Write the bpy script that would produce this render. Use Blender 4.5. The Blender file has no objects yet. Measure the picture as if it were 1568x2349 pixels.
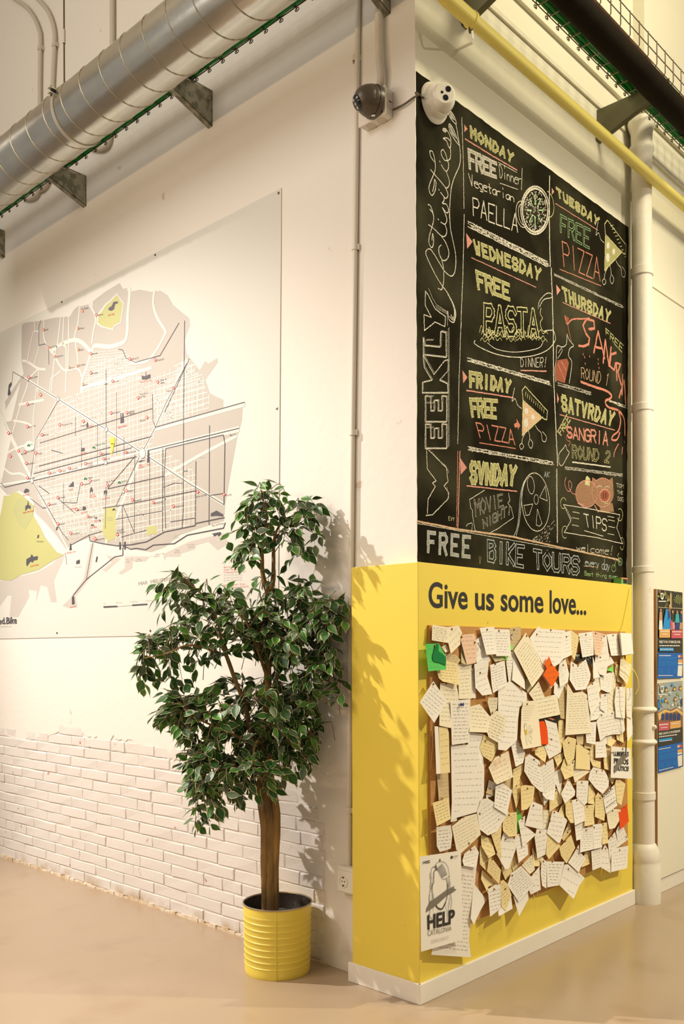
import bpy, bmesh, math, random
from mathutils import Vector, Matrix
random.seed(7)
sc = bpy.context.scene
COL = sc.collection

# ------------------------------------------------------------------ camera
FP, CX, CY = 2063.7, 784.0, 1486.5          # focal length and principal point for a 1568 x 2349 frame
YAW, ROLL, HCAM = math.radians(43.14), 0.0036, 1.45
FW = Vector((-math.sin(YAW), math.cos(YAW), 0))
RT = Vector((math.cos(YAW), math.sin(YAW), 0))
cr, sr = math.cos(ROLL), math.sin(ROLL)
RC = RT * cr + Vector((0, 0, -sr))
UC = RT * sr + Vector((0, 0, cr))
CAM = Vector((2.26498, -2.87166, HCAM))
cam_d = bpy.data.cameras.new('camera')
cam = bpy.data.objects.new('camera', cam_d)
COL.objects.link(cam)
cam.matrix_world = Matrix(((RC.x, UC.x, -FW.x, CAM.x), (RC.y, UC.y, -FW.y, CAM.y), (RC.z, UC.z, -FW.z, CAM.z), (0, 0, 0, 1)))
cam_d.sensor_fit = 'HORIZONTAL'
cam_d.sensor_width = 36
cam_d.lens = FP / 1568 * 36
cam_d.shift_y = (CY - 1174.5) / 1568
cam_d.clip_start = 0.05
sc.camera = cam

# ------------------------------------------------------------------ world, lamps, exposure
w = bpy.data.worlds.new('world'); sc.world = w; w.use_nodes = True
bg = w.node_tree.nodes['Background']
bg.inputs[0].default_value = (1.0, 0.90, 0.78, 1); bg.inputs[1].default_value = 0.31
def lamp(name, kind, loc, target, power, color, size=0.1, spot=None, blend=0.5, sy=None):
    d = bpy.data.lights.new(name, kind); o = bpy.data.objects.new(name, d); COL.objects.link(o)
    o.location = loc; d.energy = power; d.color = color
    o.rotation_euler = (Vector(target) - Vector(loc)).to_track_quat('-Z', 'Y').to_euler()
    if kind == 'AREA':
        d.size = size
        if sy: d.shape = 'RECTANGLE'; d.size_y = sy
    elif kind == 'SPOT':
        d.shadow_soft_size = size; d.spot_size = math.radians(spot); d.spot_blend = blend
    else: d.shadow_soft_size = size
    return o
WARM, WHITE = (1.0, 0.83, 0.62), (1.0, 0.93, 0.86)
lamp('spot_lamp', 'SPOT', (-5.2, -3.4, 6.0), (-1.35, 0.0, 0.45), 2500, (1.0, 0.90, 0.82), 0.05, 48, 0.75)
lamp('spot_lamp', 'SPOT', (-2.4, -3.6, 3.7), (-1.3, 0.1, 1.9), 120, (1.0, 0.92, 0.84), 0.25, 92, 1.0)
lamp('spot_lamp', 'SPOT', (3.7, 3.0, 4.2), (0.0, 1.1, 1.2), 780, (1.0, 0.88, 0.64), 0.045, 80, 0.9)
lamp('ceiling_panel_lamp', 'AREA', (2.5, 1.3, 6.0), (0.1, 1.3, 2.6), 120, (1.0, 0.88, 0.60), 0.7, sy=0.7)
lamp('ceiling_panel_lamp', 'AREA', (-1.6, -4.2, 5.2), (-1.6, 0.1, 2.6), 85, (1.0, 0.92, 0.82), 2.4, sy=2.0)
lamp('strip_lamp', 'AREA', (-1.2, -4.3, 2.75), (-1.2, 0.1, 3.2), 48, (1.0, 0.66, 0.36), 3.2, sy=0.05)

vs = sc.view_settings
vs.view_transform = 'Standard'; vs.look = 'None'; vs.gamma = 1; vs.use_curve_mapping = False
vs.exposure = -0.06

# ------------------------------------------------------------------ helpers
def ray(px, py):
    return FW + RC * ((px - CX) / FP) - UC * ((py - CY) / FP)
def hit(px, py, ax, v):
    r = ray(px, py); i = 'xyz'.index(ax); t = (v - CAM[i]) / r[i]
    return CAM + r * t
CR = {'A': (960, 1420, 8.711), 'B': (1120, 1420, 8.711), 'C': (1280, 1420, 8.2526), 'D': (960, 1600, 8.711),
      'E': (1120, 1600, 8.711), 'F': (1280, 1600, 8.2526), 'G': (960, 1780, 8.711), 'H': (1120, 1780, 8.711),
      'I': (1280, 1780, 8.2526), 'J': (960, 1940, 8.711), 'K': (1100, 1940, 7.84), 'L': (1280, 1900, 8.2526),
      'M': (940, 160, 3.0154), 'N': (940, 700, 3.0154), 'P': (0, 420, 2.3059), 'Q': (0, 900, 2.3059),
      'R': (0, 600, 4.6118), 'S': (300, 780, 4.6118), 'T': (0, 880, 4.6118), 'a': (950, 240, 5.167), 'b': (950, 480, 4.797), 'U': (1490, 1340, 10.68), 'W': (1490, 1550, 9.785),
      'X': (780, 0, 4.612), 'Z': (0, 0, 1)}
def cv(c, pts):
    a, b, s = CR[c]
    return [(a + x / s, b + y / s) for x, y in pts]

MATS = {}
def mat(name, col, rough=0.6, metal=0.0, noise=0.0, nscale=8.0, col2=None, bump=0.0, bscale=60.0, spec=0.5, detail=6.0, trans=0.0, stretch=None, nlo=0.35, nhi=0.65):
    if name in MATS: return MATS[name]
    m = bpy.data.materials.new(name); m.use_nodes = True; MATS[name] = m
    nt = m.node_tree; N = nt.nodes; L = nt.links; b = N['Principled BSDF']
    b.inputs['Base Color'].default_value = (*col, 1); b.inputs['Roughness'].default_value = rough
    b.inputs['Metallic'].default_value = metal; b.inputs['Specular IOR Level'].default_value = spec
    m.diffuse_color = (*col, 1)
    if noise or bump:
        tc = N.new('ShaderNodeTexCoord'); src = tc.outputs['Object']
        if stretch:
            mp = N.new('ShaderNodeMapping'); mp.inputs['Scale'].default_value = stretch
            L.new(src, mp.inputs[0]); src = mp.outputs[0]
    if noise:
        n = N.new('ShaderNodeTexNoise'); n.inputs['Scale'].default_value = nscale; n.inputs['Detail'].default_value = detail
        L.new(src, n.inputs['Vector'])
        r = N.new('ShaderNodeMapRange'); r.inputs[1].default_value = nlo; r.inputs[2].default_value = nhi; r.inputs[4].default_value = noise
        L.new(n.outputs[0], r.inputs[0])
        x = N.new('ShaderNodeMix'); x.data_type = 'RGBA'
        x.inputs[6].default_value = (*col, 1); x.inputs[7].default_value = (*(col2 or tuple(c * 0.6 for c in col)), 1)
        L.new(r.outputs[0], x.inputs[0]); L.new(x.outputs[2], b.inputs['Base Color'])
    if bump:
        n2 = N.new('ShaderNodeTexNoise'); n2.inputs['Scale'].default_value = bscale; n2.inputs['Detail'].default_value = 5
        L.new(src, n2.inputs['Vector'])
        bp = N.new('ShaderNodeBump'); bp.inputs['Strength'].default_value = bump; bp.inputs['Distance'].default_value = 0.01
        L.new(n2.outputs[0], bp.inputs['Height']); L.new(bp.outputs[0], b.inputs['Normal'])
    return m
def spots(m, col, scale, lo, hi, amount=1.0, zmax=None):
    """adds sparse stains of their own shape over a material's colour"""
    nt = m.node_tree; N = nt.nodes; L = nt.links; b = N['Principled BSDF']
    tc = N.new('ShaderNodeNewGeometry'); n = N.new('ShaderNodeTexNoise'); n.inputs['Scale'].default_value = scale; n.inputs['Detail'].default_value = 8
    L.new(tc.outputs['Position'], n.inputs['Vector'])
    r = N.new('ShaderNodeMapRange'); r.inputs[1].default_value = lo; r.inputs[2].default_value = hi; r.inputs[4].default_value = amount
    L.new(n.outputs[0], r.inputs[0]); fac = r.outputs[0]
    if zmax:
        s = N.new('ShaderNodeSeparateXYZ'); L.new(tc.outputs['Position'], s.inputs[0])
        r2 = N.new('ShaderNodeMapRange'); r2.inputs[1].default_value = zmax; r2.inputs[2].default_value = zmax * 0.3
        L.new(s.outputs[2], r2.inputs[0]); mu = N.new('ShaderNodeMath'); mu.operation = 'MULTIPLY'
        L.new(fac, mu.inputs[0]); L.new(r2.outputs[0], mu.inputs[1]); fac = mu.outputs[0]
    x = N.new('ShaderNodeMix'); x.data_type = 'RGBA'; x.inputs[7].default_value = (*col, 1)
    old = b.inputs['Base Color']
    if old.is_linked: L.new(old.links[0].from_socket, x.inputs[6])
    else: x.inputs[6].default_value = old.default_value
    L.new(fac, x.inputs[0]); L.new(x.outputs[2], b.inputs['Base Color'])

def mesh_obj(name, verts, faces, m, parent=None, smooth=False, mi=None):
    me = bpy.data.meshes.new(name); me.from_pydata([tuple(v) for v in verts], [], faces)
    for k in (m if isinstance(m, (list, tuple)) else [m]): me.materials.append(k)
    if mi: me.polygons.foreach_set('material_index', mi)
    if smooth: me.polygons.foreach_set('use_smooth', [True] * len(me.polygons))
    me.update()
    o = bpy.data.objects.new(name, me); COL.objects.link(o)
    if parent: o.parent = parent; o.matrix_parent_inverse = parent.matrix_basis.inverted()
    return o
class MB:
    def __init__(s): s.v = []; s.f = []; s.mi = []
    def add(s, v, f, mi=0):
        n = len(s.v); s.v += [Vector(q) for q in v]; s.f += [tuple(n + i for i in q) for q in f]; s.mi += [mi] * len(f); return s
    def box(s, a, b, mi=0):
        x0, y0, z0 = a; x1, y1, z1 = b
        return s.add([(x0, y0, z0), (x1, y0, z0), (x1, y1, z0), (x0, y1, z0), (x0, y0, z1), (x1, y0, z1), (x1, y1, z1), (x0, y1, z1)],
                     [(0, 3, 2, 1), (4, 5, 6, 7), (0, 1, 5, 4), (1, 2, 6, 5), (2, 3, 7, 6), (3, 0, 4, 7)], mi)
    def tube(s, pts, r, n=10, caps=True, mi=0, wob=0.0):
        pts = [Vector(p) for p in pts]; rs = r if isinstance(r, (list, tuple)) else [r] * len(pts)
        base = len(s.v); prev = None
        for i, p in enumerate(pts):
            t = (pts[min(i + 1, len(pts) - 1)] - pts[max(i - 1, 0)]).normalized()
            if prev is None:
                a = Vector((0, 0, 1)) if abs(t.z) < 0.9 else Vector((1, 0, 0)); u = t.cross(a).normalized()
            else: u = (prev - t * prev.dot(t)).normalized()
            prev = u; v = t.cross(u)
            for k in range(n):
                a = 2 * math.pi * k / n; q = rs[i] * (1 + wob * (random.random() - 0.5))
                s.v.append(p + (u * math.cos(a) + v * math.sin(a)) * q)
        for i in range(len(pts) - 1):
            for k in range(n):
                a = base + i * n + k; b = base + i * n + (k + 1) % n
                s.f.append((a, b, b + n, a + n)); s.mi.append(mi)
        if caps:
            s.f.append(tuple(base + k for k in reversed(range(n)))); s.mi.append(mi)
            s.f.append(tuple(base + (len(pts) - 1) * n + k for k in range(n))); s.mi.append(mi)
        return s
    def lathe(s, prof, c, n=32, axis='z', mi=0, close=False):
        base = len(s.v)
        for r, h in prof:
            for k in range(n):
                a = 2 * math.pi * k / n; x, y = r * math.cos(a), r * math.sin(a)
                s.v.append(Vector(c) + (Vector((x, y, h)) if axis == 'z' else Vector((h, x, y)) if axis == 'x' else Vector((x, h, y))))
        for i in range(len(prof) - 1):
            for k in range(n):
                a = base + i * n + k; b = base + i * n + (k + 1) % n
                s.f.append((a, b, b + n, a + n)); s.mi.append(mi)
        return s
    def obj(s, name, m, parent=None, smooth=False):
        o = mesh_obj(name, s.v, s.f, m, parent, smooth, s.mi)
        if smooth:
            try: o.data.set_sharp_from_angle(angle=math.radians(40))
            except Exception: pass
        return o
def thing(name, label, cat, loc=(0, 0, 0), group=None):
    o = bpy.data.objects.new(name, None); COL.objects.link(o); o.location = loc
    o.empty_display_size = 0.05
    o['label'] = label; o['category'] = cat
    if group: o['group'] = group
    return o
def tag(o, label, cat, group=None):
    o['label'] = label; o['category'] = cat
    if group: o['group'] = group
    return o
def struct(o): o['kind'] = 'structure'; return o
def bevel(o, w=0.003, seg=2):
    md = o.modifiers.new('bevel', 'BEVEL'); md.width = w; md.segments = seg; md.limit_method = 'ANGLE'; return o
def curve(pts, n=6):
    """Catmull-Rom through points of any dimension"""
    P = [tuple(p) for p in pts]; P = [P[0]] + P + [P[-1]]; out = []
    for i in range(1, len(P) - 2):
        for k in range(n):
            t = k / n; a, b, c, d = P[i - 1], P[i], P[i + 1], P[i + 2]
            out.append(tuple(0.5 * ((2 * b[j]) + (-a[j] + c[j]) * t + (2 * a[j] - 5 * b[j] + 4 * c[j] - d[j]) * t * t + (-a[j] + 3 * b[j] - 3 * c[j] + d[j]) * t ** 3) for j in range(len(b))))
    out.append(P[-2]); return out
def child(name, parent, mb, m, smooth=False, label=None):
    o = mb.obj(name, m, parent, smooth)
    if label: o['label'] = label
    return o

# flat drawing on a wall plane -------------------------------------------------
class Flat:
    """collects flat shapes given in frame pixels, laid on the real plane axis=value"""
    def __init__(s, ax, v, out): s.ax, s.v, s.out, s.mb, s.k = ax, v, out, MB(), 0
    def pt(s, p, lift): return hit(p[0], p[1], s.ax, s.v + s.out * lift)
    def poly(s, pts, lift=0.0, mi=0):
        P = [s.pt(p, lift) for p in pts]
        from mathutils.geometry import tessellate_polygon
        f = tessellate_polygon([P]); s.mb.add(P, [tuple(t) for t in f], mi); return s
    def line(s, pts, wd, lift=0.0, mi=0, jit=0.0, ext=0.25):
        s.k += 1; P = [s.pt(p, lift) for p in pts]
        nrm = Vector((0, 0, 0)); nrm['xyz'.index(s.ax)] = s.out
        for a, b in zip(P, P[1:]):
            d = b - a
            if d.length < 1e-6: continue
            t = d.normalized(); n = nrm.cross(t) * (wd / 2)
            e = t * wd * ext
            j = 1 + (random.random() - 0.5) * jit
            s.k += 1; e0 = nrm * ((s.k % 11) * 2e-5)          # overlapping strokes lie on each other, never in one plane
            s.mb.add([a - e - n * j + e0, b + e - n * j + e0, b + e + n + e0, a - e + n + e0], [(0, 1, 2, 3)], mi)
        return s
    def obj(s, name, m, parent=None, label=None):
        if not s.mb.f: return None
        o = s.mb.obj(name, m, parent)
        if label: o['label'] = label
        return o
def ell(cx, cy, rx, ry, n=24, a0=0, a1=360, rot=0):
    out = []; R = math.radians(rot)
    for k in range(n + 1):
        a = math.radians(a0 + (a1 - a0) * k / n); x, y = rx * math.cos(a), ry * math.sin(a)
        out.append((cx + x * math.cos(R) - y * math.sin(R), cy + x * math.sin(R) + y * math.cos(R)))
    return out
def quadmap(q, u, v):
    """q = TL, TR, BR, BL; u right, v down"""
    (a, b), (c, d), (e, f), (g, h) = q
    return ((a * (1 - u) + c * u) * (1 - v) + (g * (1 - u) + e * u) * v, (b * (1 - u) + d * u) * (1 - v) + (h * (1 - u) + f * u) * v)
_tc = {}
CAP = [0.0]
def text_geo(t, bold=0.0, res=3):
    k = (t, bold, res)
    if k in _tc: return _tc[k]
    cd = bpy.data.curves.new('t', 'FONT'); cd.body = t; cd.resolution_u = res; cd.offset = bold; cd.fill_mode = 'FRONT'
    o = bpy.data.objects.new('t', cd); COL.objects.link(o)
    bpy.context.view_layer.update()
    dg = bpy.context.evaluated_depsgraph_get(); e = o.evaluated_get(dg); me = e.to_mesh()
    v = [(p.co.x, p.co.y) for p in me.vertices]; f = [tuple(p.vertices) for p in me.polygons]
    e.to_mesh_clear(); bpy.data.objects.remove(o); bpy.data.curves.remove(cd)
    if not CAP[0]:
        CAP[0] = 1.0 if t != 'H' else max(p[1] for p in v)
    x0 = min(p[0] for p in v); x1 = max(p[0] for p in v)
    _tc[k] = ([((p[0] - x0) / (x1 - x0), p[1] / CAP[0]) for p in v], f, (x1 - x0) / CAP[0]); return _tc[k]
text_geo('H')
def ftext(fl, t, q, lift, mi=0, bold=0.0, res=3):
    """text whose cap height and width fill the pixel quad q"""
    v, f, _ = text_geo(t, bold, res)
    P = [fl.pt(quadmap(q, x, 1 - y), lift) for x, y in v]
    fl.mb.add(P, f, mi)
# ------------------------------------------------------------------ materials of the setting
YW, XW, XF = 0.085, -0.075, -0.005           # left wall plane, right wall plane, far wall plane
M_wall = mat('painted_plaster', (0.80, 0.765, 0.70), 0.75, noise=0.5, nscale=1.6, col2=(0.77, 0.735, 0.67), bump=0.16, bscale=22, spec=0.25)
spots(M_wall, (0.45, 0.33, 0.22), 9, 0.715, 0.76, 0.5)
spots(M_wall, (0.52, 0.40, 0.26), 5, 0.52, 0.70, 0.45, 0.35)
M_wallr = mat('cream_painted_wall', (0.80, 0.77, 0.63), 0.7, noise=0.5, nscale=1.5, col2=(0.77, 0.74, 0.60), bump=0.12, bscale=18, spec=0.25)
M_brick = mat('white_painted_brick', (0.83, 0.79, 0.745), 0.8, noise=0.5, nscale=6, col2=(0.79, 0.74, 0.68), bump=0.5, bscale=55, spec=0.2)
spots(M_brick, (0.42, 0.17, 0.10), 16, 0.71, 0.75, 0.8)
spots(M_brick, (0.50, 0.36, 0.20), 7, 0.45, 0.62, 0.75, 0.075)
M_mortar = mat('painted_mortar', (0.79, 0.73, 0.67), 0.9, bump=0.5, bscale=70, spec=0.1)
M_floor = mat('brown_epoxy_floor', (0.42, 0.32, 0.22), 0.22, noise=0.55, nscale=1.1, col2=(0.37, 0.28, 0.19), bump=0.02, bscale=9, spec=0.45)
spots(M_floor, (0.26, 0.17, 0.10), 3.0, 0.55, 0.75, 0.35)
M_ceil = mat('ceiling_paint', (0.75, 0.70, 0.60), 0.8)
M_white = mat('white_gloss_board', (0.84, 0.80, 0.71), 0.45, noise=0.3, nscale=12, col2=(0.78, 0.73, 0.62))
M_yel = mat('yellow_paint', (0.84, 0.66, 0.085), 0.45, noise=0.35, nscale=3, col2=(0.81, 0.62, 0.07), bump=0.04, bscale=30)
spots(M_yel, (0.5, 0.34, 0.03), 30, 0.74, 0.78, 0.7)
M_black = mat('black_ink', (0.012, 0.010, 0.008), 0.6)

# ------------------------------------------------------------------ floor, ceiling, walls
struct(MB().add([(-8, -5.2, 0), (5, -5.2, 0), (5, 7, 0), (-8, 7, 0)], [(0, 1, 2, 3)]).obj('floor', M_floor))
struct(MB().box((-8, -5.2, 6.3), (5, 7, 6.4)).obj('ceiling', M_ceil))
wl = struct(MB().box((-8, YW + 0.0038, 0), (-0.5, YW + 0.4, 6.3)).obj('wall_left', M_mortar))
random.seed(3)
jag = []
edge = [hit(*p, 'y', YW) for p in [(-30, 1655), (20, 1690), (40, 1712), (100, 1690), (150, 1672), (200, 1688), (240, 1700), (265, 1690), (310, 1705), (345, 1716), (380, 1738), (420, 1745), (470, 1765), (540, 1778), (600, 1800), (660, 1850), (715, 1868), (742, 1905), (752, 1970), (742, 2040), (752, 2090), (725, 2150), (735, 2190), (722, 2215)]]
for a, b in zip(edge, edge[1:]):
    for k in range(6):
        t = k / 6; p = a.lerp(b, t); jag.append((p.x + random.uniform(-.012, .012), p.z + random.uniform(-.014, .014)))
P2 = [(-8, 0), (jag[0][0], 0)] + jag + [(edge[-1].x, 0), (-.49, 0), (-.49, 6.3), (-8, 6.3)]
from mathutils.geometry import tessellate_polygon
def slab2d(P, y0, y1, name, m, parent):
    n = len(P); V = [(x, y0, z) for x, z in P] + [(x, y1, z) for x, z in P]
    F = [tuple(t) for t in tessellate_polygon([[Vector((x, 0, z)) for x, z in P]])]
    F += [(i, (i + 1) % n, (i + 1) % n + n, i + n) for i in range(n)]
    return mesh_obj(name, V, F, m, parent)
pl = slab2d(P2, YW, YW + 0.02, 'plaster', M_wall, wl)
# bricks, one object each, in courses that break joint
proto = []
for k in range(10):
    j = lambda s: random.uniform(-s, s)
    L, Hh, d = 1.0, 1.0, 0.0042
    inx, inz = 0.016, 0.08
    V = [(0, 0, 0), (1, 0, 0), (1, 0, 1), (0, 0, 1)]
    Fv = []
    for (x, z) in ((inx, inz), (0.5, inz), (1 - inx, inz), (1 - inx, 1 - inz), (0.5, 1 - inz), (inx, 1 - inz)):
        Fv.append((x + j(.008), -d + j(.003), z + j(.05)))
    V = [(0, 0, 0), (0.5, 0, j(.02)), (1, 0, 0), (1, 0, 1), (0.5, 0, 1 + j(.03)), (0, 0, 1)] + Fv
    F = [(i, (i + 1) % 6, (i + 1) % 6 + 6, i + 6) for i in range(6)] + [(6, 7, 10, 11), (7, 8, 9, 10)]
    me = bpy.data.meshes.new('brick'); me.from_pydata(V, [], F); me.materials.append(M_brick); me.update(); proto.append(me)
def edge_z(x):
    for a, b in zip(edge, edge[1:]):
        if a.x <= x <= b.x: return a.z + (b.z - a.z) * (x - a.x) / max(1e-6, b.x - a.x)
    return -1
CH = 0.064; nb = 0
for row in range(17):
    z0 = 0.012 + row * CH; x = -4.02 + (0.0 if row % 2 else 0.15) + random.uniform(-.03, .03)
    while x < -0.72:
        L = 0.295 + random.uniform(-.012, .012)
        if row % 5 == 3 and random.random() < .5: L *= 0.5
        x1 = min(x + L, -0.62)
        if max(edge_z(x + 0.03), edge_z(x1 - .03)) > z0 + 0.02 and nb < 290:
            o = bpy.data.objects.new('brick', random.choice(proto)); COL.objects.link(o); o.parent = wl
            o.location = (x, YW + 0.0044 - random.uniform(0, .0022), z0); o.scale = (x1 - x - 0.002, 1.0, CH - 0.002 + random.uniform(-.003, .002))
            nb += 1
        x = x1
        if x1 >= -0.62: break
# skirt of old plaster at the floor
sk = MB(); pts = []
xs = -4.1
while xs < -0.65:
    h = random.uniform(0.006, 0.022); sk.box((xs, YW - random.uniform(0.004, 0.012), 0), (xs + 0.05, YW + 0.015, h)); xs += 0.05
M_skirt = mat('stained_plaster_edge', (0.60, 0.45, 0.27), 0.9, noise=0.9, nscale=18, col2=(0.80, 0.72, 0.60), bump=0.5, bscale=80)
child('plaster_edge', wl, sk, M_skirt)

wr = MB().box((-0.49, YW, 0), (XW, 2.12, 6.3)).obj('wall_right', [M_wallr, M_wall]); wr.data.polygons[2].material_index = 1; struct(wr)
wf = MB().box((-0.5, 2.12, 0), (XF, 7.0, 6.3)).obj('wall_far', M_wallr); struct(wf)
# mouldings high on the right wall
struct(MB().box((XW, YW, 4.402), (XW + 0.012, 2.0, 4.425)).obj('trim_1', M_wallr))
struct(MB().box((XW, YW, 4.56), (XW + 0.02, 2.0, 4.60)).obj('trim_2', M_wallr))
zt = hit(1568, 436, 'x', XF).z
struct(MB().box((XF, 2.12, 4.29), (XF + 0.012, 7, 4.315)).obj('trim_3', M_wallr))
struct(MB().box((XF, 2.12, 4.50), (XF + 0.02, 7, 4.54)).obj('trim_4', M_wallr))
struct(MB().box((XF, 2.12, 3.555), (XF + 0.006, 7, 3.57)).obj('trim_5', M_wallr))

# ------------------------------------------------------------------ yellow cladding box
BX, BY, BH = -0.014, 0.014, 1.80
t = thing('cladding_box', 'tall yellow painted box cladding the foot of the wall corner, lettered Give us some love', 'cladding', (BX, BY, 0))
child('side_panel', t, MB().box((-0.382, BY, 0), (BX, YW, BH)), M_yel)
bevel(t.children[0], .002)
fp = child('front_panel', t, MB().box((XW, BY + .0005, 0), (BX + .0006, 1.952, BH)), M_yel)
bevel(fp, .002)
fl = Flat('x', BX + .0006, 1)
G = ((982.5, 1333), (1344, 1358.5), (1344, 1413.5), (982.5, 1394))
for wd_, a_, b_ in (('Give', 0, .247), ('us', .295, .415), ('some', .458, .728), ('love...', .768, 1)):
    fl = Flat('x', BX + .0006, 1); Q_ = ((983, 1336), (1344, 1361), (1344, 1409.5), (983, 1392))
    ftext(fl, wd_, (quadmap(Q_, a_, 0), quadmap(Q_, b_, 0), quadmap(Q_, b_, 1), quadmap(Q_, a_, 1)), .0012, 0, 0.018, 6)
    fl.obj('vinyl_lettering', M_black, t, 'black lettering ' + wd_)
struct(bevel(MB().box((-0.398, 0.0, 0), (0.0, BY, 0.083)).obj('baseboard_left', M_white), .003))
struct(bevel(MB().box((BX, 0.0005, 0), (0.0005, 1.974, 0.083)).obj('baseboard_right', M_white), .003))
struct(bevel(MB().box((XF, 2.12, 0), (XF + 0.014, 7.0, 0.083)).obj('baseboard_far', M_white), .003))

# small bright box lying on top of the cladding, right end
zb = BH
q = hit(1436, 1340, 'x', BX)
ct = thing('card_box', 'tiny green and orange printed box on top of the yellow cladding, far right end', 'box', (BX - .02, q.y - .03, zb))
child('body', ct, MB().box((BX - .05, q.y - .055, zb), (BX - .004, q.y + .02, zb + .036)), mat('green_print', (0.16, 0.42, 0.12), .5))
child('panel', ct, MB().box((BX - .004, q.y - .03, zb + .006), (BX - .002, q.y + .012, zb + .028)), M_black)
child('band', ct, MB().box((BX - .004, q.y - .055, zb + .029), (BX - .002, q.y + .02, zb + .036)), mat('orange_print', (0.75, 0.28, 0.10), .5))

# ------------------------------------------------------------------ cast iron column
cc = (0.0104, 2.046); DZ = 5.13
zz = lambda y: 1.45 - (y - 1486.5) * DZ / 2063.7
M_col = mat('white_painted_iron', (0.82, 0.78, 0.68), 0.5, noise=0.25, nscale=14, col2=(0.76, 0.71, 0.60), bump=0.15, bscale=30)
spots(M_col, (0.5, 0.38, 0.25), 12, 0.70, 0.76, 0.5)
R = 0.056
ct = thing('iron_column', 'round white painted cast iron column with ringed collars beside the yellow box', 'column', (cc[0], cc[1], 0))
mb = MB().lathe([(0.0, 0), (0.088, 0), (0.090, zz(2060)), (0.090, zz(1982)), (0.086, zz(1978)), (0.088, zz(1974)), (0.088, zz(1962)), (0.078, zz(1948)), (0.066, zz(1938)), (R, zz(1934))], (*cc, 0), 40)
child('base', ct, mb, M_col, True)
mb = MB().lathe([(R + .003, zz(1936)), (R + .002, zz(1650)), (R, zz(1600)), (R, zz(900)), (R - .001, zz(420))], (*cc, 0), 40)
child('shaft', ct, mb, M_col, True)
def collar(ya, yb, e, rnd=False):
    za, zb_ = zz(ya), zz(yb); n = 8
    if rnd: pr = [(R - .002 + (e + .002) * math.sin(math.pi * k / n), za + (zb_ - za) * k / n) for k in range(n + 1)]
    else: pr = [(R, za), (R + e, za + .004), (R + e, zb_ - .004), (R, zb_)]
    child('collar', ct, MB().lathe(pr, (*cc, 0), 40), M_col, True)
collar(1836, 1817, .008); collar(1712, 1696, .018, True); collar(1638, 1622, .018, True); collar(1317, 1302, .005)
collar(948, 930, .005); collar(638, 617, .006)
child('knob', ct, MB().lathe([(0, .075), (.008, .074), (.013, .068), (.013, .055), (0.013, 0.04)], (cc[0], cc[1] + .0, zz(1669)), 16, 'x'), M_col, True)
cp = [(R - .001, zz(425)), (R + .002, zz(360)), (R + .012, zz(352)), (R + .012, zz(342)), (R + .002, zz(334)), (R + .004, zz(310)), (R + .02, zz(292)), (R + .022, zz(286)), (R + .012, zz(278)), (R + .03, zz(272)), (R + .032, zz(262)), (0, zz(262))]
child('capital', ct, MB().lathe(cp, (*cc, 0), 40), M_col, True)
child('cap_plate', ct, MB().box((XW, cc[1] - .075, zz(262)), (cc[0] + .07, cc[1] + .075, zz(250))), M_col)

# ------------------------------------------------------------------ poster panel on the far wall
pw = 0.018
y0 = hit(1507, 1600, 'x', pw).y
ztop = hit(1507, 1351, 'x', pw).z
M_cork = mat('cork', (0.42, 0.20, 0.062), 0.9, noise=0.8, nscale=160, col2=(0.30, 0.13, 0.04), bump=0.4, bscale=220)
pt = thing('poster_panel', 'tall white panel with a raw cork edge standing against the far wall behind the column', 'panel', (pw, y0, 0))
child('core', pt, MB().box((XF + .002, y0, 0.09), (pw - .003, y0 + 1.6, ztop)), M_cork)
child('face', pt, MB().box((pw - .003, y0 + .0005, 0.09), (pw, y0 + 1.6, ztop)), M_wallr)
PC = {k: mat('poster_' + k, c, .35) for k, c in dict(blue=(0.012, 0.13, 0.50), sky=(0.02, 0.30, 0.72), dark=(0.045, 0.04, 0.02), olive=(0.12, 0.13, 0.04), leaf=(0.34, 0.36, 0.10), white=(.85, .82, .74), skin=(.55, .30, .18), tan=(.55, .42, .24), red=(.62, .10, .13), orange=(.78, .40, .10), teal=(.05, .42, .40), grey=(.36, .42, .40), pink=(.72, .30, .30), brown=(.25, .13, .06), navy=(.03, .06, .2), gold=(.80, .52, .18)).items()}
PK = list(PC); PM = [PC[k] for k in PK]; pi_ = PK.index
def bars(f, q, lift, mi):
    u = 0.0                                    # print too small to read: broken word-length strokes
    while u < 0.97:
        u1 = min(1, u + random.uniform(.06, .16)); f.poly([quadmap(q, u, .15), quadmap(q, u1, .15), quadmap(q, u1, .85), quadmap(q, u, .85)], lift, mi); u = u1 + .02
def poster(c, outline, label, shapes, texts):
    t = thing('tour_poster', label, 'poster', tuple(hit(*cv(c, [outline[0]])[0], 'x', pw)), 'tour posters on the panel')
    f = Flat('x', pw + .001, 1); f.poly(cv(c, outline), .0005, pi_('dark'))
    f.obj('sheet', PM, t)
    f = Flat('x', pw + .001, 1)
    (ax_, ay_), (bx_, by_), (cx_, cy_), (dx_, dy_) = outline
    def cl_(p):                                # the picture never runs past its sheet
        x = min(max(p[0], ax_ + 4), bx_ - 2); t_ = (x - ax_) / (bx_ - ax_)
        return (x, min(max(p[1], ay_ + (by_ - ay_) * t_ + 3), dy_ + (cy_ - dy_) * t_ - 2))
    for i, (k, pts) in enumerate(shapes):
        pts = [cl_(p) for p in pts]; f.poly(cv(c, pts), .0012 + .00012 * i, pi_(k))
    f.obj('picture', PM, t)
    f = Flat('x', pw + .001, 1)
    for k, s, q, bo in texts:
        if s: ftext(f, s, cv(c, q), .0105, pi_(k), bo, 1)
        else: bars(f, cv(c, q), .0105, pi_(k))
    f.obj('lettering', PM, t)
def rc(x0, y0, x1, y1, s=0.0):
    return [(x0, y0), (x1, y0 + s * (x1 - x0)), (x1, y1 + s * (x1 - x0)), (x0, y1)]
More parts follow.
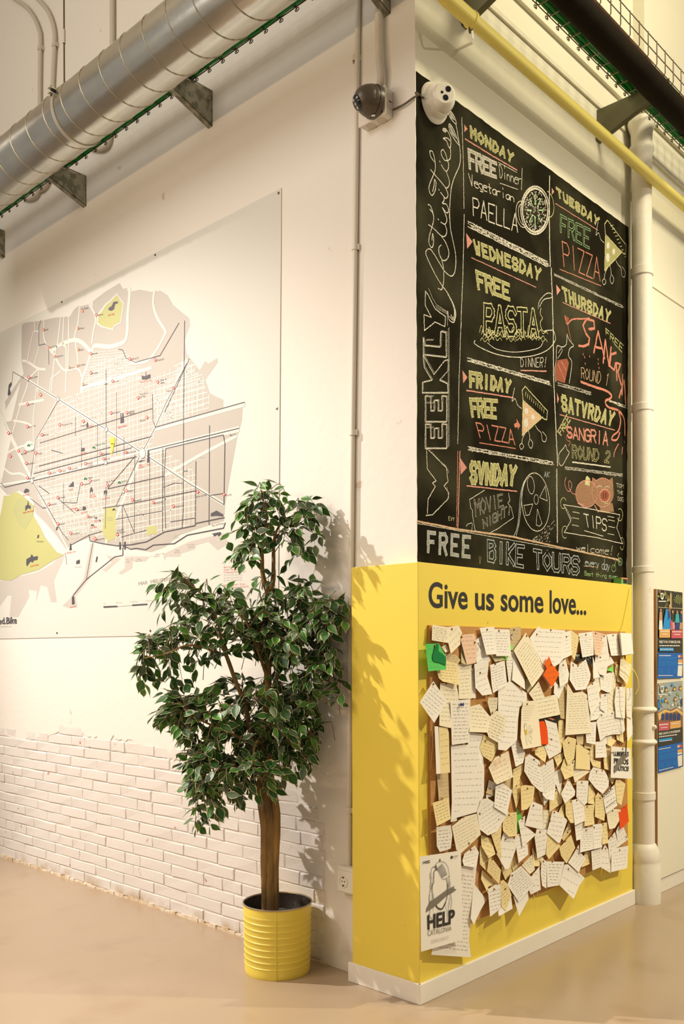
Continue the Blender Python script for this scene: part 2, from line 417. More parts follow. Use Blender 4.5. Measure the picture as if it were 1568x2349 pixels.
random.seed(11)
sh = []
for k in range(26):
    x = random.uniform(200, 740); y = random.uniform(150, 560); r = random.uniform(25, 70)
    sh.append((random.choice(['olive', 'leaf', 'olive', 'dark', 'brown']), ell(x, y, r * .5, r, 7, rot=random.uniform(0, 90))[:-1]))
for x, y in ((690, 380),):
    for a in range(0, 360, 30): sh.append(('leaf', [(x, y), (x + 110 * math.cos(math.radians(a)), y + 110 * math.sin(math.radians(a))), (x + 105 * math.cos(math.radians(a + 12)), y + 105 * math.sin(math.radians(a + 12)))]))
sh += [('tan', rc(200, 560, 810, 575, .05)), ('tan', rc(490, 230, 530, 600))]
for x, body, leg, w_, h_ in ((265, 'skin', 'white', 60, 600), (400, 'grey', 'sky', 60, 640), (480, 'brown', 'sky', 50, 500), (560, 'dark', 'pink', 70, 640), (670, 'teal', 'navy', 80, 650), (770, 'navy', 'skin', 60, 650)):
    sh += [(body, [(x - w_ * .5, h_ + 80), (x + w_ * .5, h_ + 80), (x + w_ * .7, h_ + 300), (x - w_ * .7, h_ + 300)]), (leg, [(x - w_ * .6, h_ + 290), (x + w_ * .6, h_ + 290), (x + w_ * .8, 1110), (x - w_ * .8, 1110)]), ('skin', ell(x, h_ + 40, 20, 42, 8)[:-1])]
sh += [('sky', [(390, 620), (430, 600), (500, 760), (470, 1105), (320, 1105), (340, 880)]), ('navy', [(430, 640), (480, 680), (500, 800), (440, 900)]), ('red', [(500, 900), (545, 880), (560, 1100), (500, 1060)])]
sh += [('gold', rc(232, 1105, 495, 1310)), ('red', rc(522, 1120, 800, 1325)), ('orange', rc(245, 1125, 482, 1295)), ('sky', rc(235, 1555, 580, 1640)), ('blue', [(195, 1680), (815, 1690), (800, 2290), (185, 2315)]),
       ('gold', rc(688, 1740, 740, 1800)), ('red', rc(742, 1740, 795, 1800)), ('orange', rc(688, 1840, 795, 1925)), ('white', rc(688, 1925, 795, 1965)), ('white', [(688, 1990), (795, 1990), (785, 2255), (670, 2250)]),
       ('white', [(258, 215), (330, 215), (335, 345), (300, 385), (262, 340)]), ('olive', rc(278, 240, 318, 330))]
tx = [('white', 'FREE TOUR OF BARCELONA', rc(232, 1385, 745, 1445), .02), ('white', '', rc(232, 1490, 725, 1525), .0), ('white', '', rc(245, 1585, 560, 1610), .0),
      ('white', '', rc(255, 1145, 470, 1180), 0), ('white', '', rc(290, 1215, 440, 1245), 0), ('white', '', rc(545, 1150, 780, 1185), 0), ('white', '', rc(590, 1220, 740, 1250), 0),
      ('white', '', rc(225, 1735, 525, 1765), .02), ('white', '', rc(215, 400, 395, 440), 0)]
for i, y in enumerate((1795, 1830, 1890, 1920, 1950, 1980)): tx.append(('sky', '', rc(222, y, 645, y + 18), 0))
for x in (215, 390, 550):
    for y in (2080, 2110, 2140, 2170): tx.append(('sky', '', rc(x, y, x + 105, y + 16), 0))
tx.append(('white', '', rc(205, 2225, 555, 2250), .02))
poster('U', [(185, 125), (795, 205), (810, 2290), (180, 2315)], 'upper tour poster with a crowd of walkers above a blue text block', sh, tx)
sh = [('grey', [(170, 180), (730, 120), (740, 800), (175, 850)])]
for k in range(40):
    x = random.uniform(180, 710); y = random.uniform(150, 760); r = random.uniform(12, 34)
    sh.append((random.choice(['grey', 'leaf', 'sky', 'tan', 'white', 'grey']), ell(x, y, r, r * 1.3, 6)[:-1]))
sh += [('brown', [(175, 830), (350, 740), (470, 770), (600, 700), (740, 790), (745, 1500), (185, 1590)]), ('gold', [(180, 850), (340, 755), (470, 800), (610, 725), (740, 820), (740, 900), (600, 790), (500, 830), (440, 830), (340, 820), (220, 1000), (200, 1000)])]
for x, y in ((372, 300), (555, 280), (690, 265), (360, 540), (575, 510)):
    sh += [('brown', [(x - 45, y + 50), (x, y - 60), (x + 45, y + 50)]), ('gold', ell(x, y + 25, 26, 30, 8)[:-1])]
for x in (290, 390, 475, 560, 650): sh.append(('navy', [(x - 32, 1000), (x - 32, 880), (x, 830), (x + 32, 880), (x + 32, 985)]))
sh += [('navy', ell(200, 650, 32, 130, 12)[:-1]), ('sky', ell(200, 650, 18, 90, 10)[:-1]), ('navy', ell(722, 590, 20, 100, 12)[:-1]), ('dark', [(180, 1230), (740, 1150), (745, 1490), (185, 1590)])]
sh += [('red', rc(195, 1060, 435, 1240, -.1)), ('gold', rc(450, 1040, 688, 1195, -.15)), ('orange', rc(462, 1060, 676, 1175, -.15)), ('sky', rc(200, 1425, 500, 1490, -.13)),
       ('blue', [(180, 1600), (742, 1490), (745, 2035), (180, 2185)]), ('gold', rc(615, 1560, 665, 1620, -.2)), ('red', rc(667, 1550, 718, 1612, -.2)), ('orange', rc(618, 1660, 722, 1730, -.2)), ('white', rc(618, 1735, 722, 1775, -.2)), ('white', [(620, 1800), (725, 1775), (725, 2015), (632, 2040)]),
       ('white', [(238, 235), (300, 225), (305, 345), (270, 388), (240, 350)]), ('olive', rc(254, 255, 288, 325))]
tx = [('white', 'FREE GAUDI & MODERNISM', rc(200, 1285, 675, 1335, -.15), .02), ('white', '', rc(200, 1360, 605, 1390, -.13), 0), ('white', '', rc(215, 1465, 490, 1488, -.13), 0),
      ('white', '', rc(205, 1090, 420, 1125, -.1), 0), ('white', '', rc(240, 1160, 390, 1185, -.1), 0), ('white', '', rc(480, 1075, 650, 1105, -.15), 0), ('white', '', rc(200, 1645, 465, 1668, -.18), .02), ('white', '', rc(195, 408, 380, 440), 0)]
for i, y in enumerate((1705, 1730, 1790, 1818, 1845, 1872)): tx.append(('sky', '', rc(205, y, 585, y + 16, -.19), 0))
for x in (205, 355, 510):
    for y in (1990, 2015, 2040, 2062): tx.append(('sky', '', rc(x, y - (x - 205) * .24, x + 105, y + 14 - (x - 205) * .24, -.22), 0))
tx.append(('white', '', rc(205, 2118, 520, 2142, -.25), .02))
poster('W', [(170, 175), (730, 118), (745, 2035), (180, 2185)], 'lower tour poster with an ornate tiled house front above a blue text block', sh, tx)
# ------------------------------------------------------------------ chalkboard
def chalkmat(n, c):
    m = mat('chalk_' + n, c, .95, noise=1.0, nscale=330, col2=(0.05, 0.045, 0.025), detail=2, spec=.05, nlo=.50, nhi=.66); return m
M_board = mat('blackboard_paint', (0.011, 0.009, 0.004), 0.9, noise=1, nscale=2.6, col2=(0.058, 0.055, 0.030), spec=.06, bump=.03, bscale=40, nlo=.42, nhi=.78, detail=4)
CH_ = dict(white=(.74, .70, .58), yellow=(.66, .63, .32), dull=(.42, .40, .17), grey=(.45, .42, .36), pink=(.72, .33, .26), red=(.66, .25, .18), green=(.36, .60, .30), blue=(.50, .58, .60), orange=(.70, .48, .30), brown=(.36, .20, .12), black=(0, 0, 0), deep=(.33, .10, .06))
CK = list(CH_); CM = [chalkmat(k, c) if k != 'black' else M_board for k, c in CH_.items()]; ck = CK.index
xb = XW + .002
cbt = thing('chalkboard', 'tall black chalkboard headed Weekly Activities painted on the wall above the yellow box', 'chalkboard', (xb, YW, 1.75))
tl, tr = (961, 168), (1441, 522); bl, br_ = (951, 1300), (1436, 1342)
out = []
def jl(a, b, n, jx, jy):
    return [(a[0] + (b[0] - a[0]) * k / n + random.uniform(-jx, jx), a[1] + (b[1] - a[1]) * k / n + random.uniform(-jy, jy)) for k in range(n)]
random.seed(5)
# left edge follows the arris itself
zt_, zb_ = hit(*tl, 'x', xb).z, 1.72
ye = YW + .002
V = [(ye + random.uniform(0, .004), zt_ + (zb_ - zt_) * k / 60) for k in range(61)]
Pb = [hit(*p, 'x', xb) for p in jl(br_, tr, 50, .8, 0) + jl(tr, tl, 60, 0, 1.0)]
poly = V + [(p.y, max(p.z, 1.72)) for p in Pb]
n = len(poly)
F = [tuple(t) for t in tessellate_polygon([[Vector((0, y, z)) for y, z in poly]])]
mesh_obj('board_surface', [(xb, y, z) for y, z in poly] + [(XW - .001, y, z) for y, z in poly], F + [(i, (i + 1) % n, (i + 1) % n + n, i + n) for i in range(n)], M_board, cbt)
GL = {'A': '06 23 20.46 23 20|12 32'}
GL = {k: [[(int(p[0]) / 4, int(p[1]) / 6) for p in s.split()] for s in v.split('|')] for k, v in {
 'A': '06 20 46|14 34', 'B': '06 00 30 41 32 03|32 43 45 36 06', 'C': '41 30 10 01 05 16 36 45', 'D': '00 06 26 44 42 20 00', 'E': '40 00 06 46|03 33', 'F': '40 00 06|03 33',
 'G': '41 30 10 01 05 16 36 45 43 23', 'H': '00 06|40 46|03 43', 'I': '20 26', 'J': '30 35 16 05', 'K': '00 06|40 03 46', 'L': '00 06 46', 'M': '06 00 23 40 46', 'N': '06 00 46 40',
 'O': '20 02 04 26 44 42 20', 'P': '06 00 30 41 42 33 03', 'Q': '20 02 04 26 44 42 20|34 46', 'R': '06 00 30 41 42 33 03|23 46', 'S': '41 30 10 01 02 13 33 44 45 36 16 05', 'T': '00 40|20 26',
 'U': '00 05 16 36 45 40', 'V': '00 26 40', 'W': '00 16 23 36 40', 'X': '00 46|40 06', 'Y': '00 23 40|23 26', 'Z': '00 40 06 46', '1': '11 20 26', '2': '01 10 30 41 42 06 46', '!': '20 24|25 26', ' ': '00',
 'a': '43 23 04 05 16 36 44|43 46', 'b': '00 06|03 33 44 45 36 06', 'c': '43 13 04 05 16 46', 'd': '40 46|43 13 04 05 16 46', 'e': '04 44 43 23 13 04 05 16 46', 'g': '43 13 04 05 36|43 47 17', 'h': '00 06|04 23 44 46',
 'i': '23 26|21 20', 'l': '20 26', 'm': '03 06|04 13 24 26|24 33 44 46', 'n': '03 06|04 23 44 46', 'o': '23 04 05 26 45 44 23', 'r': '03 06|04 23 43', 's': '43 13 04 35 26 06', 't': '21 26 36|03 43', 'v': '03 26 43', 'w': '03 16 24 36 43', 'y': '03 25|43 17', 'x': '03 46|43 06', 'u': '03 06 36 43 46'}.items()}
def chalk(txt, c, q, w, col='white', fill=None, label=None, name='chalk_lettering', gap=0.3, jit=0.02, thin=None, parent=None, shade=False):
    """hand lettering in the quad q (TL TR BR BL) of crop c; w = stroke width in frame pixels"""
    Q = cv(c, q); fl = Flat('x', xb, 1)
    n = len(txt); cw = 1 / (n - gap * 0 + 0.0) ; sc_ = w / 420.0
    for i, ch in enumerate(txt):
        if ch == ' ' or ch not in GL: continue
        u0 = (i + gap / 2) / n; uw = (1 - gap) / n
        if ch in 'Iil1!': u0 += uw * .0
        dx, dy = random.uniform(-jit, jit) / n, random.uniform(-jit, jit)
        for st in GL[ch]:
            pts = [quadmap(Q, u0 + uw * (x + random.uniform(-jit, jit)) + dx, y + random.uniform(-jit, jit) * .5 + dy) for x, y in st]
            if thin is None: pts = dense(pts)
            if fill:
                fl.line(pts, sc_, .0007, 0, 0, .5); fl.line(pts, sc_ * .56, .0011, 1, 0, .5)
            else: fl.line(pts, sc_, .0007, 0, .3)
    return fl.obj(name, [CM[ck(col)], CM[ck(fill or col)]], parent or cbt, label)
def dense(pts, st=6, j=.35):
    out = [pts[0]]
    for a, b in zip(pts, pts[1:]):
        L = math.dist(a, b); k = max(1, int(L / st))
        for i in range(1, k + 1):
            t = i / k; out.append((a[0] + (b[0] - a[0]) * t + random.uniform(-j, j) * (i < k), a[1] + (b[1] - a[1]) * t + random.uniform(-j, j) * (i < k)))
    return out
def strokes(name, items, label=None, parent=None):
    """items: (crop, colour, width px, points, closed/filled flag)"""
    fl = Flat('x', xb, 1)
    for it in items:
        c, col, w, pts = it[:4]; fl_ = it[4] if len(it) > 4 else ''
        P = cv(c, pts)
        if 's' in fl_: P = curve(P, 5)
        if 'f' in fl_: fl.poly(P if len(P) > 2 else P, .0006 + .00015 * ('u' in fl_) + .0003 * ('t' in fl_), ck(col))
        else: fl.line(dense(P), w / 420.0, .0010, ck(col), .4)
    return fl.obj(name, CM, parent or cbt, label)
def speck(items, c, pts, col, wpx, n, lift=.0009):
    pass
# frame lines
strokes('chalk_lines', [
    ('M', 'white', 1.6, [(358, 330), (368, 640), (372, 960)]), ('M', 'white', 1.8, [(374, 1000), (366, 1400), (350, 1800)]), ('N', 'white', 1.6, [(355, 130), (350, 170), (338, 560), (330, 960)]),
    ('N', 'pink', 2.6, [(345, 1010), (338, 1280), (330, 1540)]), ('N', 'pink', 1.6, [(330, 1010), (326, 1280), (322, 1530)]),
    ('M', 'white', 3.0, [(965, 735), (962, 1000), (968, 1360)]), ('M', 'white', 3.0, [(975, 1370), (985, 1600), (988, 1800)]), ('N', 'white', 3.0, [(990, 170), (992, 480), (1005, 780), (1020, 1110)]), ('N', 'grey', 5, [(1014, 1135), (1018, 1640)]),
    ('M', 'white', 1.6, [(775, 680), (770, 830)]),
    ('N', 'orange', 3.6, [(50, 1495), (330, 1550), (700, 1600), (1060, 1680), (1440, 1760)]), ('N', 'white', 1.2, [(50, 1510), (400, 1572), (1060, 1690)])], 'white and pink chalk lines dividing the days')
def band(p0, p1, w, c, col='white', n=260):
    its = []
    fl = Flat('x', xb, 1)
    (x0, y0), (x1, y1) = cv(c, [p0, p1])
    for k in range(n):
        t = random.random(); s = random.uniform(-.5, .5) * w; x, y = x0 + (x1 - x0) * t, y0 + (y1 - y0) * t + s
        fl.line([(x, y), (x + random.uniform(2, 5), y + random.uniform(-1, 4))], .0026, .001, 0, .3)
    for s in (-.5, .5): fl.line(dense([(x0, y0 + s * w), (x1, y1 + s * w)], 7, .8), .0035, .0009, 0, .3)
    fl.obj('chalk_divider', [CM[ck(col)]], cbt)
band((398, 1065), (950, 1345), 12, 'M', n=420); band((995, 1415), (1470, 1640), 4, 'M', 'grey', 120); band((395, 375), (965, 540), 7, 'N', n=200); band((400, 990), (985, 1095), 7, 'N', n=180)
band((1070, 1125), (1470, 1175), 5, 'N', 'grey', 120); band((1020, 545), (1250, 610), 6, 'N', 'grey', 70); band((1375, 660), (1490, 705), 4, 'N', 'white', 30)
def tri(c, p): return (c, 'pink', 0, p, 'f')
D = chalk
def day(txt, c, q, w=6.2):
    w *= 1.22
    D(txt, c, q, w, 'yellow', 'dull', 'dusty yellow chalk day name ' + {'SVNDAY': 'SUNDAY', 'SATVRDAY': 'SATURDAY'}.get(txt, txt), gap=.38)
day('MONDAY', 'M', [(410, 392), (722, 590), (712, 640), (414, 460)], 5.4)
D('FREE', 'M', [(400, 552), (600, 650), (598, 742), (408, 675)], 7.5, 'white', 'grey', gap=.25)
D('Dinner', 'M', [(612, 655), (775, 715), (768, 800), (618, 745)], 1.5, gap=.25)
D('Vegetarian', 'M', [(400, 715), (722, 850), (722, 915), (412, 800)], 1.9, gap=.2)
D('PAELLA', 'M', [(428, 880), (752, 1000), (748, 1125), (432, 1005)], 2.6, gap=.22)
day('TUESDAY', 'M', [(1005, 815), (1315, 1035), (1300, 1078), (1015, 868)], 5.2)
D('FREE', 'M', [(1034, 1005), (1250, 1110), (1243, 1235), (1034, 1115)], 6.0, 'green', 'black', gap=.3)
D('PIZZA', 'M', [(1045, 1180), (1318, 1310), (1318, 1465), (1060, 1355)], 2.6, 'red', gap=.16)
day('WEDNESDAY', 'M', [(432, 1180), (912, 1385), (902, 1455), (445, 1262)], 5.6)
D('FREE', 'M', [(450, 1392), (690, 1490), (692, 1590), (464, 1505)], 8.0, 'yellow', 'dull', gap=.3)
D('PASTA', 'N', [(505, 0), (890, 45), (895, 212), (505, 190)], 10.5, 'yellow', 'black', gap=.28)
D('DINNER!', 'N', [(758, 370), (955, 360), (945, 430), (762, 425)], 1.4, gap=.28)
day('THURSDAY', 'M', [(1045, 1505), (1392, 1680), (1380, 1740), (1058, 1590)], 5.6)
D('FREE', 'N', [(1348, 155), (1480, 285), (1468, 330), (1350, 195)], 2.6, 'yellow', 'dull')
D('ROUND 1', 'N', [(1180, 430), (1385, 480), (1370, 560), (1182, 505)], 1.6, 'orange', gap=.25)
day('FRIDAY', 'N', [(405, 462), (702, 532), (692, 600), (408, 555)], 6.6)
D('FREE', 'N', [(408, 650), (608, 662), (600, 775), (425, 762)], 8.0, 'yellow', 'dull', gap=.3)
D('PIZZA', 'N', [(450, 812), (722, 862), (730, 965), (480, 915)], 2.6, 'red', gap=.16)
day('SATVRDAY', 'N', [(1040, 625), (1422, 752), (1402, 830), (1046, 720)], 6.6)
D('FREE', 'N', [(1018, 880), (1085, 752), (1108, 792), (1042, 905)], 3.4, 'yellow', 'dull')
D('SANGRIA', 'N', [(1080, 842), (1372, 880), (1370, 968), (1084, 912)], 4.6, 'red', 'pink', gap=.22)
D('ROUND 2', 'N', [(1115, 970), (1390, 1020), (1378, 1088), (1118, 1050)], 5.0, 'yellow', 'black', gap=.3)
day('SVNDAY', 'N', [(412, 1092), (742, 1125), (728, 1238), (412, 1222)], 8.4)
D('MOVIE', 'N', [(440, 1352), (640, 1308), (648, 1385), (450, 1462)], 3.2, 'white', 'black', gap=.2)
D('NIGHT!', 'N', [(498, 1490), (705, 1375), (700, 1440), (505, 1545)], 3.0, 'white', 'black', gap=.2)
D('TIPS', 'N', [(1195, 1440), (1368, 1485), (1360, 1565), (1212, 1530)], 2.8, gap=.22)
D('welcome!', 'N', [(1145, 1650), (1415, 1665), (1405, 1730), (1148, 1695)], 1.5, gap=.2)
D('every day', 'N', [(1208, 1745), (1385, 1760), (1380, 1835), (1210, 1800)], 1.7, 'blue', gap=.15)
D('Best thing ever', 'N', [(1205, 1838), (1435, 1858), (1435, 1895), (1206, 1868)], 1.1, 'green', gap=.15)
D('TOM', 'N', [(1425, 1232), (1478, 1240), (1476, 1268), (1425, 1260)], 1.1, gap=.2); D('THE', 'N', [(1430, 1282), (1474, 1288), (1474, 1310), (1430, 1305)], 1.0, gap=.2); D('DOG', 'N', [(1434, 1325), (1478, 1330), (1478, 1362), (1436, 1350)], 1.0, gap=.2)
D('EVY', 'N', [(263, 1462), (308, 1470), (308, 1492), (265, 1490)], .9, 'yellow'); D('AK', 'N', [(925, 1150), (968, 1155), (965, 1190), (925, 1190)], 1.2, 'blue'); D('V', 'N', [(474, 1735), (492, 1737), (490, 1790), (476, 1790)], 1.0, 'dull')
D('FREE', 'N', [(108, 1570), (432, 1610), (428, 1745), (106, 1700)], 7.5, 'blue', 'grey', gap=.46, label='pale green and blue chalk word FREE')
D('BIKE', 'N', [(530, 1632), (795, 1672), (788, 1808), (532, 1760)], 8.5, 'blue', 'black', gap=.32)
D('TOURS', 'N', [(848, 1695), (1180, 1750), (1172, 1858), (852, 1812)], 8.5, 'blue', 'black', gap=.28)
# WEEKLY stands on its side, reading upwards
def side(ch, y0, y1, x0=108, x1=262): D(ch, 'N', [(x0, y0), (x0, y1), (x1, y1), (x1, y0)], 9.5, 'white', 'black', gap=.12, jit=.01)
def eout(y1, y0):
    yb = y1 - .42 * (y1 - y0); return [(105, y1), (105, y0), (142, y0 + 6), (142, yb), (166, yb), (166, y0 + 32), (194, y0 + 32), (194, yb), (220, yb), (220, y0), (252, y0 + 6), (252, y1), (105, y1)]
for nm_, P_ in (('E', eout(992, 822)), ('E', eout(808, 628)), ('K', [(85, 608), (85, 535), (150, 520), (98, 430), (90, 345), (165, 480), (238, 385), (264, 378), (262, 455), (205, 520), (258, 545), (262, 608), (85, 608)]), ('L', [(92, 345), (92, 290), (90, 225), (102, 280), (208, 290), (212, 182), (248, 190), (250, 362), (150, 350), (92, 345)])):
    strokes('chalk_lettering', [('N', 'white', 1.9, P_), ('N', 'grey', 1.1, [(x + 7, y - 6) for x, y in P_])], 'white outlined chalk letter ' + nm_)
strokes('chalk_lettering', [('N', 'white', 1.8, [(120, 1440), (125, 1340), (175, 1255), (155, 1230), (180, 1215), (118, 1130), (115, 990), (250, 1120), (262, 1220), (235, 1250), (268, 1300), (262, 1340), (155, 1450), (110, 1455)]),
    ('N', 'grey', 1.4, [(125, 1000), (262, 1140), (265, 1160)]), ('N', 'grey', 1.4, [(255, 1260), (268, 1330)])] + [('N', 'grey', 1.1, [(135 + k * 12, 1008 + k * 12), (143 + k * 12, 1002 + k * 14)]) for k in range(10)], 'white chalk letter W')
strokes('chalk_shading', [('N', 'grey', 1.3, [(262, y), (272, y - 14)]) for y in range(170, 985, 15)] + [('N', 'grey', 1.3, [(x, y), (x + 14, y - 10)]) for y in (245, 635, 680, 850, 850) for x in range(110, 160, 13)])
ACT = [('a', [(352, 318), (335, 300), (350, 282), (378, 295), (370, 322), (350, 318)]), ('a', [(380, 300), (412, 350), (432, 425), (425, 500), (408, 505), (378, 430), (340, 402), (385, 395), (425, 430)]),
 ('a', [(425, 500), (428, 600), (415, 650), (362, 662), (322, 600), (318, 550), (345, 538), (378, 610), (388, 660), (405, 700), (400, 760), (375, 790), (345, 760), (318, 712)]), ('a', [(298, 668), (304, 682)]),
 ('a', [(375, 790), (410, 890), (412, 950), (390, 985), (365, 980), (310, 910), (240, 830), (190, 770)]), ('a', [(185, 548), (215, 560), (240, 650), (248, 740), (235, 810), (185, 930), (172, 1000), (190, 1060), (215, 1072), (245, 1020), (255, 930), (240, 890), (232, 960), (215, 1030)]),
 ('a', [(180, 550), (195, 620), (235, 680)]), ('a', [(365, 980), (395, 1050), (390, 1095), (365, 1110), (340, 1080), (310, 1040)]), ('a', [(288, 1002), (293, 1014)]), ('a', [(350, 1100), (350, 1140), (330, 1170), (375, 1180), (400, 1230), (400, 1275), (375, 1280), (330, 1220), (355, 1270), (380, 1343)]),
 ('b', [(318, 0), (350, 80), (355, 130), (335, 165), (310, 155), (290, 142)]), ('b', [(260, 106), (266, 118)]), ('b', [(335, 165), (355, 230), (345, 285), (315, 300), (280, 280), (215, 215), (155, 170)]),
 ('a', [(160, 1185), (190, 1200), (222, 1290)]), ('b', [(168, 0), (205, 50), (210, 120), (195, 190), (165, 290), (160, 370), (185, 420), (205, 400), (210, 320), (200, 270), (193, 340)]), ('b', [(300, 300), (350, 380), (378, 470), (370, 530), (335, 565), (300, 550), (270, 480), (270, 420), (295, 395)]),
 ('b', [(300, 550), (320, 660), (320, 800), (300, 882), (260, 870)]), ('b', [(310, 850), (240, 740), (170, 600), (125, 490), (140, 445), (175, 440), (220, 500), (280, 600), (330, 680), (400, 735), (440, 700), (455, 600), (450, 480), (420, 330), (395, 200), (385, 0)]),
 ('a', [(415, 1343), (420, 1180), (435, 1000), (470, 870), (530, 730), (545, 620), (535, 500), (525, 430), (510, 330), (490, 230)]), ('a', [(408, 235), (425, 235), (470, 310), (530, 480), (440, 360), (412, 290), (408, 235)]), ('a', [(410, 80), (440, 90), (480, 160), (495, 230), (440, 180), (405, 110), (410, 80)]),
 ('b', [(310, 850), (370, 930), (430, 1050), (455, 1150), (440, 1230), (420, 1245), (380, 1210), (365, 1120)]), ('b', [(330, 870), (400, 990), (440, 1120), (425, 1200), (400, 1160)]), ('b', [(350, 900), (415, 1030), (450, 1140), (430, 1220), (385, 1180)])]
strokes('chalk_script', [(c, 'white', 1.9, p, 's') for c, p in ACT] + [('a', 'grey', 0, [(412, 245), (430, 250), (505, 410), (440, 350)], 'f'), ('a', 'grey', 0, [(415, 92), (440, 98), (485, 190), (430, 160)], 'f'), ('a', 'grey', 0, [(340, 290), (372, 290), (372, 318), (345, 316)], 'f')], 'white chalk script word Activities')
strokes('chalk_lettering', [('b', 'white', 1.9, [(120, 900), (150, 940), (185, 1010), (230, 1100), (340, 1180), (335, 1290), (225, 1240), (110, 1335), (105, 1160), (185, 1190), (120, 1060), (120, 900)]), ('b', 'grey', 1.4, [(155, 870), (200, 980), (240, 1050), (360, 1130), (365, 1285)])] + [('b', 'grey', 1.2, [(235 + k * 14, 1062 + k * 8), (245 + k * 14, 1095 + k * 8)]) for k in range(9)], 'white outlined chalk letter Y')
strokes('chalk_underlines', [tri('M', [(375, 378), (398, 410), (375, 432)]), tri('M', [(388, 1130), (432, 1190), (395, 1238)]), tri('M', [(980, 815), (997, 845), (980, 865)]), tri('M', [(1010, 1485), (1040, 1525), (1015, 1560)]),
    tri('N', [(362, 450), (397, 500), (368, 540)]), tri('N', [(1015, 605), (1030, 650), (1018, 680)]), tri('N', [(345, 1055), (393, 1125), (350, 1172)]),
    ('M', 'pink', 2.6, [(380, 478), (560, 590), (740, 695)]), ('M', 'white', 1.4, [(610, 640), (738, 710)]), ('M', 'white', 1.4, [(620, 785), (745, 828)]), ('M', 'pink', 1.8, [(1005, 925), (1298, 1110)]), ('M', 'red', 1.8, [(1035, 1380), (1320, 1495)]),
    ('M', 'pink', 1.8, [(425, 1300), (870, 1505)]), ('M', 'pink', 1.8, [(1055, 1610), (1385, 1755)]), ('N', 'pink', 2.6, [(765, 452), (942, 456)]), ('N', 'pink', 2.6, [(390, 590), (715, 640)]), ('N', 'red', 1.8, [(480, 952), (730, 992)]),
    ('N', 'pink', 2.0, [(1035, 757), (1415, 865)]), ('N', 'white', 3.2, [(1122, 1085), (1385, 1120)]), ('N', 'pink', 2.6, [(392, 1250), (738, 1288)]), ('N', 'white', 1.6, [(1205, 1560), (1335, 1598)]), ('N', 'orange', 1.2, [(1200, 1805), (1300, 1812)])], 'pink chalk arrows and underlines')
# pan of paella
its = [('M', 'white', 4.0, ell(865, 972, 88, 150, 36)), ('M', 'white', 3.0, ell(865, 972, 99, 166, 36)), ('M', 'white', 1.6, ell(775, 1000, 42, 92, 16, 60, 300, -8)), ('M', 'white', 1.4, ell(780, 1002, 30, 75, 16, 60, 300, -8)), ('M', 'yellow', 1.6, ell(955, 930, 38, 90, 16, -80, 90, -8))]
for k in range(230):
    a = random.uniform(0, 6.28); r = math.sqrt(random.random()); x, y = 865 + 80 * r * math.cos(a), 972 + 138 * r * math.sin(a)
    its.append(('M', 'white', 1.3, [(x, y), (x + random.uniform(-9, 9), y + random.uniform(-12, 12))]))
for a in range(8):
    A = math.radians(a * 45 + 90); its.append(('M', 'green', 3.4, [(865 + 26 * math.cos(A), 972 + 45 * math.sin(A)), (865 + 55 * math.cos(A), 972 + 110 * math.sin(A))]))
strokes('chalk_drawing', its, 'chalk drawing of a round pan of rice')
# plate of pasta
its = [('N', 'white', 1.8, [(450, 245), (445, 265), (500, 300), (600, 340), (720, 360), (850, 350), (950, 310), (1000, 250), (1003, 210), (985, 175), (930, 178)], 's'), ('N', 'white', 1.4, [(535, 260), (600, 305), (730, 325), (880, 300), (918, 260)], 's'),
       ('M', 'white', 1.6, [(885, 1655), (895, 1600), (940, 1550), (975, 1548), (978, 1575), (925, 1590), (895, 1640)], 's'), ('N', 'yellow', 1.8, [(905, 20), (900, 60), (915, 90), (900, 120), (912, 170), (940, 190)], 's')]
for k in range(34):
    x = random.uniform(470, 900); y = random.uniform(180, 245)
    its.append(('N', 'yellow', 1.3, [(x, y), (x + 15, y - 18), (x + 30, y + 10), (x + 50, y - 8), (x + 62, y + 12)], 's'))
for k in range(8):
    x = 480 + k * 55; its.append(('N', 'yellow', 1.2, [(x, 190), (x + 12, 140 + (k % 3) * 12), (x + 25, 185)], 's'))
strokes('chalk_drawing', its, 'chalk drawing of pasta on a plate')
def slice_(c, ax, ay, dx, dy, col1='orange'):
    """pizza slice with arms, legs and a face"""
    T = lambda p: [(ax + x * dx, ay + y * dy) for x, y in p]
    return [(c, col1 if col1 != 'none' else 'brown', 0, T([(.03, .30), (.02, .98), (.80, .62)]), 'f'), (c, 'yellow', 2.0, T([(.03, .30), (.0, 1.0), (.82, .62)])), (c, 'black', 0, T([(.0, .08), (.12, .0), (1.0, .50), (.97, .68), (.85, .66), (.03, .28)]), 'fu'),
            (c, 'yellow', 2.2, T([(.0, .08), (.12, .0), (1.0, .50), (.97, .68), (.85, .66), (.03, .28), (.0, .08)])), (c, 'white', 0, T(ell(.16, .50, .07, .07, 12)), 'ft'), (c, 'white', 0, T(ell(.42, .62, .07, .06, 12)), 'ft'), (c, 'white', 0, T(ell(.15, .74, .09, .09, 12)), 'ft'),
            (c, 'white', 1.5, T([(-.02, .45), (-.18, .38), (-.28, .25), (-.40, .30), (-.35, .15), (-.30, .03)]), 's'), (c, 'white', 1.5, T([(.12, .95), (.02, 1.05), (-.02, 1.15), (-.1, 1.2), (-.04, 1.28), (.06, 1.22), (-.02, 1.15)]), 's'), (c, 'white', 1.5, T([(.25, .90), (.30, 1.05), (.25, 1.18), (.35, 1.26), (.42, 1.16), (.33, 1.08)]), 's'),
            (c, 'white', 1.5, T([(.52, .80), (.62, .88), (.75, .95), (.80, 1.1), (.92, 1.12), (.95, 1.02), (.80, .92)]), 's')]
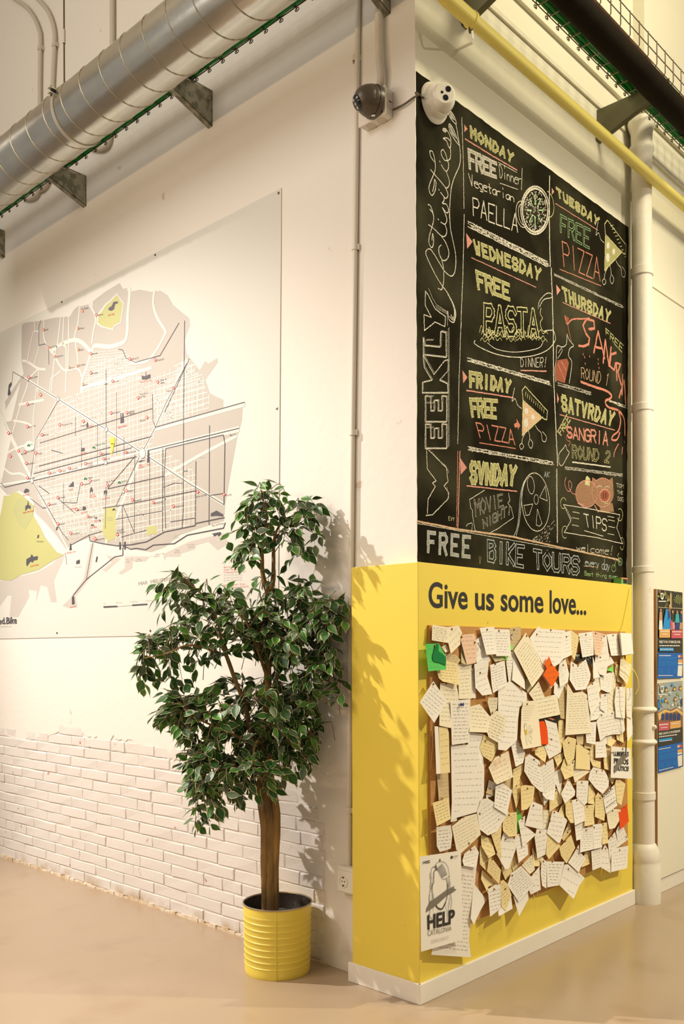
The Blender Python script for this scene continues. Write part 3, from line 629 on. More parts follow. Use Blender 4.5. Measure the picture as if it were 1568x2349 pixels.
strokes('chalk_drawing', slice_('M', 1345, 1040, 150, 350, 'dull') + [('M', 'yellow', 1.4, [(1385 + k * 11, 1080 + k * 24), (1405 + k * 10, 1075 + k * 24)]) for k in range(10)], 'chalk pizza slice with arms and legs, upper')
strokes('chalk_drawing', slice_('N', 775, 562, 175, 340) + [('N', 'yellow', 1.4, [(800 + k * 14, 600 + k * 13), (798 + k * 14, 628 + k * 13)]) for k in range(10)] + [('N', 'red', 0, [(718, 822), (738, 812), (735, 785), (762, 832), (745, 862), (745, 842), (725, 848)], 'f')], 'chalk pizza slice with arms and legs, lower')
# sangria drawings
SG = [[(1240, 165), (1275, 160), (1270, 110), (1220, 95), (1195, 140), (1215, 195), (1240, 230), (1235, 270), (1200, 285), (1165, 280)], [(1270, 330), (1300, 180), (1345, 370)], [(1285, 290), (1330, 300)], [(1335, 400), (1350, 240), (1375, 420), (1390, 290)], [(1425, 330), (1390, 340), (1380, 420), (1410, 450), (1420, 400)], [(1430, 520), (1425, 400), (1455, 410), (1435, 460), (1460, 550)], [(1470, 480), (1465, 620)], [(1445, 640), (1480, 520), (1492, 690)]]
its = [('N', 'red', 5.4, p) for p in SG] + [('N', 'red', 3.4, [(1070, 75), (1085, 130), (1110, 105), (1140, 95), (1200, 95), (1240, 90)], 's'), ('N', 'red', 1.6, [(1090, 130), (1100, 190), (1115, 250)], 's'), ('N', 'deep', 0, [(1070, 72), (1100, 90), (1088, 132)], 'f')]
its += [('N', 'deep', 0, [(1020, 380), (1085, 370), (1098, 400), (1070, 540), (1010, 520), (1003, 440)], 'f'), ('N', 'white', 1.8, [(1085, 200), (1100, 240), (1130, 280), (1105, 300), (1095, 350), (1118, 400), (1100, 540)], 's'), ('N', 'white', 1.8, [(1085, 200), (1080, 270), (1050, 290), (1015, 285), (1010, 380), (1000, 450), (1008, 530)], 's'), ('N', 'white', 1.2, [(1020, 370), (1050, 320), (1045, 300), (1025, 330)], 's'), ('N', 'pink', 1.6, [(1020, 400), (1070, 520)]), ('N', 'pink', 1.6, [(1045, 390), (1080, 450)])]
its += [('N', 'red', 5.5, [(1180, 530), (1260, 560), (1350, 590), (1390, 620), (1385, 645), (1350, 665), (1370, 705), (1440, 730), (1480, 790), (1485, 900)], 's'), ('N', 'red', 4.5, [(1440, 730), (1455, 800), (1440, 870), (1405, 900), (1395, 930), (1430, 930), (1450, 880)], 's'), ('N', 'red', 3, [(1440, 960), (1415, 1010), (1408, 1050)], 's'), ('N', 'red', 3, [(1470, 980), (1465, 1030)])]
its += [('N', 'red', 2.6, [(x, y), (x + 2, y + 10)]) for x, y in ((1232, 160), (1250, 165), (1195, 335), (1205, 355), (1240, 350), (1300, 370), (1300, 400), (1305, 430), (1210, 400), (1480, 940))]
its += [('N', 'white', 1.8, [(1075, 965), (1085, 1000), (1100, 1020), (1080, 1060), (1050, 1110), (1030, 1090), (1030, 1030), (1060, 990), (1075, 965)], 's'), ('N', 'red', 1.4, [(1095, 975), (1108, 945), (1085, 935), (1082, 905), (1100, 890), (1112, 905)], 's')]
strokes('chalk_drawing', its, 'red chalk word Sangria pouring from a carafe down the board')
# film reel
its = [('N', 'white', 1.8, ell(868, 1362, 96, 202, 40, rot=-4)), ('N', 'white', 1.2, ell(872, 1344, 15, 34, 14)), ('N', 'blue', 1.8, [(790, 1215), (765, 1300), (755, 1420), (740, 1540), (715, 1600)], 's'), ('N', 'white', 1.4, [(812, 1190), (782, 1260), (768, 1380), (755, 1500), (732, 1600)], 's')]
its += [('N', 'white', 1.3, p) for p in (ell(835, 1245, 24, 62, 16, rot=-6), [(895, 1330), (935, 1250), (948, 1355), (895, 1330)], [(785, 1385), (848, 1375), (825, 1450), (802, 1455), (785, 1385)], [(880, 1410), (912, 1510), (895, 1530), (872, 1520), (880, 1410)])]
its += [('N', 'white', 1.4, [(515, 1280), (410, 1345), (418, 1400), (432, 1420), (432, 1450), (450, 1560), (460, 1562)]), ('N', 'white', 1.4, [(680, 1300), (690, 1350), (676, 1370), (700, 1400), (715, 1470), (600, 1550), (545, 1578)]), ('N', 'white', 1.3, [(388, 1530), (400, 1515), (430, 1510), (425, 1560)], 's')]
for k in range(55):
    x = random.uniform(840, 1000); y = 1640 - random.random() * (x - 830) * .9
    its.append(('N', 'grey', 1.3, [(x, y), (x + random.uniform(3, 9), y - random.uniform(2, 14))]))
strokes('chalk_drawing', its, 'chalk drawing of a film reel')
# pig over a banner
its = [('N', 'brown', 0, ell(1220, 1305, 74, 92, 28), 'f'), ('N', 'brown', 0, ell(1330, 1295, 74, 100, 28), 'fu'), ('N', 'brown', 0, [(1255, 1240), (1260, 1190), (1300, 1215)], 'ft'), ('N', 'brown', 0, [(1370, 1215), (1400, 1190), (1405, 1260)], 'ft'), ('N', 'brown', 0, [(1300, 1370), (1400, 1370), (1410, 1430), (1320, 1430)], 'f'),
       ('N', 'pink', 1.8, ell(1220, 1305, 76, 94, 28)), ('N', 'pink', 1.6, ell(1332, 1295, 75, 100, 28)), ('N', 'deep', 0, ell(1345, 1318, 30, 38, 16), 'ft'), ('N', 'pink', 3.0, ell(1345, 1318, 34, 44, 18)), ('N', 'black', 3, [(1338, 1300), (1338, 1335)]), ('N', 'black', 3, [(1354, 1300), (1354, 1335)]),
       ('N', 'white', 1.3, ell(1310, 1262, 16, 12, 10, 180, 360)), ('N', 'white', 1.3, ell(1362, 1265, 16, 12, 10, 180, 360)), ('N', 'yellow', 0, [(1208, 1240), (1215, 1190), (1225, 1180), (1245, 1200), (1240, 1250)], 'ft'), ('N', 'pink', 1.6, [(1080, 1190), (1068, 1230), (1085, 1280), (1105, 1285), (1118, 1240), (1100, 1215), (1098, 1260), (1120, 1300), (1150, 1310)], 's'),
       ('N', 'pink', 3.2, [(1275, 1385), (1290, 1410), (1300, 1430)]), ('N', 'pink', 3.0, [(1160, 1370), (1200, 1385)]), ('N', 'green', 1.6, [(1340, 1375), (1370, 1370)]),
       ('N', 'white', 1.8, [(1060, 1380), (1250, 1410), (1450, 1450), (1428, 1540), (1470, 1650), (1300, 1610), (1065, 1572), (1112, 1490), (1060, 1380)]), ('N', 'white', 1.2, [(1075, 1395), (1118, 1480)]), ('N', 'orange', 1.4, [(1300, 1425), (1400, 1440)]),
       ('N', 'yellow', 1.4, ell(1060, 1370, 20, 38, 16, 60, 330)), ('N', 'yellow', 1.4, ell(1070, 1570, 20, 42, 16, 60, 330)), ('N', 'yellow', 1.4, ell(1450, 1450, 20, 42, 16, -120, 150)), ('N', 'yellow', 1.4, ell(1465, 1650, 14, 42, 16, -120, 150))]
for x, y in ((1125, 1430), (1122, 1470), (1120, 1520), (1365, 1460), (1370, 1485), (1372, 1530), (1365, 1580)): its.append(('N', 'white', 1.4, [(x, y), (x + 45, y + 9)]))
its += [('N', 'green', 1.2, ell(1408, 1820, 15, 24, 12)), ('N', 'green', 1.2, ell(1452, 1775, 14, 26, 12)), ('N', 'yellow', 1.2, [(1408, 1820), (1425, 1760), (1450, 1775), (1435, 1730), (1445, 1715)]), ('N', 'yellow', 1.2, [(1415, 1765), (1400, 1755)])] + [('N', 'green', .8, [(1452, 1775), (1452 + 13 * math.cos(a), 1775 + 24 * math.sin(a))]) for a in range(6)]
strokes('chalk_drawing', its, 'chalk pig leaning over a ribbon banner lettered TIPS')

# ------------------------------------------------------------------ city map
ym = YW - .004
mt = thing('city_map', 'large pale printed street map board screwed to the left wall above the bricks', 'map', tuple(hit(637, 1452, 'y', YW)))
a, b = hit(645, 431, 'y', ym), hit(637, 1452, 'y', ym)
M_map = mat('map_board', (0.66, 0.655, 0.60), 0.6, noise=.3, nscale=1.2, col2=(0.63, 0.625, 0.57), spec=.25)
x0 = -5.1
M_medge = mat('map_edge', (0.55, 0.47, 0.38), .6)
bd = MB(); bd.add([(x0, ym, b.z), (b.x, ym, b.z), (a.x, ym, a.z), (x0, ym, a.z)], [(0, 1, 2, 3)], 0)
bd.add([(x0, ym, b.z), (b.x, ym, b.z), (a.x, ym, a.z), (x0, ym, a.z), (x0, YW, b.z), (b.x, YW, b.z), (a.x, YW, a.z), (x0, YW, a.z)], [(0, 4, 5, 1), (1, 5, 6, 2), (2, 6, 7, 3)], 1)
child('board', mt, bd, [M_map, M_medge])
MC = {k: mat('print_' + k, c, .5, spec=.25) for k, c in dict(land=(.455, .425, .38), coast=(.53, .495, .45), road=(.65, .635, .58), park=(.47, .47, .20), park2=(.43, .44, .21), line=(.09, .085, .10), red=(.62, .04, .03), grey=(.45, .42, .38), yellow=(.78, .68, .06), green=(.03, .18, .07), orange=(.75, .22, .05)).items()}
MK = list(MC); MM = [MC[k] for k in MK]; mk = MK.index
def layer(name, lift, items, label=None):
    f = Flat('y', ym, -1)
    for it in items:
        c, kind, col, pts = it[:4]; P = cv(c, pts)
        if kind == 'p': f.poly(P, lift, mk(col))
        else:
            if len(it) > 4 and it[4] == 's': P = curve(P, 5)
            f.line(P, kind, lift, mk(col))
    return f.obj(name, MM, mt, label)
LAND = cv('P', [(115, 750), (135, 738), (210, 730), (290, 712), (370, 705), (390, 670), (412, 650), (425, 652), (470, 640), (490, 670), (490, 625), (560, 572), (633, 528), (650, 560), (675, 553), (683, 575), (740, 563), (800, 575), (815, 572), (850, 570), (885, 592), (915, 645), (1000, 715), (1003, 755), (975, 830), (985, 900), (1055, 990), (1085, 940), (1100, 955), (1150, 925), (1150, 950), (1085, 1040), (1110, 1112), (1145, 1130), (1180, 1145), (1180, 1190), (1283, 1178)]) + \
    cv('Q', [(1278, 150), (1270, 180), (1255, 230), (1190, 590), (1183, 680), (1050, 720), (950, 755), (870, 820), (800, 845), (700, 830), (620, 812), (560, 800), (490, 790), (470, 770), (380, 800), (350, 830), (300, 760), (240, 690), (190, 640), (170, 560), (100, 520), (40, 545), (0, 500), (0, 480), (62, 250), (20, 160), (60, 150), (110, -60), (30, 90), (27, 50), (70, -20), (110, -80)]) + cv('P', [(125, 1010), (113, 940)])
layer('printed_land', .0004, [('Z', 'p', 'land', LAND)], 'grey printed land area')
layer('printed_coast', .0003, [
    ('Q', 'p', 'coast', [(-10, 1000), (110, 972), (200, 950), (280, 905), (320, 860), (345, 850), (330, 900), (300, 960), (285, 1000), (300, 1110), (268, 1110), (250, 1030), (215, 1020), (190, 1110), (195, 1050), (150, 1045), (155, 1080), (95, 1190), (50, 1185), (60, 1075), (40, 1075), (0, 1130), (-10, 1130)]),
    ('Q', 'p', 'coast', [(470, 790), (560, 812), (640, 862), (780, 875), (870, 852), (1000, 790), (1185, 745), (1205, 800), (1150, 835), (1100, 790), (1035, 810), (1030, 830), (960, 852), (950, 870), (880, 870), (870, 890), (860, 850), (790, 870), (770, 895), (700, 895), (690, 870), (640, 880), (610, 905), (560, 950), (540, 940), (590, 900), (560, 860), (490, 830)]),
    ('Q', 'p', 'coast', [(480, 800), (500, 800), (470, 990), (400, 1080), (410, 1135), (360, 1140), (330, 1130), (370, 1090), (440, 990)]),
    ('Q', 'p', 'coast', [(660, 870), (700, 870), (700, 930), (640, 965), (625, 955), (660, 930)])], 'pale printed coast and harbour')
def clipline(p, q, poly, wd, f, mi, lift, hole=None):
    def inside(pt, P):
        x, y = pt; r = False; j = len(P) - 1
        for i in range(len(P)):
            if (P[i][1] > y) != (P[j][1] > y) and x < (P[j][0] - P[i][0]) * (y - P[i][1]) / (P[j][1] - P[i][1]) + P[i][0]: r = not r
            j = i
        return r
    n = max(2, int(math.dist(p, q) / 4)); run = None
    for k in range(n + 1):
        t = k / n; s = (p[0] + (q[0] - p[0]) * t, p[1] + (q[1] - p[1]) * t)
        ok = inside(s, poly)
        if ok and run is None: run = s
        if (not ok or k == n) and run is not None:
            if math.dist(run, s) > 5: f.line([run, s], wd, lift, mi, 0, 0)
            run = None
f = Flat('y', ym, -1)
GR = cv('Q', [(300, 60), (200, 240), (180, 380), (170, 460), (200, 560), (270, 660), (340, 770), (470, 750), (560, 780), (700, 800), (860, 740), (1030, 690), (1030, 420), (860, 300), (800, 300), (820, 180), (980, 130), (1110, 60), (1100, -60), (990, -180), (900, -130), (760, -60), (660, -200), (500, -200), (450, -60), (430, -10), (350, 20)])
for k in range(-2, 46):
    x = 66 + k * 10.5; clipline((x + 5 * math.sin(k), 800), (x, 1290), GR, .0065, f, mk('road'), .0008)
for k in range(0, 52):
    y = 800 + k * 11.5; m = -.36 + .008 * k if k < 40 else -.06
    clipline((60, y + 100), (470, y + 100 + 410 * (-.38 + k * .0065)), GR, .0055, f, mk('road'), .0008)
for k in range(16):       # old town: smaller crooked lanes
    x = 100 + k * 9; clipline((x, 1120), (x + 30 + (k % 3) * 12, 1240), GR, .004, f, mk('road'), .0008); clipline((90, 1120 + k * 8), (240, 1095 + k * 9 - (k % 4) * 6), GR, .004, f, mk('road'), .0008)
G2 = cv('R', [(960, 940), (1290, 920), (1480, 1090), (1480, 1260), (1180, 1330), (870, 1380), (900, 1150)])
for k in range(18): clipline((208 + k * 6.4, 795), (190 + k * 6.6, 905), G2, .0035, f, mk('road'), .0008); clipline((180, 812 + k * 6.5), (330, 797 + k * 6), G2, .0035, f, mk('road'), .0008)
G3 = cv('S', [(230, 560), (480, 330), (520, 180), (600, 160), (830, 590), (830, 760), (260, 910)])
for k in range(12): clipline((350 + k * 10, 810), (340 + k * 10, 985), G3, .006, f, mk('road'), .0008); clipline((345, 850 + k * 12), (480, 815 + k * 12), G3, .006, f, mk('road'), .0008)
for k in range(9): clipline((345 + k * 5, 920 - k * 2), (395 + k * 3, 870 + k * 9), G3, .003, f, mk('road'), .0008)
f.obj('printed_street_grid', MM, mt, 'fine white printed street grid')
layer('printed_avenues', .0010, [
    ('Q', .020, 'road', [(-60, -30), (170, 465)]), ('Q', .018, 'road', [(130, -75), (560, 195), (750, 320), (1180, 590)]), ('Q', .014, 'road', [(305, 35), (190, 260), (170, 460)]), ('Q', .014, 'road', [(170, 465), (370, 850)]), ('Q', .022, 'road', [(560, 795), (750, 330), (820, 185), (985, -170)]),
    ('Q', .022, 'road', [(820, 195), (1290, 65)]), ('Q', .030, 'road', [(770, 315), (1260, 195)]), ('Q', .018, 'road', [(870, 440), (1060, 330), (1250, 230)]), ('Q', .014, 'road', [(0, 490), (170, 462), (800, 300)]),
    ('R', .026, 'road', [(540, 950), (620, 890), (720, 845), (800, 830), (870, 860), (940, 930), (970, 960), (1000, 890), (1150, 900), (1290, 860), (1340, 780), (1350, 550), (1370, 330), (1355, 280)], 's'),
    ('R', .016, 'road', [(235, 1050), (290, 1060), (400, 1130), (480, 1140)], 's'), ('R', .014, 'road', [(465, 620), (462, 790), (500, 900), (560, 970), (640, 1110), (700, 1150), (820, 1130), (870, 1230)], 's'), ('R', .013, 'road', [(640, 590), (610, 850), (580, 990), (540, 1380)], 's'), ('R', .013, 'road', [(675, 590), (665, 860), (700, 940), (695, 1380)], 's'),
    ('R', .013, 'road', [(725, 585), (725, 850), (715, 1140)]), ('R', .014, 'road', [(840, 480), (825, 650), (790, 780), (800, 880), (820, 1010), (820, 1130)], 's'), ('R', .016, 'road', [(945, 450), (1010, 590), (985, 750), (970, 860)], 's'), ('R', .010, 'road', [(410, 740), (360, 742), (330, 830), (300, 980), (290, 1060)], 's'), ('R', .010, 'road', [(410, 900), (385, 1000), (360, 1090)], 's'),
    ('R', .012, 'road', [(410, 1130), (395, 1380)]), ('R', .012, 'road', [(400, 1140), (310, 1230), (280, 1330)]), ('R', .010, 'road', [(640, 1160), (560, 1220), (540, 1240), (520, 1384)]), ('R', .022, 'road', [(960, 960), (920, 1100), (870, 1250), (860, 1384)], 's'), ('R', .010, 'road', [(365, 630), (365, 740)]),
    ('P', .018, 'road', [(815, 570), (810, 640), (830, 710), (873, 780), (870, 800), (835, 870), (790, 930), (740, 950), (690, 945)], 's'), ('Q', .014, 'road', [(25, 405), (60, 430), (110, 430), (150, 455)], 's'), ('Q', .014, 'road', [(70, 150), (130, 160), (180, 185)], 's'), ('Q', .016, 'road', [(60, 250), (120, 370), (165, 460)]), ('Q', .014, 'road', [(40, 320), (100, 290), (180, 270)], 's'), ('Q', .018, 'road', [(100, 65), (230, 40)]),
    ('T', .014, 'road', [(290, 20), (210, 240), (110, 600), (10, 1050)]), ('T', .010, 'road', [(385, 50), (350, 380), (355, 620)]), ('Q', .02, 'road', [(430, -20), (600, -70), (800, -130)])], 'wide white printed avenues')
for it_, lf_ in [(('P', 'p', 'road', [(617, 583), (655, 635), (640, 740), (605, 758), (598, 778), (535, 762), (510, 745), (512, 700), (555, 640), (575, 625)]), .0012),
    (('Q', 'p', 'park', [(-10, 700), (8, 620), (20, 545), (45, 548), (70, 530), (95, 528), (125, 550), (180, 600), (175, 650), (210, 710), (240, 770), (300, 845), (335, 860), (280, 890), (200, 940), (110, 965), (60, 995), (-10, 990)]), .0012),
    (('Q', 'p', 'park', [(555, 610), (612, 602), (612, 770), (570, 790), (540, 740)]), .0012), (('Q', 'p', 'park', [(776, 710), (825, 702), (830, 745), (778, 757)]), .0012),
    (('P', 'p', 'park', [(617, 590), (648, 638), (634, 735), (600, 752), (594, 770), (537, 755), (517, 738), (520, 705), (560, 645), (580, 630)]), .0016),
    (('Q', 'p', 'park2', [(95, 560), (130, 560), (180, 600), (172, 660), (130, 725), (100, 700), (65, 620)]), .0016), (('Q', 'p', 'road', ell(155, 285, 26, 28, 20)[:-1]), .0016)]:
    layer('printed_park', lf_, [it_])
LN = [('Q', .0055, [(-5, -400), (0, -400)]), ('P', .0055, [(68, 998), (305, 1140)]), ('Q', .0055, [(305, 35), (560, 195), (750, 320)]), ('Q', .0055, [(775, 335), (980, 470), (1180, 592)]), ('Q', .005, [(305, 45), (190, 250), (160, 465)]), ('Q', .0065, [(5, 480), (25, 502), (170, 468), (720, 340)]), ('Q', .0055, [(210, 268), (805, 85)]), ('Q', .0055, [(205, 390), (800, 233)]), ('Q', .0055, [(178, 430), (690, 295), (700, 285)]),
      ('Q', .0065, [(820, 185), (1292, 52)]), ('Q', .0065, [(780, 308), (1262, 190)]), ('Q', .0065, [(875, 720), (868, 440), (875, 298), (1180, 225), (1188, 270), (1183, 592)]), ('P', .0055, [(975, 728), (970, 1180)]), ('Q', .0055, [(970, 50), (968, 620), (962, 720)]), ('Q', .0055, [(860, 295), (858, 735)]), ('Q', .0055, [(1107, 175), (1104, 700)]), ('Q', .0055, [(1035, 365), (1032, 700)]), ('Q', .0065, [(570, 510), (870, 442)]), ('Q', .0055, [(545, 612), (640, 598), (1035, 520)]),
      ('Q', .0045, [(650, 600), (710, 745)]), ('Q', .0045, [(645, 600), (650, 860)]), ('Q', .0045, [(712, 330), (708, 740)]), ('Q', .0045, [(985, -150), (875, 60), (820, 185), (760, 300)]), ('P', .005, [(1000, 930), (870, 1210)]), ('Q', .0045, [(560, -120), (560, 380)]), ('Q', .0045, [(560, 500), (556, 720)]), ('Q', .0045, [(805, 10), (808, 150), (820, 185)]), ('Q', .0045, [(860, 505), (920, 480), (968, 482)]), ('Q', .0045, [(735, 345), (612, 600)]), ('Q', .0055, [(568, 508), (712, 340)]), ('Q', .005, [(900, 685), (1030, 664)]), ('Q', .005, [(612, 672), (855, 628)]), ('Q', .005, [(640, 765), (772, 730)]),
      ('Q', .0075, [(470, 755), (475, 785), (540, 800), (620, 812), (700, 805), (775, 790), (870, 738), (1030, 705), (1035, 693), (1185, 662)]), ('Q', .0075, [(650, 812), (690, 830), (720, 825), (770, 832), (810, 808), (920, 800), (990, 755), (1180, 718), (1190, 690)]), ('Q', .006, [(385, 1075), (455, 990), (605, 870), (648, 862), (648, 820)]), ('Q', .005, [(490, 795), (455, 992)]), ('Q', .006, [(170, 470), (330, 745), (360, 780)]), ('Q', .005, [(370, 810), (470, 755), (540, 735)]), ('Q', .006, [(305, 560), (395, 638)]), ('Q', .005, [(325, 582), (405, 585), (425, 480)]), ('Q', .0075, [(205, 495), (260, 535)]), ('Q', .006, [(160, 560), (225, 612), (245, 610)]), ('Q', .006, [(270, 305), (330, 322)]), ('Q', .005, [(1110, 545), (1180, 535)]), ('Q', .004, [(345, 850), (352, 910)]),
      ('Q', .0045, [(968, 418), (992, 414)]), ('P', .0055, [(625, 879), (648, 882), (665, 925), (715, 948), (845, 912), (945, 740)]), ('P', .0045, [(215, 725), (205, 760), (205, 858), (240, 850), (256, 872), (258, 960)]), ('P', .0045, [(68, 998), (60, 1070)])]
layer('printed_lines', .0020, [(c, wd * .72, 'line', p) for c, wd, p in LN[1:]] + [('Q', .0026, 'line', [(x, y0), (x, y1)]) for x, y0, y1 in ((515, 170, 390), (430, 250, 400), (655, 240, 340), (790, 340, 700), (615, 0, 330), (398, 130, 230), (335, 480, 620))], 'thin dark printed metro and avenue lines')
# round squares, stations, landmark pictograms, lettering
f = Flat('y', ym, -1)
for x, y, r in ((305, 36, 8), (562, 196, 8), (558, 372, 8), (168, 468, 9), (652, 527, 6), (752, 322, 18), (645, 818, 6)):
    f.poly(cv('Q', ell(x, y, r, r * 1.6, 16)[:-1]), .0024, mk('line')); f.poly(cv('Q', ell(x, y, r - 1.6, r * 1.6 - 2, 16)[:-1]), .0027, mk('road'))
f.poly(cv('Q', ell(594, 258, 13, 24, 16)[:-1]), .0027, mk('yellow')); f.poly(cv('Q', [(584, 270), (604, 270), (592, 330), (588, 330)]), .0027, mk('yellow'))
f.obj('printed_roundabouts', MM, mt)
ST = [('Q', p) for p in ((145, 62), (145, 180), (316, 172), (222, 225), (440, 153), (586, 109), (670, 107), (776, 132), (45, 215), (188, 322), (138, 376), (97, 310), (55, 337), (132, 315), (145, 452), (260, 427), (316, 415), (366, 402), (452, 378), (548, 352), (532, 323), (665, 317), (752, 313), (432, 484), (476, 468), (567, 488), (668, 520), (700, 568), (810, 582), (916, 602), (1045, 526), (1183, 540), (305, 557), (258, 592), (405, 620), (464, 655), (306, 696), (373, 745), (502, 775), (620, 753), (214, 12), (729, 28))] + [('P', p) for p in ((508, 697), (686, 930), (820, 935), (833, 1052), (915, 1084), (480, 901), (480, 1004), (595, 1047), (152, 1028))]
f = Flat('y', ym, -1)
for c, (x, y) in ST:
    d = lambda r: cv(c, [(x - r, y), (x, y - r * 1.25), (x + r, y), (x, y + r * 1.25)])
    f.poly(d(8.5), .0026, mk('red')); f.poly(d(4.6), .0030, mk('road'))
for x, y in ((436, 676), (230, 775), (411, 768), (255, 870), (288, 917), (413, 880), (364, 976), (408, 967), (438, 1065)):
    f.poly(cv('P', ell(x, y, 4.5, 9, 10)[:-1]), .0026, mk('orange')); f.poly(cv('P', ell(x, y, 1.8, 4, 8)[:-1]), .003, mk('road'))
f.obj('printed_stations', MM, mt, 'red diamond station marks')
f = Flat('y', ym, -1)
IC = [('P', [(575, 660), (590, 650), (600, 628), (620, 625), (624, 635), (608, 640), (602, 668), (585, 676), (572, 670)]), ('P', [(748, 1018), (765, 1022), (793, 1010), (793, 1030), (770, 1038), (750, 1038)]), ('P', [(769, 998), (771, 998), (771, 1022), (769, 1022)]),
      ('Q', [(40, 12), (46, -40), (58, -55), (60, -40), (50, -20), (56, 5), (46, 18)]), ('Q', [(636, 165), (637, 108), (640, 108), (641, 130), (646, 130), (647, 108), (650, 108), (654, 160)]), ('Q', [(456, 186), (459, 158), (463, 158), (467, 182)]), ('Q', [(427, 314), (430, 295), (445, 293), (446, 310)]), ('Q', [(777, 372), (780, 310), (784, 304), (788, 312), (789, 368)]), ('Q', [(725, 370), (740, 360), (768, 358), (740, 368)]),
      ('Q', [(126, 532), (128, 518), (138, 508), (152, 514), (152, 526)]), ('Q', [(133, 628), (134, 600), (144, 596), (148, 570), (152, 596), (162, 600), (162, 618), (148, 612)]), ('Q', [(475, 535), (476, 515), (481, 498), (488, 512), (490, 532), (483, 520)]), ('Q', [(548, 550), (549, 520), (564, 518), (563, 548), (559, 530), (553, 530)]), ('Q', [(436, 625), (437, 605), (444, 602), (452, 606), (452, 622)]),
      ('Q', [(1113, 655), (1115, 640), (1145, 625), (1178, 645), (1178, 655), (1140, 652)]), ('Q', [(1118, 748), (1166, 738), (1166, 750), (1152, 762), (1150, 750), (1130, 762), (1128, 752)]), ('Q', [(366, 835), (370, 800), (374, 800), (378, 832)]), ('Q', [(380, 1122), (380, 1080), (390, 1078), (393, 1118)]), ('Q', [(630, 832), (630, 792), (637, 792), (637, 832)]), ('Q', [(656, 832), (656, 790), (663, 788), (663, 830)]),
      ('Q', [(402, 908), (403, 892), (420, 884), (420, 904)]), ('Q', [(504, 898), (510, 868), (516, 868), (510, 896)]), ('Q', [(138, 905), (140, 882), (162, 870), (164, 858), (172, 860), (174, 870), (200, 866), (198, 885), (176, 890), (174, 900), (160, 895), (142, 920)]), ('Q', [(295, 730), (298, 712), (305, 708), (304, 726)]), ('Q', [(196, 772), (198, 756), (206, 752), (205, 768)]), ('Q', [(590, 625), (602, 612), (612, 622)]), ('Q', [(360, 500), (388, 470), (390, 498)]), ('Q', [(480, 700), (495, 698), (495, 706), (480, 706)]), ('Q', [(500, 662), (513, 660), (512, 668), (501, 668)]), ('Q', [(522, 680), (528, 672), (533, 680)])]
for c, p in IC: f.poly(cv(c, p), .0026, mk('line'))
for x, y in ((150, 280), (495, 290), (450, 455), (630, 475)): f.poly(cv('Q', [(x - 8, y + 8), (x - 6, y), (x, y - 6), (x + 8, y), (x + 7, y + 10), (x, y + 4)]), .0026, mk('green'))
f.obj('printed_landmarks', MM, mt, 'small black landmark silhouettes')
f = Flat('y', ym, -1)
def mt_(c, s, x, y, wd, h=10, sl=-.23, col='line', bold=.0):
    ftext(f, s, cv(c, [(x, y), (x + wd, y + sl * wd), (x + wd, y + sl * wd + h), (x, y + h)]), .0026, mk(col), bold, 1)
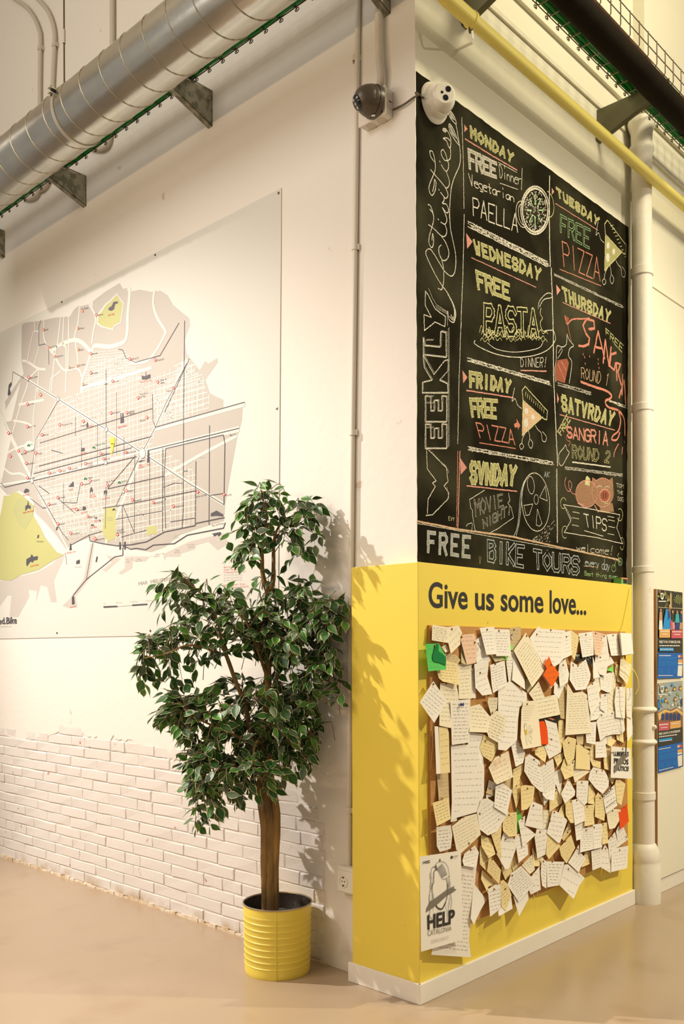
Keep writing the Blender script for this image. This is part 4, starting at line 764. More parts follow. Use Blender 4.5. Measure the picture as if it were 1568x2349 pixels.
for a in [('Q', 'Sants Estació', 140, 308, 45), ('Q', 'Plaça Sants', 110, 322, 30), ('Q', 'Hospital Clínic', 328, 168, 55), ('Q', 'Diagonal', 426, 172, 32), ('Q', 'Verdaguer', 596, 105, 40), ('Q', 'Sagrada', 680, 98, 28), ('Q', 'Família', 682, 108, 28), ('Q', 'Encants', 740, 145, 28), ('Q', 'Girona', 540, 322, 28), ('Q', 'Tetuan', 556, 350, 26), ('Q', 'Monumental', 672, 316, 45), ('Q', 'Glòries', 740, 330, 26, 8, 0), ('Q', 'Universitat', 372, 402, 38), ('Q', 'Urgell', 325, 413, 22),
          ('Q', 'Rocafort', 268, 425, 28), ('Q', 'Espanya', 152, 452, 32), ('Q', 'Passeig', 462, 372, 26), ('Q', 'de Gràcia', 462, 383, 28), ('Q', 'Catalunya', 440, 482, 36), ('Q', 'Urquinaona', 484, 464, 42), ('Q', 'Arc de Triomf', 560, 470, 48), ('Q', 'Marina', 678, 518, 26), ('Q', 'Bogatell', 710, 568, 34), ('Q', 'Llacuna', 820, 581, 36), ('Q', 'Poblenou', 928, 601, 42), ('Q', 'Selva de Mar', 1035, 548, 58), ('Q', 'Fòrum', 1193, 540, 30), ('Q', 'Besòs', 1215, 222, 32), ('Q', 'Parc del Fòrum', 1120, 700, 62), ('Q', 'Barceloneta', 510, 775, 40), ('Q', 'Drassanes', 382, 745, 38), ('Q', 'Ciutadella', 615, 728, 38), ('Q', 'Vila Olímpica', 615, 740, 44), ('Q', 'Jaume I', 472, 655, 26), ('Q', 'Liceu', 414, 618, 18), ('Q', 'Paral·lel', 314, 694, 26), ('Q', 'Poble Sec', 266, 590, 32), ('Q', 'St. Antoni', 313, 554, 30), ('Q', 'Hostafrancs', 146, 374, 34), ('Q', 'Tarragona', 196, 320, 28), ('Q', 'Entença', 230, 222, 26), ('Q', 'Les Corts', 152, 58, 28), ('Q', 'Plaça del Centre', 152, 178, 36), ('Q', 'Badal', 50, 212, 14), ('Q', 'Montbau', 195, 785, 34, 7, 0),
          ('P', 'Vallcarca', 515, 694, 30), ('P', 'Alfons X', 696, 926, 34), ('P', 'Guinardó', 830, 932, 36), ('P', 'Camp de', 845, 1038, 34), ("P", "l'Arpa", 847, 1052, 22), ('P', 'Navas', 882, 1096, 24), ('P', 'Lesseps', 486, 898, 30), ('P', 'Fontana', 488, 1002, 28), ('P', 'Joanic', 605, 1045, 24), ('P', 'Sarrià', 232, 772, 22), ('P', 'Les Tres Torres', 262, 864, 40), ('P', 'La Bonanova', 292, 914, 40), ('P', 'Pàdua', 420, 878, 20), ('P', 'Muntaner', 368, 974, 28), ('P', 'Sant Gervasi', 414, 960, 36), ('P', 'Gràcia', 444, 1063, 18), ('P', 'Maria Cristina', 158, 1026, 40), ('P', 'Av. Tibidabo', 430, 662, 38), ('P', 'El Putxet', 418, 765, 26), ('P', 'Hospital de', 738, 1112, 42), ('P', 'St. Pau', 740, 1126, 26)]:
    mt_(*a)
for a in [('P', 'Park Güell', 572, 694, 32), ('P', 'Hospital de St. Pau', 741, 1048, 58), ('Q', 'Sagrada Família', 622, 180, 48), ('Q', 'Torre Agbar', 774, 378, 18), ('Q', 'Museu', 735, 380, 18), ('Q', 'del Disseny', 733, 392, 28), ('Q', 'La Pedrera', 470, 175, 22), ('Q', 'Casa Batlló', 427, 320, 30), ('Q', 'Plaça de les Arenes', 120, 540, 36), ('Q', 'Palau Nacional', 122, 632, 55), ('Q', 'Palau de la', 474, 538, 24), ('Q', 'Música Catalana', 474, 550, 34), ('Q', 'Arc del Triomf', 540, 560, 38), ('Q', 'La Catedral', 430, 632, 30), ('Q', 'Mirador de Colom', 352, 845, 46), ('Q', 'Hotel Vela', 370, 1132, 30), ('Q', 'Castell de Montjuïc', 160, 915, 45), ('Q', 'MACBA', 366, 512, 18), ('Q', 'Santa Maria', 476, 712, 34), ('Q', 'La Boqueria', 372, 612, 28), ('Q', 'Museu Picasso', 498, 676, 26)]:
    mt_(*a, col='red')
for a in [('Q', 'Estació', 152, 272, 22), ('Q', 'Passeig de Gràcia', 505, 274, 50), ('Q', 'Catalunya', 460, 448, 26), ('Q', 'Estació del Nord', 640, 468, 28)]: mt_(*a, col='green')
for s, x, y, wd in (('Platja', 820, 852, 18), ('Bogatell', 815, 864, 26), ('Platja', 925, 832, 20), ('Mar Bella', 920, 843, 30), ('Platja Nova', 988, 803, 40), ('Mar Bella', 992, 815, 32), ('Parc del', 918, 755, 26), ('Poblenou', 916, 766, 30), ('Port', 668, 880, 12), ('Olímpic', 664, 892, 22), ('Platja', 724, 878, 18), ('Nova Icària', 716, 888, 34), ('Maremagnum', 393, 920, 38), ('Parc de la', 566, 660, 28), ('Ciutadella', 568, 672, 26), ('Ramon Turró', 715, 642, 42), ('Doctor Trueta', 715, 690, 44), ('Pere IV', 1055, 342, 26), ('Salvador Espriu', 692, 792, 44), ('Av. Diagonal', 470, 130, 34)):
    mt_('Q', s, x, y, wd, 7, -.12, 'grey')
mt_('Q', 'Gran Via de les Corts Catalanes', 986, 252, 112, 8, -.26, 'line'); mt_('Q', 'Sant Joan de Malta', 740, 462, 52, 7, -.2, 'grey')
mt_('Q', 'Gran Via de les Corts Catalanes', 215, 468, 80, 7, -.25, 'grey')
ftext(f, 'MAR  MEDITERRÀNIA', cv('Q', [(730, 1002), (962, 966), (962, 985), (732, 1020)]), .0026, mk('grey'), 0, 1)
for k, (s, wd, col) in enumerate([('Barcelona Airport', 90, 'red'), ('Línia R - Terminal 1 - 25 min', 110, 'red'), ('Pl. Catalunya Barcelona - Terminal T1', 115, 'red'), ('De 5:35 a 7:20 cada 10 min', 95, 'grey'), ('De 7:30 a 22:50 cada 5 min', 95, 'grey'), ('De 22:55 a 1:00 cada 10 min', 95, 'grey'), ('Línia 46 - Terminal 1 - 25 min', 110, 'red'), ('Pl. Espanya Barcelona - Terminal T2', 130, 'red')]):
    mt_('Q', s, 1182, 920 + k * 14 + (10 if k > 5 else 0), wd, 8, -.05, col)
for x, s in ((546, '0'), (612, '500 m'), (690, '1.000 m'), (768, '1.500 m')): mt_('Q', s, x, 1112 - (x - 546) * .06, 8 + 4 * len(s) * (s != '0'), 7, -.05, 'grey')
ftext(f, 'ed.Bike', cv('Q', [(-8, 1194), (88, 1186), (88, 1222), (-8, 1226)]), .0026, mk('line'), .02, 2)
mt_('Q', 'HOSTEL BARCELONA', -10, 1236, 70, 6, -.02, 'grey'); mt_('Q', 'Bed.Bike', 580, 258, 26, 8, 0, 'line', .02)
f.obj('printed_lettering', MM, mt, 'tiny dark and red printed place names')
layer('printed_scale', .0024, [('Q', 'p', 'line', [(546, 1131), (620, 1128), (620, 1135), (547, 1139)]), ('Q', 'p', 'line', [(698, 1122), (778, 1117), (778, 1124), (698, 1129)]), ('Q', .002, 'grey', [(620, 1132), (698, 1126)])], 'black and white scale bar')
for p in ((639, 443), (356, 585), (142, 693), (635, 937), (131, 1452), (345, 1447)):
    q = hit(*p, 'y', ym)
    child('screw', mt, MB().lathe([(0, -.004), (.006, -.003), (.007, 0)], (q.x, q.y, q.z), 10, 'y'), mat('screw_steel', (.18, .15, .11), .4, .8), True)
for o_ in list(mt.children) + list(cbt.children):
    if o_.name.split('.')[0] in ('printed_stations', 'printed_landmarks', 'printed_lettering', 'printed_street_grid', 'printed_roundabouts', 'printed_coast', 'printed_lines', 'printed_avenues', 'chalk_divider', 'chalk_shading', 'chalk_underlines', 'chalk_lines'): o_['kind'] = 'stuff'
# ------------------------------------------------------------------ ducts, pipes, trays, cameras
M_galv = mat('galvanised_steel', (0.66, 0.65, 0.59), 0.23, .94, noise=.7, nscale=7, col2=(0.54, 0.55, 0.51), bump=.06, bscale=14, stretch=(1, 3, 3))
M_galv2 = mat('spangled_zinc', (0.36, 0.34, 0.26), 0.45, .7, noise=1, nscale=26, col2=(0.18, 0.18, 0.13), detail=3, nlo=.45, nhi=.6)
M_seam = mat('duct_seam', (0.40, 0.36, 0.27), 0.45, .8)
M_wire = mat('zinc_wire', (0.26, 0.22, 0.15), .45, .7)
M_wired = mat('dark_wire', (0.10, 0.08, 0.05), .5, .6)
M_pvc = mat('grey_painted_conduit', (0.56, 0.50, 0.42), .5)
M_pvcw = mat('white_painted_conduit', (0.72, 0.67, 0.58), .5)
M_bract = mat('dull_bracket_steel', (0.17, 0.165, 0.10), .5, .5, noise=.6, nscale=5, col2=(0.13, 0.125, 0.075))
M_cabg = mat('green_cable_sheath', (0.0, 0.20, 0.02), .35)
M_cabd = mat('dark_cable_sheath', (0.0, 0.05, 0.03), .4)
DYc, DZc, DR = -0.45, 4.155, 0.142
dx0, dx1 = -3.42, 0.0
dt = thing('spiral_duct', 'large round galvanised spiral duct running up under the ceiling above the map', 'duct', (dx0, DYc, DZc))
child('tube', dt, MB().lathe([(DR, dx0 + k * (dx1 - dx0) / 20) for k in range(21)], (0, DYc, DZc), 56, 'x'), M_galv, True)
xa, xc = hit(36, 281, 'y', DYc).x, hit(275, 88, 'y', DYc).x
pitch = (xc - xa) / 6
k = 0; ph = xa - 10 * pitch
while ph + pitch * k < dx1:                     # each turn of the lock seam
    x = ph + pitch * k; k += 1
    if x < dx0: continue
    pts = [(x + pitch * (a / 24), DYc + (DR + .0008) * math.cos(2 * math.pi * a / 24 + 1.6), DZc + (DR + .0008) * math.sin(2 * math.pi * a / 24 + 1.6)) for a in range(25)]
    child('seam', dt, MB().tube(pts, .0032, 5, False), M_seam, True)
child('end_flange', dt, MB().lathe([(DR - .02, dx0 - .004), (DR + .004, dx0 - .004), (DR + .004, dx0 + .012), (DR, dx0 + .014)], (0, DYc, DZc), 48, 'x'), M_seam, True)
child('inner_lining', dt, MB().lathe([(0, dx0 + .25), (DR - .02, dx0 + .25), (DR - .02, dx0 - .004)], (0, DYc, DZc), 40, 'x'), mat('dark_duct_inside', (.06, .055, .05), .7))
# hanging clamp and its rod
cxp = hit(120, 300, 'y', DYc - DR).x
cl = thing('duct_clamp', 'pale steel ring clamp with an eared bolt around the spiral duct', 'clamp', (cxp, DYc, DZc))
child('ring', cl, MB().lathe([(DR + .001, cxp - .011), (DR + .006, cxp - .011), (DR + .006, cxp + .011), (DR + .001, cxp + .011)], (0, DYc, DZc), 48, 'x'), mat('bright_zinc', (.66, .63, .54), .35, .7), True)
ez = DZc + .06; ey = DYc - math.sqrt(DR ** 2 - .06 ** 2)
for s, zt in ((1, .012), (-1, -.012)):
    child('ear', cl, MB().box((cxp - .012, ey - .032, ez + zt - .002), (cxp + .012, ey + .004, ez + zt + .002)), MATS['bright_zinc'])
child('bolt', cl, MB().tube([(cxp, ey - .02, ez - .025), (cxp, ey - .02, ez + .025)], .004, 8), M_wired, True)
child('rubber_pad', cl, MB().box((cxp - .011, ey - .012, ez - .010), (cxp + .011, ey, ez + .010)), M_black)
rx = hit(147, 100, 'y', DYc + .02)
rt = thing('threaded_rod', 'thin dark threaded hanger rod dropping from the ceiling to the spiral duct', 'rod', (rx.x, DYc + .02, DZc + DR))
child('rod', rt, MB().tube([(rx.x, DYc + .02, DZc + DR - .01), (rx.x, DYc + .02, 6.3)], .0042, 8), M_wired, True)
q = hit(147, 84, 'y', DYc + .02)
child('coupling_nut', rt, MB().tube([(rx.x, DYc + .02, q.z - .035), (rx.x, DYc + .02, q.z + .035)], .009, 6), M_pvc)

def basket(name, label, along, a0, a1, n0, n1, z, h, cables, mw, first, step=0.1, near_only=False):
    """wire basket tray; along = 'x' or 'y', n0..n1 across, z bottom, h side height"""
    P = (lambda a, n_, zz_: (a, n_, zz_)) if along == 'x' else (lambda a, n_, zz_: (n_, a, zz_))
    t = thing(name, label, 'cable tray', P(a0, n0, z))
    s = 1 if n1 > n0 else -1
    for n_, q in ((n0, 0), (n0 + (n1 - n0) * .33, 0), (n0 + (n1 - n0) * .66, 0), (n1, 0), (n0, h), (n1, h), (n0, h * .5), (n1, h * .5)):
        child('long_wire', t, MB().tube([P(a0, n_, z + q), P(a1, n_, z + q)], .0028, 6), mw, True)
    e = .004 * s
    prof = [(n0 - e, h), (n0 - e, .01), (n0 + 2 * e, -.006), (n1 - 2 * e, -.006), (n1 + e, .01), (n1 + e, h)]
    me = MB().tube([P(0, p, q) for p, q in prof], .0030, 6).obj('cross_wire', mw, t, True)
    a = first; me.parent = t; me.matrix_parent_inverse = Matrix()
    base = Vector(t.location); me.location = Vector(P(a, 0, z)) - base; a += step
    hook = MB().tube([P(0, n0 - .5 * e, .004)] + [P(.012 * math.sin(b), n0 - 2.2 * e, -.006 - .0075 * math.cos(b)) for b in [x * .5 for x in range(13)]], .0022, 5)
    hk = hook.obj('wire_loop', mw, t, True); hk.matrix_parent_inverse = Matrix(); hk.location = me.location
    while a < a1:
        for o in (me, hk):
            c = o.copy(); COL.objects.link(c); c.parent = t; c.location = Vector(P(a, 0, z)) - base
        a += step
    for nn, zo, r, m in cables:
        pts = [P(a0 + (a1 - a0) * k / 30, n0 + s * nn + random.uniform(-.004, .004), z + zo + random.uniform(-.002, .002)) for k in range(31)]
        child('cable', t, MB().tube(curve(pts, 2), r, 8), m, True)
    return t
zl = 4.352
basket('cable_tray', 'wire basket tray with green cables resting on brackets behind the spiral duct', 'x', -4.6, -0.12, -0.036, -0.36, zl, .06, [(.006, .010, .009, M_cabg), (.022, .012, .009, M_cabg), (.040, .010, .009, M_cabg), (.052, .012, .010, M_cabg), (.075, .011, .008, M_cabg), (.10, .011, .009, M_cabd)], M_wired, -4.55, .105)
zr = 4.392
basket('cable_tray', 'wire basket tray with green cables above the black pipe on the right', 'y', 0.2, 3.6, 0.108, 0.316, zr, .125, [(.012, .012, .010, M_cabg), (.032, .013, .011, M_cabg), (.052, .012, .010, M_cabg), (.030, .030, .010, M_cabg), (.066, .012, .006, M_cabd), (.190, .012, .007, mat('red_cable_sheath', (.30, .07, .03), .5))], M_wire, 0.25, .1)
def wall_bracket(label, xw, grp):
    """triangular channel bracket on the left wall"""
    t = thing('shelf_bracket', label, 'bracket', (xw, YW, zl - .19), grp)
    yo = -0.36; zt = zl - .006; zb_ = zl - .19
    child('web', t, MB().add([(xw, YW, zt), (xw, YW, zb_), (xw, yo, zt - .03), (xw, yo, zt), (xw - .003, YW, zt), (xw - .003, YW, zb_), (xw - .003, yo, zt - .03), (xw - .003, yo, zt)], [(0, 3, 2, 1), (4, 5, 6, 7), (0, 1, 5, 4), (1, 2, 6, 5), (2, 3, 7, 6), (3, 0, 4, 7)]), M_galv2)
    child('lower_flange', t, MB().add([(xw, YW, zb_), (xw - .034, YW, zb_), (xw - .034, yo, zt - .03), (xw, yo, zt - .03), (xw, YW, zb_ + .003), (xw - .034, YW, zb_ + .003), (xw - .034, yo, zt - .027), (xw, yo, zt - .027)], [(0, 1, 2, 3), (4, 7, 6, 5), (0, 4, 5, 1), (2, 6, 7, 3), (1, 5, 6, 2), (0, 3, 7, 4)]), M_galv2)
    child('top_flange', t, MB().box((xw - .034, yo, zt - .001), (xw, YW, zt + .002)), M_galv2)
    child('wall_plate', t, MB().box((xw - .034, YW - .003, zb_), (xw, YW, zt)), M_galv2)
    for k in range(4): child('slot', t, MB().box((xw + .0003, YW - .07 - k * .07, zt - .014), (xw + .0012, YW - .115 - k * .07, zt - .009)), M_pvcw)
    child('bolt', t, MB().lathe([(0, xw + .006), (.006, xw + .005), (.007, xw)], (0, YW - .02, zt - .05), 8, 'x'), M_seam, True)
wall_bracket('triangular zinc bracket on the wall above the map, right one', hit(487, 250, 'y', YW).x, 'tray brackets on the left wall')
wall_bracket('triangular zinc bracket near the left end of the duct', hit(198, 440, 'y', YW).x, 'tray brackets on the left wall')
wall_bracket('triangular zinc bracket cut by the frame above the junction box', hit(895, 10, 'y', YW).x, 'tray brackets on the left wall')
wall_bracket('triangular zinc bracket at the far left edge of the frame', hit(11, 520, 'y', YW).x, 'tray brackets on the left wall')
# conduits on the left wall
def conduit(label, pxs, r, y, m, straps=(), name='conduit', n=8, mb=None):
    P = [hit(a, b_, 'y', y) for a, b_ in pxs]
    t = thing(name, label, 'conduit', tuple(P[-1]))
    child('tube', t, mb or MB().tube(curve(P, n), r, 10), m, True)
    for s in straps:
        q = hit(s[0], s[1], 'y', y)
        child('strap', t, MB().lathe([(r, -.012), (r + .004, -.012), (r + .004, .012), (r, .012)], (q.x, q.y, q.z), 14), m, True)
        child('strap_foot', t, MB().box((q.x - r - .008, q.y, q.z - .012), (q.x + r + .008, YW, q.z + .012)), m)
    return t
yc_ = YW - .022
conduit('grey conduit bending left at the top, leftmost behind the duct', [(20, -12), (38, 0), (62, 18), (80, 44), (90, 70), (92.5, 86), (92, 130), (91, 200), (91, 330)], .0125, yc_, M_pvc, [(92, 111)])
conduit('grey conduit bending left at the top, second from the left behind the duct', [(75, -14), (91, 2), (106, 20), (117, 42), (124, 70), (125, 103), (122, 160), (120, 216), (118, 330)], .0125, yc_, M_pvc, [(125, 103)])
conduit('straight grey conduit dropping behind the duct and hooking into the tray', [(257, -20), (257, 100), (254, 220), (252, 300), (251, 318), (246, 332), (236, 340), (222, 342), (205, 338)], .0145, yc_, M_pvc)
conduit('short grey conduit elbow hooking under the tray left of the bracket', [(94, 380), (92, 415), (88, 438), (78, 452), (62, 456), (50, 452)], .0135, yc_, M_pvc)
conduit('short grey conduit elbow tight beside the leftmost wall bracket', [(115, 380), (112, 410), (106, 424), (96, 434), (84, 436)], .0135, yc_, M_pvc)
conduit('long white conduit running down the wall corner to the socket', [(821, -20), (817, 300), (812, 700), (808, 1000), (805, 1300), (801, 1700), (798, 1992)], .012, YW - .014, M_pvcw, [(815, 134), (814, 568), (809, 993), (800, 1858)])
# corrugated hose
P = curve([hit(a, b_, 'y', YW - .03) for a, b_ in [(868, -20), (868, 60), (869, 130), (873, 170), (871, 200)]], 34)
conduit('white corrugated flexible hose feeding the grey junction box', [(868, -20), (871, 200)], .01, YW - .02, M_pvcw, name='flexible_hose', mb=MB().tube(P, [.0165 if k % 2 else .0135 for k in range(len(P))], 12))
# junction box on the left wall
xr_ = hit(901, 240, 'y', YW).x
yf = YW
for k in range(400):
    yf = YW - k * .0005
    if (hit(882, 240, 'x', xr_).y) >= yf: break
z1, z0 = hit(901, 208, 'y', YW).z, hit(901, 272, 'y', YW).z
jb = thing('junction_box', 'pale grey plastic junction box with knockouts behind the dark dome camera', 'junction box', (xr_, YW, z0))
jbody = bevel(child('body', jb, MB().box((xr_ - .15, yf + .008, z0), (xr_, YW, z1)), M_pvcw), .008, 3)
jlid = bevel(child('lid', jb, MB().box((xr_ - .153, yf, z0 - .003), (xr_ + .003, yf + .012, z1 + .003)), M_pvcw), .006, 3)
ym_ = (yf + YW) / 2 + .006
for zk in (z1 - .04, z0 + .045): child('knockout', jbody, MB().lathe([(.0, .002), (.020, .002), (.022, .0)], (xr_ + .0, ym_, zk), 20, 'x'), M_pvc, True)
for k in range(2):
    child('knockout', jbody, MB().lathe([(.022, .0), (.020, -.002), (0, -.002)], (xr_ - .045 - k * .06, ym_, z0), 20, 'z'), M_pvc, True)
for zk in (z1 - .012, z0 + .012): child('screw', jlid, MB().lathe([(0, -.002), (.005, -.0015), (.006, 0)], (xr_ - .015, yf, zk), 10, 'y'), M_wired, True)
def rotmesh(mb, org, d):
    """turn a lathe built along +z so its axis points along d from org"""
    R_ = Vector(d).to_track_quat('Z', 'Y').to_matrix()
    mb.v = [R_ @ v + Vector(org) for v in mb.v]; return mb
M_dome = mat('dark_bronze_plastic', (0.075, 0.055, 0.035), .38)
M_cams = mat('white_camera_shell', (0.80, 0.77, 0.66), .35)
M_glass = mat('black_glass', (0.008, 0.008, 0.012), .08)
c0 = hit(862, 236, 'y', yf - .002); dr = Vector((-.25, -1, -.03)).normalized()
dc = thing('dome_camera', 'dark brown dome security camera mounted on the grey junction box', 'camera', tuple(c0))
pr = [(0, 0), (.066, 0), (.067, .010), (.066, .020)]
child('base_ring', dc, rotmesh(MB().lathe(pr, (0, 0, 0), 36), c0, dr), M_dome, True)
pr = [(.064, .020), (.064, .024), (.062, .040), (.0605, .043), (.0610, .045), (.055, .062), (.046, .078), (.034, .092), (.018, .100), (0, .103)]
child('housing', dc, rotmesh(MB().lathe(pr, (0, 0, 0), 36), c0, dr), M_dome, True)
fd = Vector((-.55, -.80, -.55)).normalized()
fo = c0 + dr * .052 + fd * .036
dface = child('faceplate', dc, rotmesh(MB().lathe([(0, .016), (.026, .015), (.033, .008), (.034, -.02)], (0, 0, 0), 28), fo, fd), M_glass, True)
for s in (-1, 0, 1):
    sd = fd.cross(Vector((0, 0, 1))).normalized()
    child('lens', dface, rotmesh(MB().lathe([(0, .0185), (.006, .018), (.007, .014)], (0, 0, 0), 12), fo + sd.cross(fd) * (-s * .017), fd), MATS['bright_zinc'], True)
child('label_sticker', dc, rotmesh(MB().box((-.008, -.004, .0), (.008, .004, .0015)), c0 + dr * .016 + Vector((.01, -.01, -.0665)), (.1, -.25, -1)), M_white)
c1 = hit(993, 238, 'x', xb); dw = Vector((1, -.10, -.05)).normalized()
wc = thing('turret_camera', 'white turret security camera mounted on the top left corner of the chalkboard', 'camera', tuple(c1))
child('base_ring', wc, rotmesh(MB().lathe([(0, 0), (.082, 0), (.084, .006), (.080, .014), (.074, .018), (.070, .024), (.066, .045), (.058, .052)], (0, 0, 0), 40), c1, dw), M_cams, True)
bo = c1 + dw * .045; fdw = Vector((.80, -.55, -.05)).normalized()
pr = [(.060 * math.sin(a), .060 * math.cos(a)) for a in [math.pi * k / 16 for k in range(5, 15)]]
pr = [(0, .050), (.040, .050), (.047, .044)] + pr
wball = child('ball', wc, rotmesh(MB().lathe(pr, (0, 0, 0), 36), bo, fdw), M_cams, True)
sd = Vector((0, 0, 1)).cross(fdw).normalized(); ud = fdw.cross(sd)
for a, b_, r in ((.015, .018, .0115), (.004, -.018, .0115), (-.012, .002, .005)):
    child('lens', wball, rotmesh(MB().lathe([(r + .002, .049), (r, .0515), (r * .6, .0512), (0, .0512)], (0, 0, 0), 16), bo + sd * a + ud * b_, fdw), M_glass, True)
cb = curve([hit(901, 252, 'y', YW - .012), hit(925, 240, 'y', YW - .014), hit(948, 224, 'y', YW - .010), hit(957, 220, 'y', YW - .006), Vector((XW + .006, YW - .004, hit(959, 220, 'x', XW).z)), hit(968, 223, 'x', XW + .008), hit(977, 229, 'x', XW + .012)], 6)
tag(MB().tube(cb, .0042, 8).obj('camera_cable', M_wired, None, True), 'black cable looping round the wall corner from the junction box to the white camera', 'cable')

# socket on the left wall
xs0, xs1 = hit(771, 2020, 'y', YW - .05).x, hit(771, 2020, 'y', YW - .05).x + .105
sz1, sz0 = hit(785, 1989, 'y', YW - .05).z, hit(785, 2050, 'y', YW - .05).z
so = thing('wall_socket', 'surface mounted white power socket at the foot of the white conduit', 'socket', (xs0, YW, sz0))
bevel(child('back_box', so, MB().box((xs0, YW - .042, sz0), (xs1, YW, sz1)), M_cams), .004, 2)
bevel(child('cover', so, MB().box((xs0 + .006, YW - .05, sz0 + .008), (xs1 - .004, YW - .041, sz1 - .018)), M_cams), .003, 2)
sx, sz = xs0 + .043, (sz0 + sz1) / 2 - .004
child('rim', so, MB().lathe([(.0265, 0), (.0265, -.004), (.0225, -.004), (.0205, -.0005)], (sx, YW - .05, sz), 32, 'y'), M_cams, True)
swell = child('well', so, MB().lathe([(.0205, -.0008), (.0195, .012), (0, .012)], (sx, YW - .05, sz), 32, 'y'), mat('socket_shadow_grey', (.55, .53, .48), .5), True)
for s in (-1, 1): child('pin_hole', swell, MB().lathe([(0, -.0012), (.003, -.001)], (sx + s * .008, YW - .05, sz), 10, 'y'), M_black)
for s in (-1, 1): child('earth_clip', swell, MB().box((sx - .004, YW - .0535, sz + s * .018 - .003), (sx + .004, YW - .049, sz + s * .018 + .003)), M_wired)

# yellow pipe and its hanger
PXc, PZc, PR = 0.098, 4.071, 0.0282
M_yp = mat('yellow_gloss_pipe_paint', (0.84, 0.72, 0.18), .38, noise=.3, nscale=6, col2=(.80, .68, .16))
yp = thing('yellow_pipe', 'yellow painted round pipe running along the top of the right wall', 'pipe', (PXc, -.35, PZc))
yj = hit(1085, 65, 'x', PXc).y
child('tube', yp, MB().tube([(PXc, yj - .01, PZc), (PXc, 6.5, PZc)], PR, 32), M_yp, True)
child('socket', yp, MB().tube([(PXc, yj - .20, PZc), (PXc, yj, PZc)], PR + .0035, 32), M_yp, True)
child('tube', yp, MB().tube([(PXc, -.35, PZc), (PXc, yj - .19, PZc)], PR + .0005, 32), M_yp, True)
hy = yj - .012
hg = thing('pipe_hanger', 'cream painted cranked strap holding the yellow pipe off the wall', 'bracket', (XW, hy, 4.03))
def strap(P, w_=.014, th=.004, m=None):
    mb = MB(); P = [Vector(p) for p in P]
    for a, b_ in zip(P, P[1:]):
        t = (b_ - a).normalized(); n_ = t.cross(Vector((0, 1, 0))).normalized() * th / 2; y_ = Vector((0, w_ / 2, 0))
        a = a - t * th * .3; b_ = b_ + t * th * .3
        mb.add([a - n_ - y_, a + n_ - y_, a + n_ + y_, a - n_ + y_, b_ - n_ - y_, b_ + n_ - y_, b_ + n_ + y_, b_ - n_ + y_], [(0, 1, 2, 3), (7, 6, 5, 4), (0, 4, 5, 1), (1, 5, 6, 2), (2, 6, 7, 3), (3, 7, 4, 0)])
    return mb
fy = hit(1046, 118, 'x', XW).y
child('arm', hg, strap([hit(1046, 134, 'x', XW + .002), hit(1046, 116, 'x', XW + .002), hit(1082, 98, 'x', PXc - .012), hit(1084, 88, 'x', PXc - .004), (PXc - .002, hy, PZc - PR)]), M_cams)
child('ring', hg, MB().lathe([(PR + .0036, -.007), (PR + .007, -.007), (PR + .007, .007), (PR + .0036, .007)], (PXc, hy, PZc), 32, 'y'), M_yp, True)
child('clamp_ear', hg, MB().box((PXc - .010, hy - .008, PZc - PR - .024), (PXc - .004, hy + .008, PZc - PR - .002)), M_wired)
child('bolt', hg, MB().tube([(PXc - .014, hy, PZc - PR - .014), (PXc + .006, hy, PZc - PR - .014)], .0028, 8), M_wired)
# small dark fittings left on the wall behind the pipe
for p, lb in (((1064, 48), 'small dark metal clip on the wall behind the yellow pipe, near the corner'), ((1373, 320), 'tiny dark clip on the wall under the middle of the yellow pipe')):
    q = hit(*p, 'x', XW + .01)
    o = MB().box((XW, q.y - .02, q.z - .008), (XW + .012, q.y + .02, q.z + .014)).add([(XW + .012, q.y - .02, q.z + .014), (XW + .012, q.y + .02, q.z + .014), (XW + .03, q.y + .02, q.z + .02), (XW + .03, q.y - .02, q.z + .02)], [(0, 1, 2, 3)]).obj('wall_clip', M_bract)
    tag(o, lb, 'clip')

# black pipe under the right tray
BXc, BZc, BR = 0.30, 4.298, 0.0606
yb1 = hit(1560, 316, 'z', BZc - BR).y
M_bp = mat('black_insulated_pipe', (0.010, 0.007, 0.003), .85, noise=.6, nscale=9, col2=(.018, .012, .005), bump=.15, bscale=40, spec=.12)
bp_ = thing('black_pipe', 'thick black insulated pipe hanging under the right cable tray', 'pipe', (BXc, 0.1, BZc))
child('tube', bp_, MB().tube([(BXc, .05, BZc), (BXc, yb1, BZc)], BR, 36), M_bp, True)
child('end_cap', bp_, MB().lathe([(BR, yb1), (BR + .004, yb1 + .001), (BR + .004, yb1 + .014), (BR - .006, yb1 + .016), (0, yb1 + .016)], (BXc, 0, BZc), 36, 'y'), M_bp, True)
# gusset brackets carrying the right tray
def gusset(label, y, zt=zr - .007):
    t = thing('gusset_bracket', label, 'bracket', (XW, y, zt - .16), 'tray brackets on the right wall')
    x1 = .33
    child('web', t, MB().add([(XW, y, zt), (XW, y, zt - .17), (x1, y, zt - .03), (x1, y, zt), (XW, y + .003, zt), (XW, y + .003, zt - .17), (x1, y + .003, zt - .03), (x1, y + .003, zt)], [(0, 1, 2, 3), (7, 6, 5, 4), (0, 4, 5, 1), (1, 5, 6, 2), (2, 6, 7, 3), (3, 7, 4, 0)]), M_bract)
    child('lower_flange', t, MB().add([(XW, y, zt - .17), (x1, y, zt - .03), (x1, y + .034, zt - .03), (XW, y + .034, zt - .17), (XW, y, zt - .173), (x1, y, zt - .033), (x1, y + .034, zt - .033), (XW, y + .034, zt - .173)], [(0, 1, 2, 3), (7, 6, 5, 4), (0, 4, 5, 1), (1, 5, 6, 2), (2, 6, 7, 3), (3, 7, 4, 0)]), M_bract)
    child('wall_plate', t, MB().box((XW, y, zt - .17), (XW + .003, y + .034, zt)), M_bract)
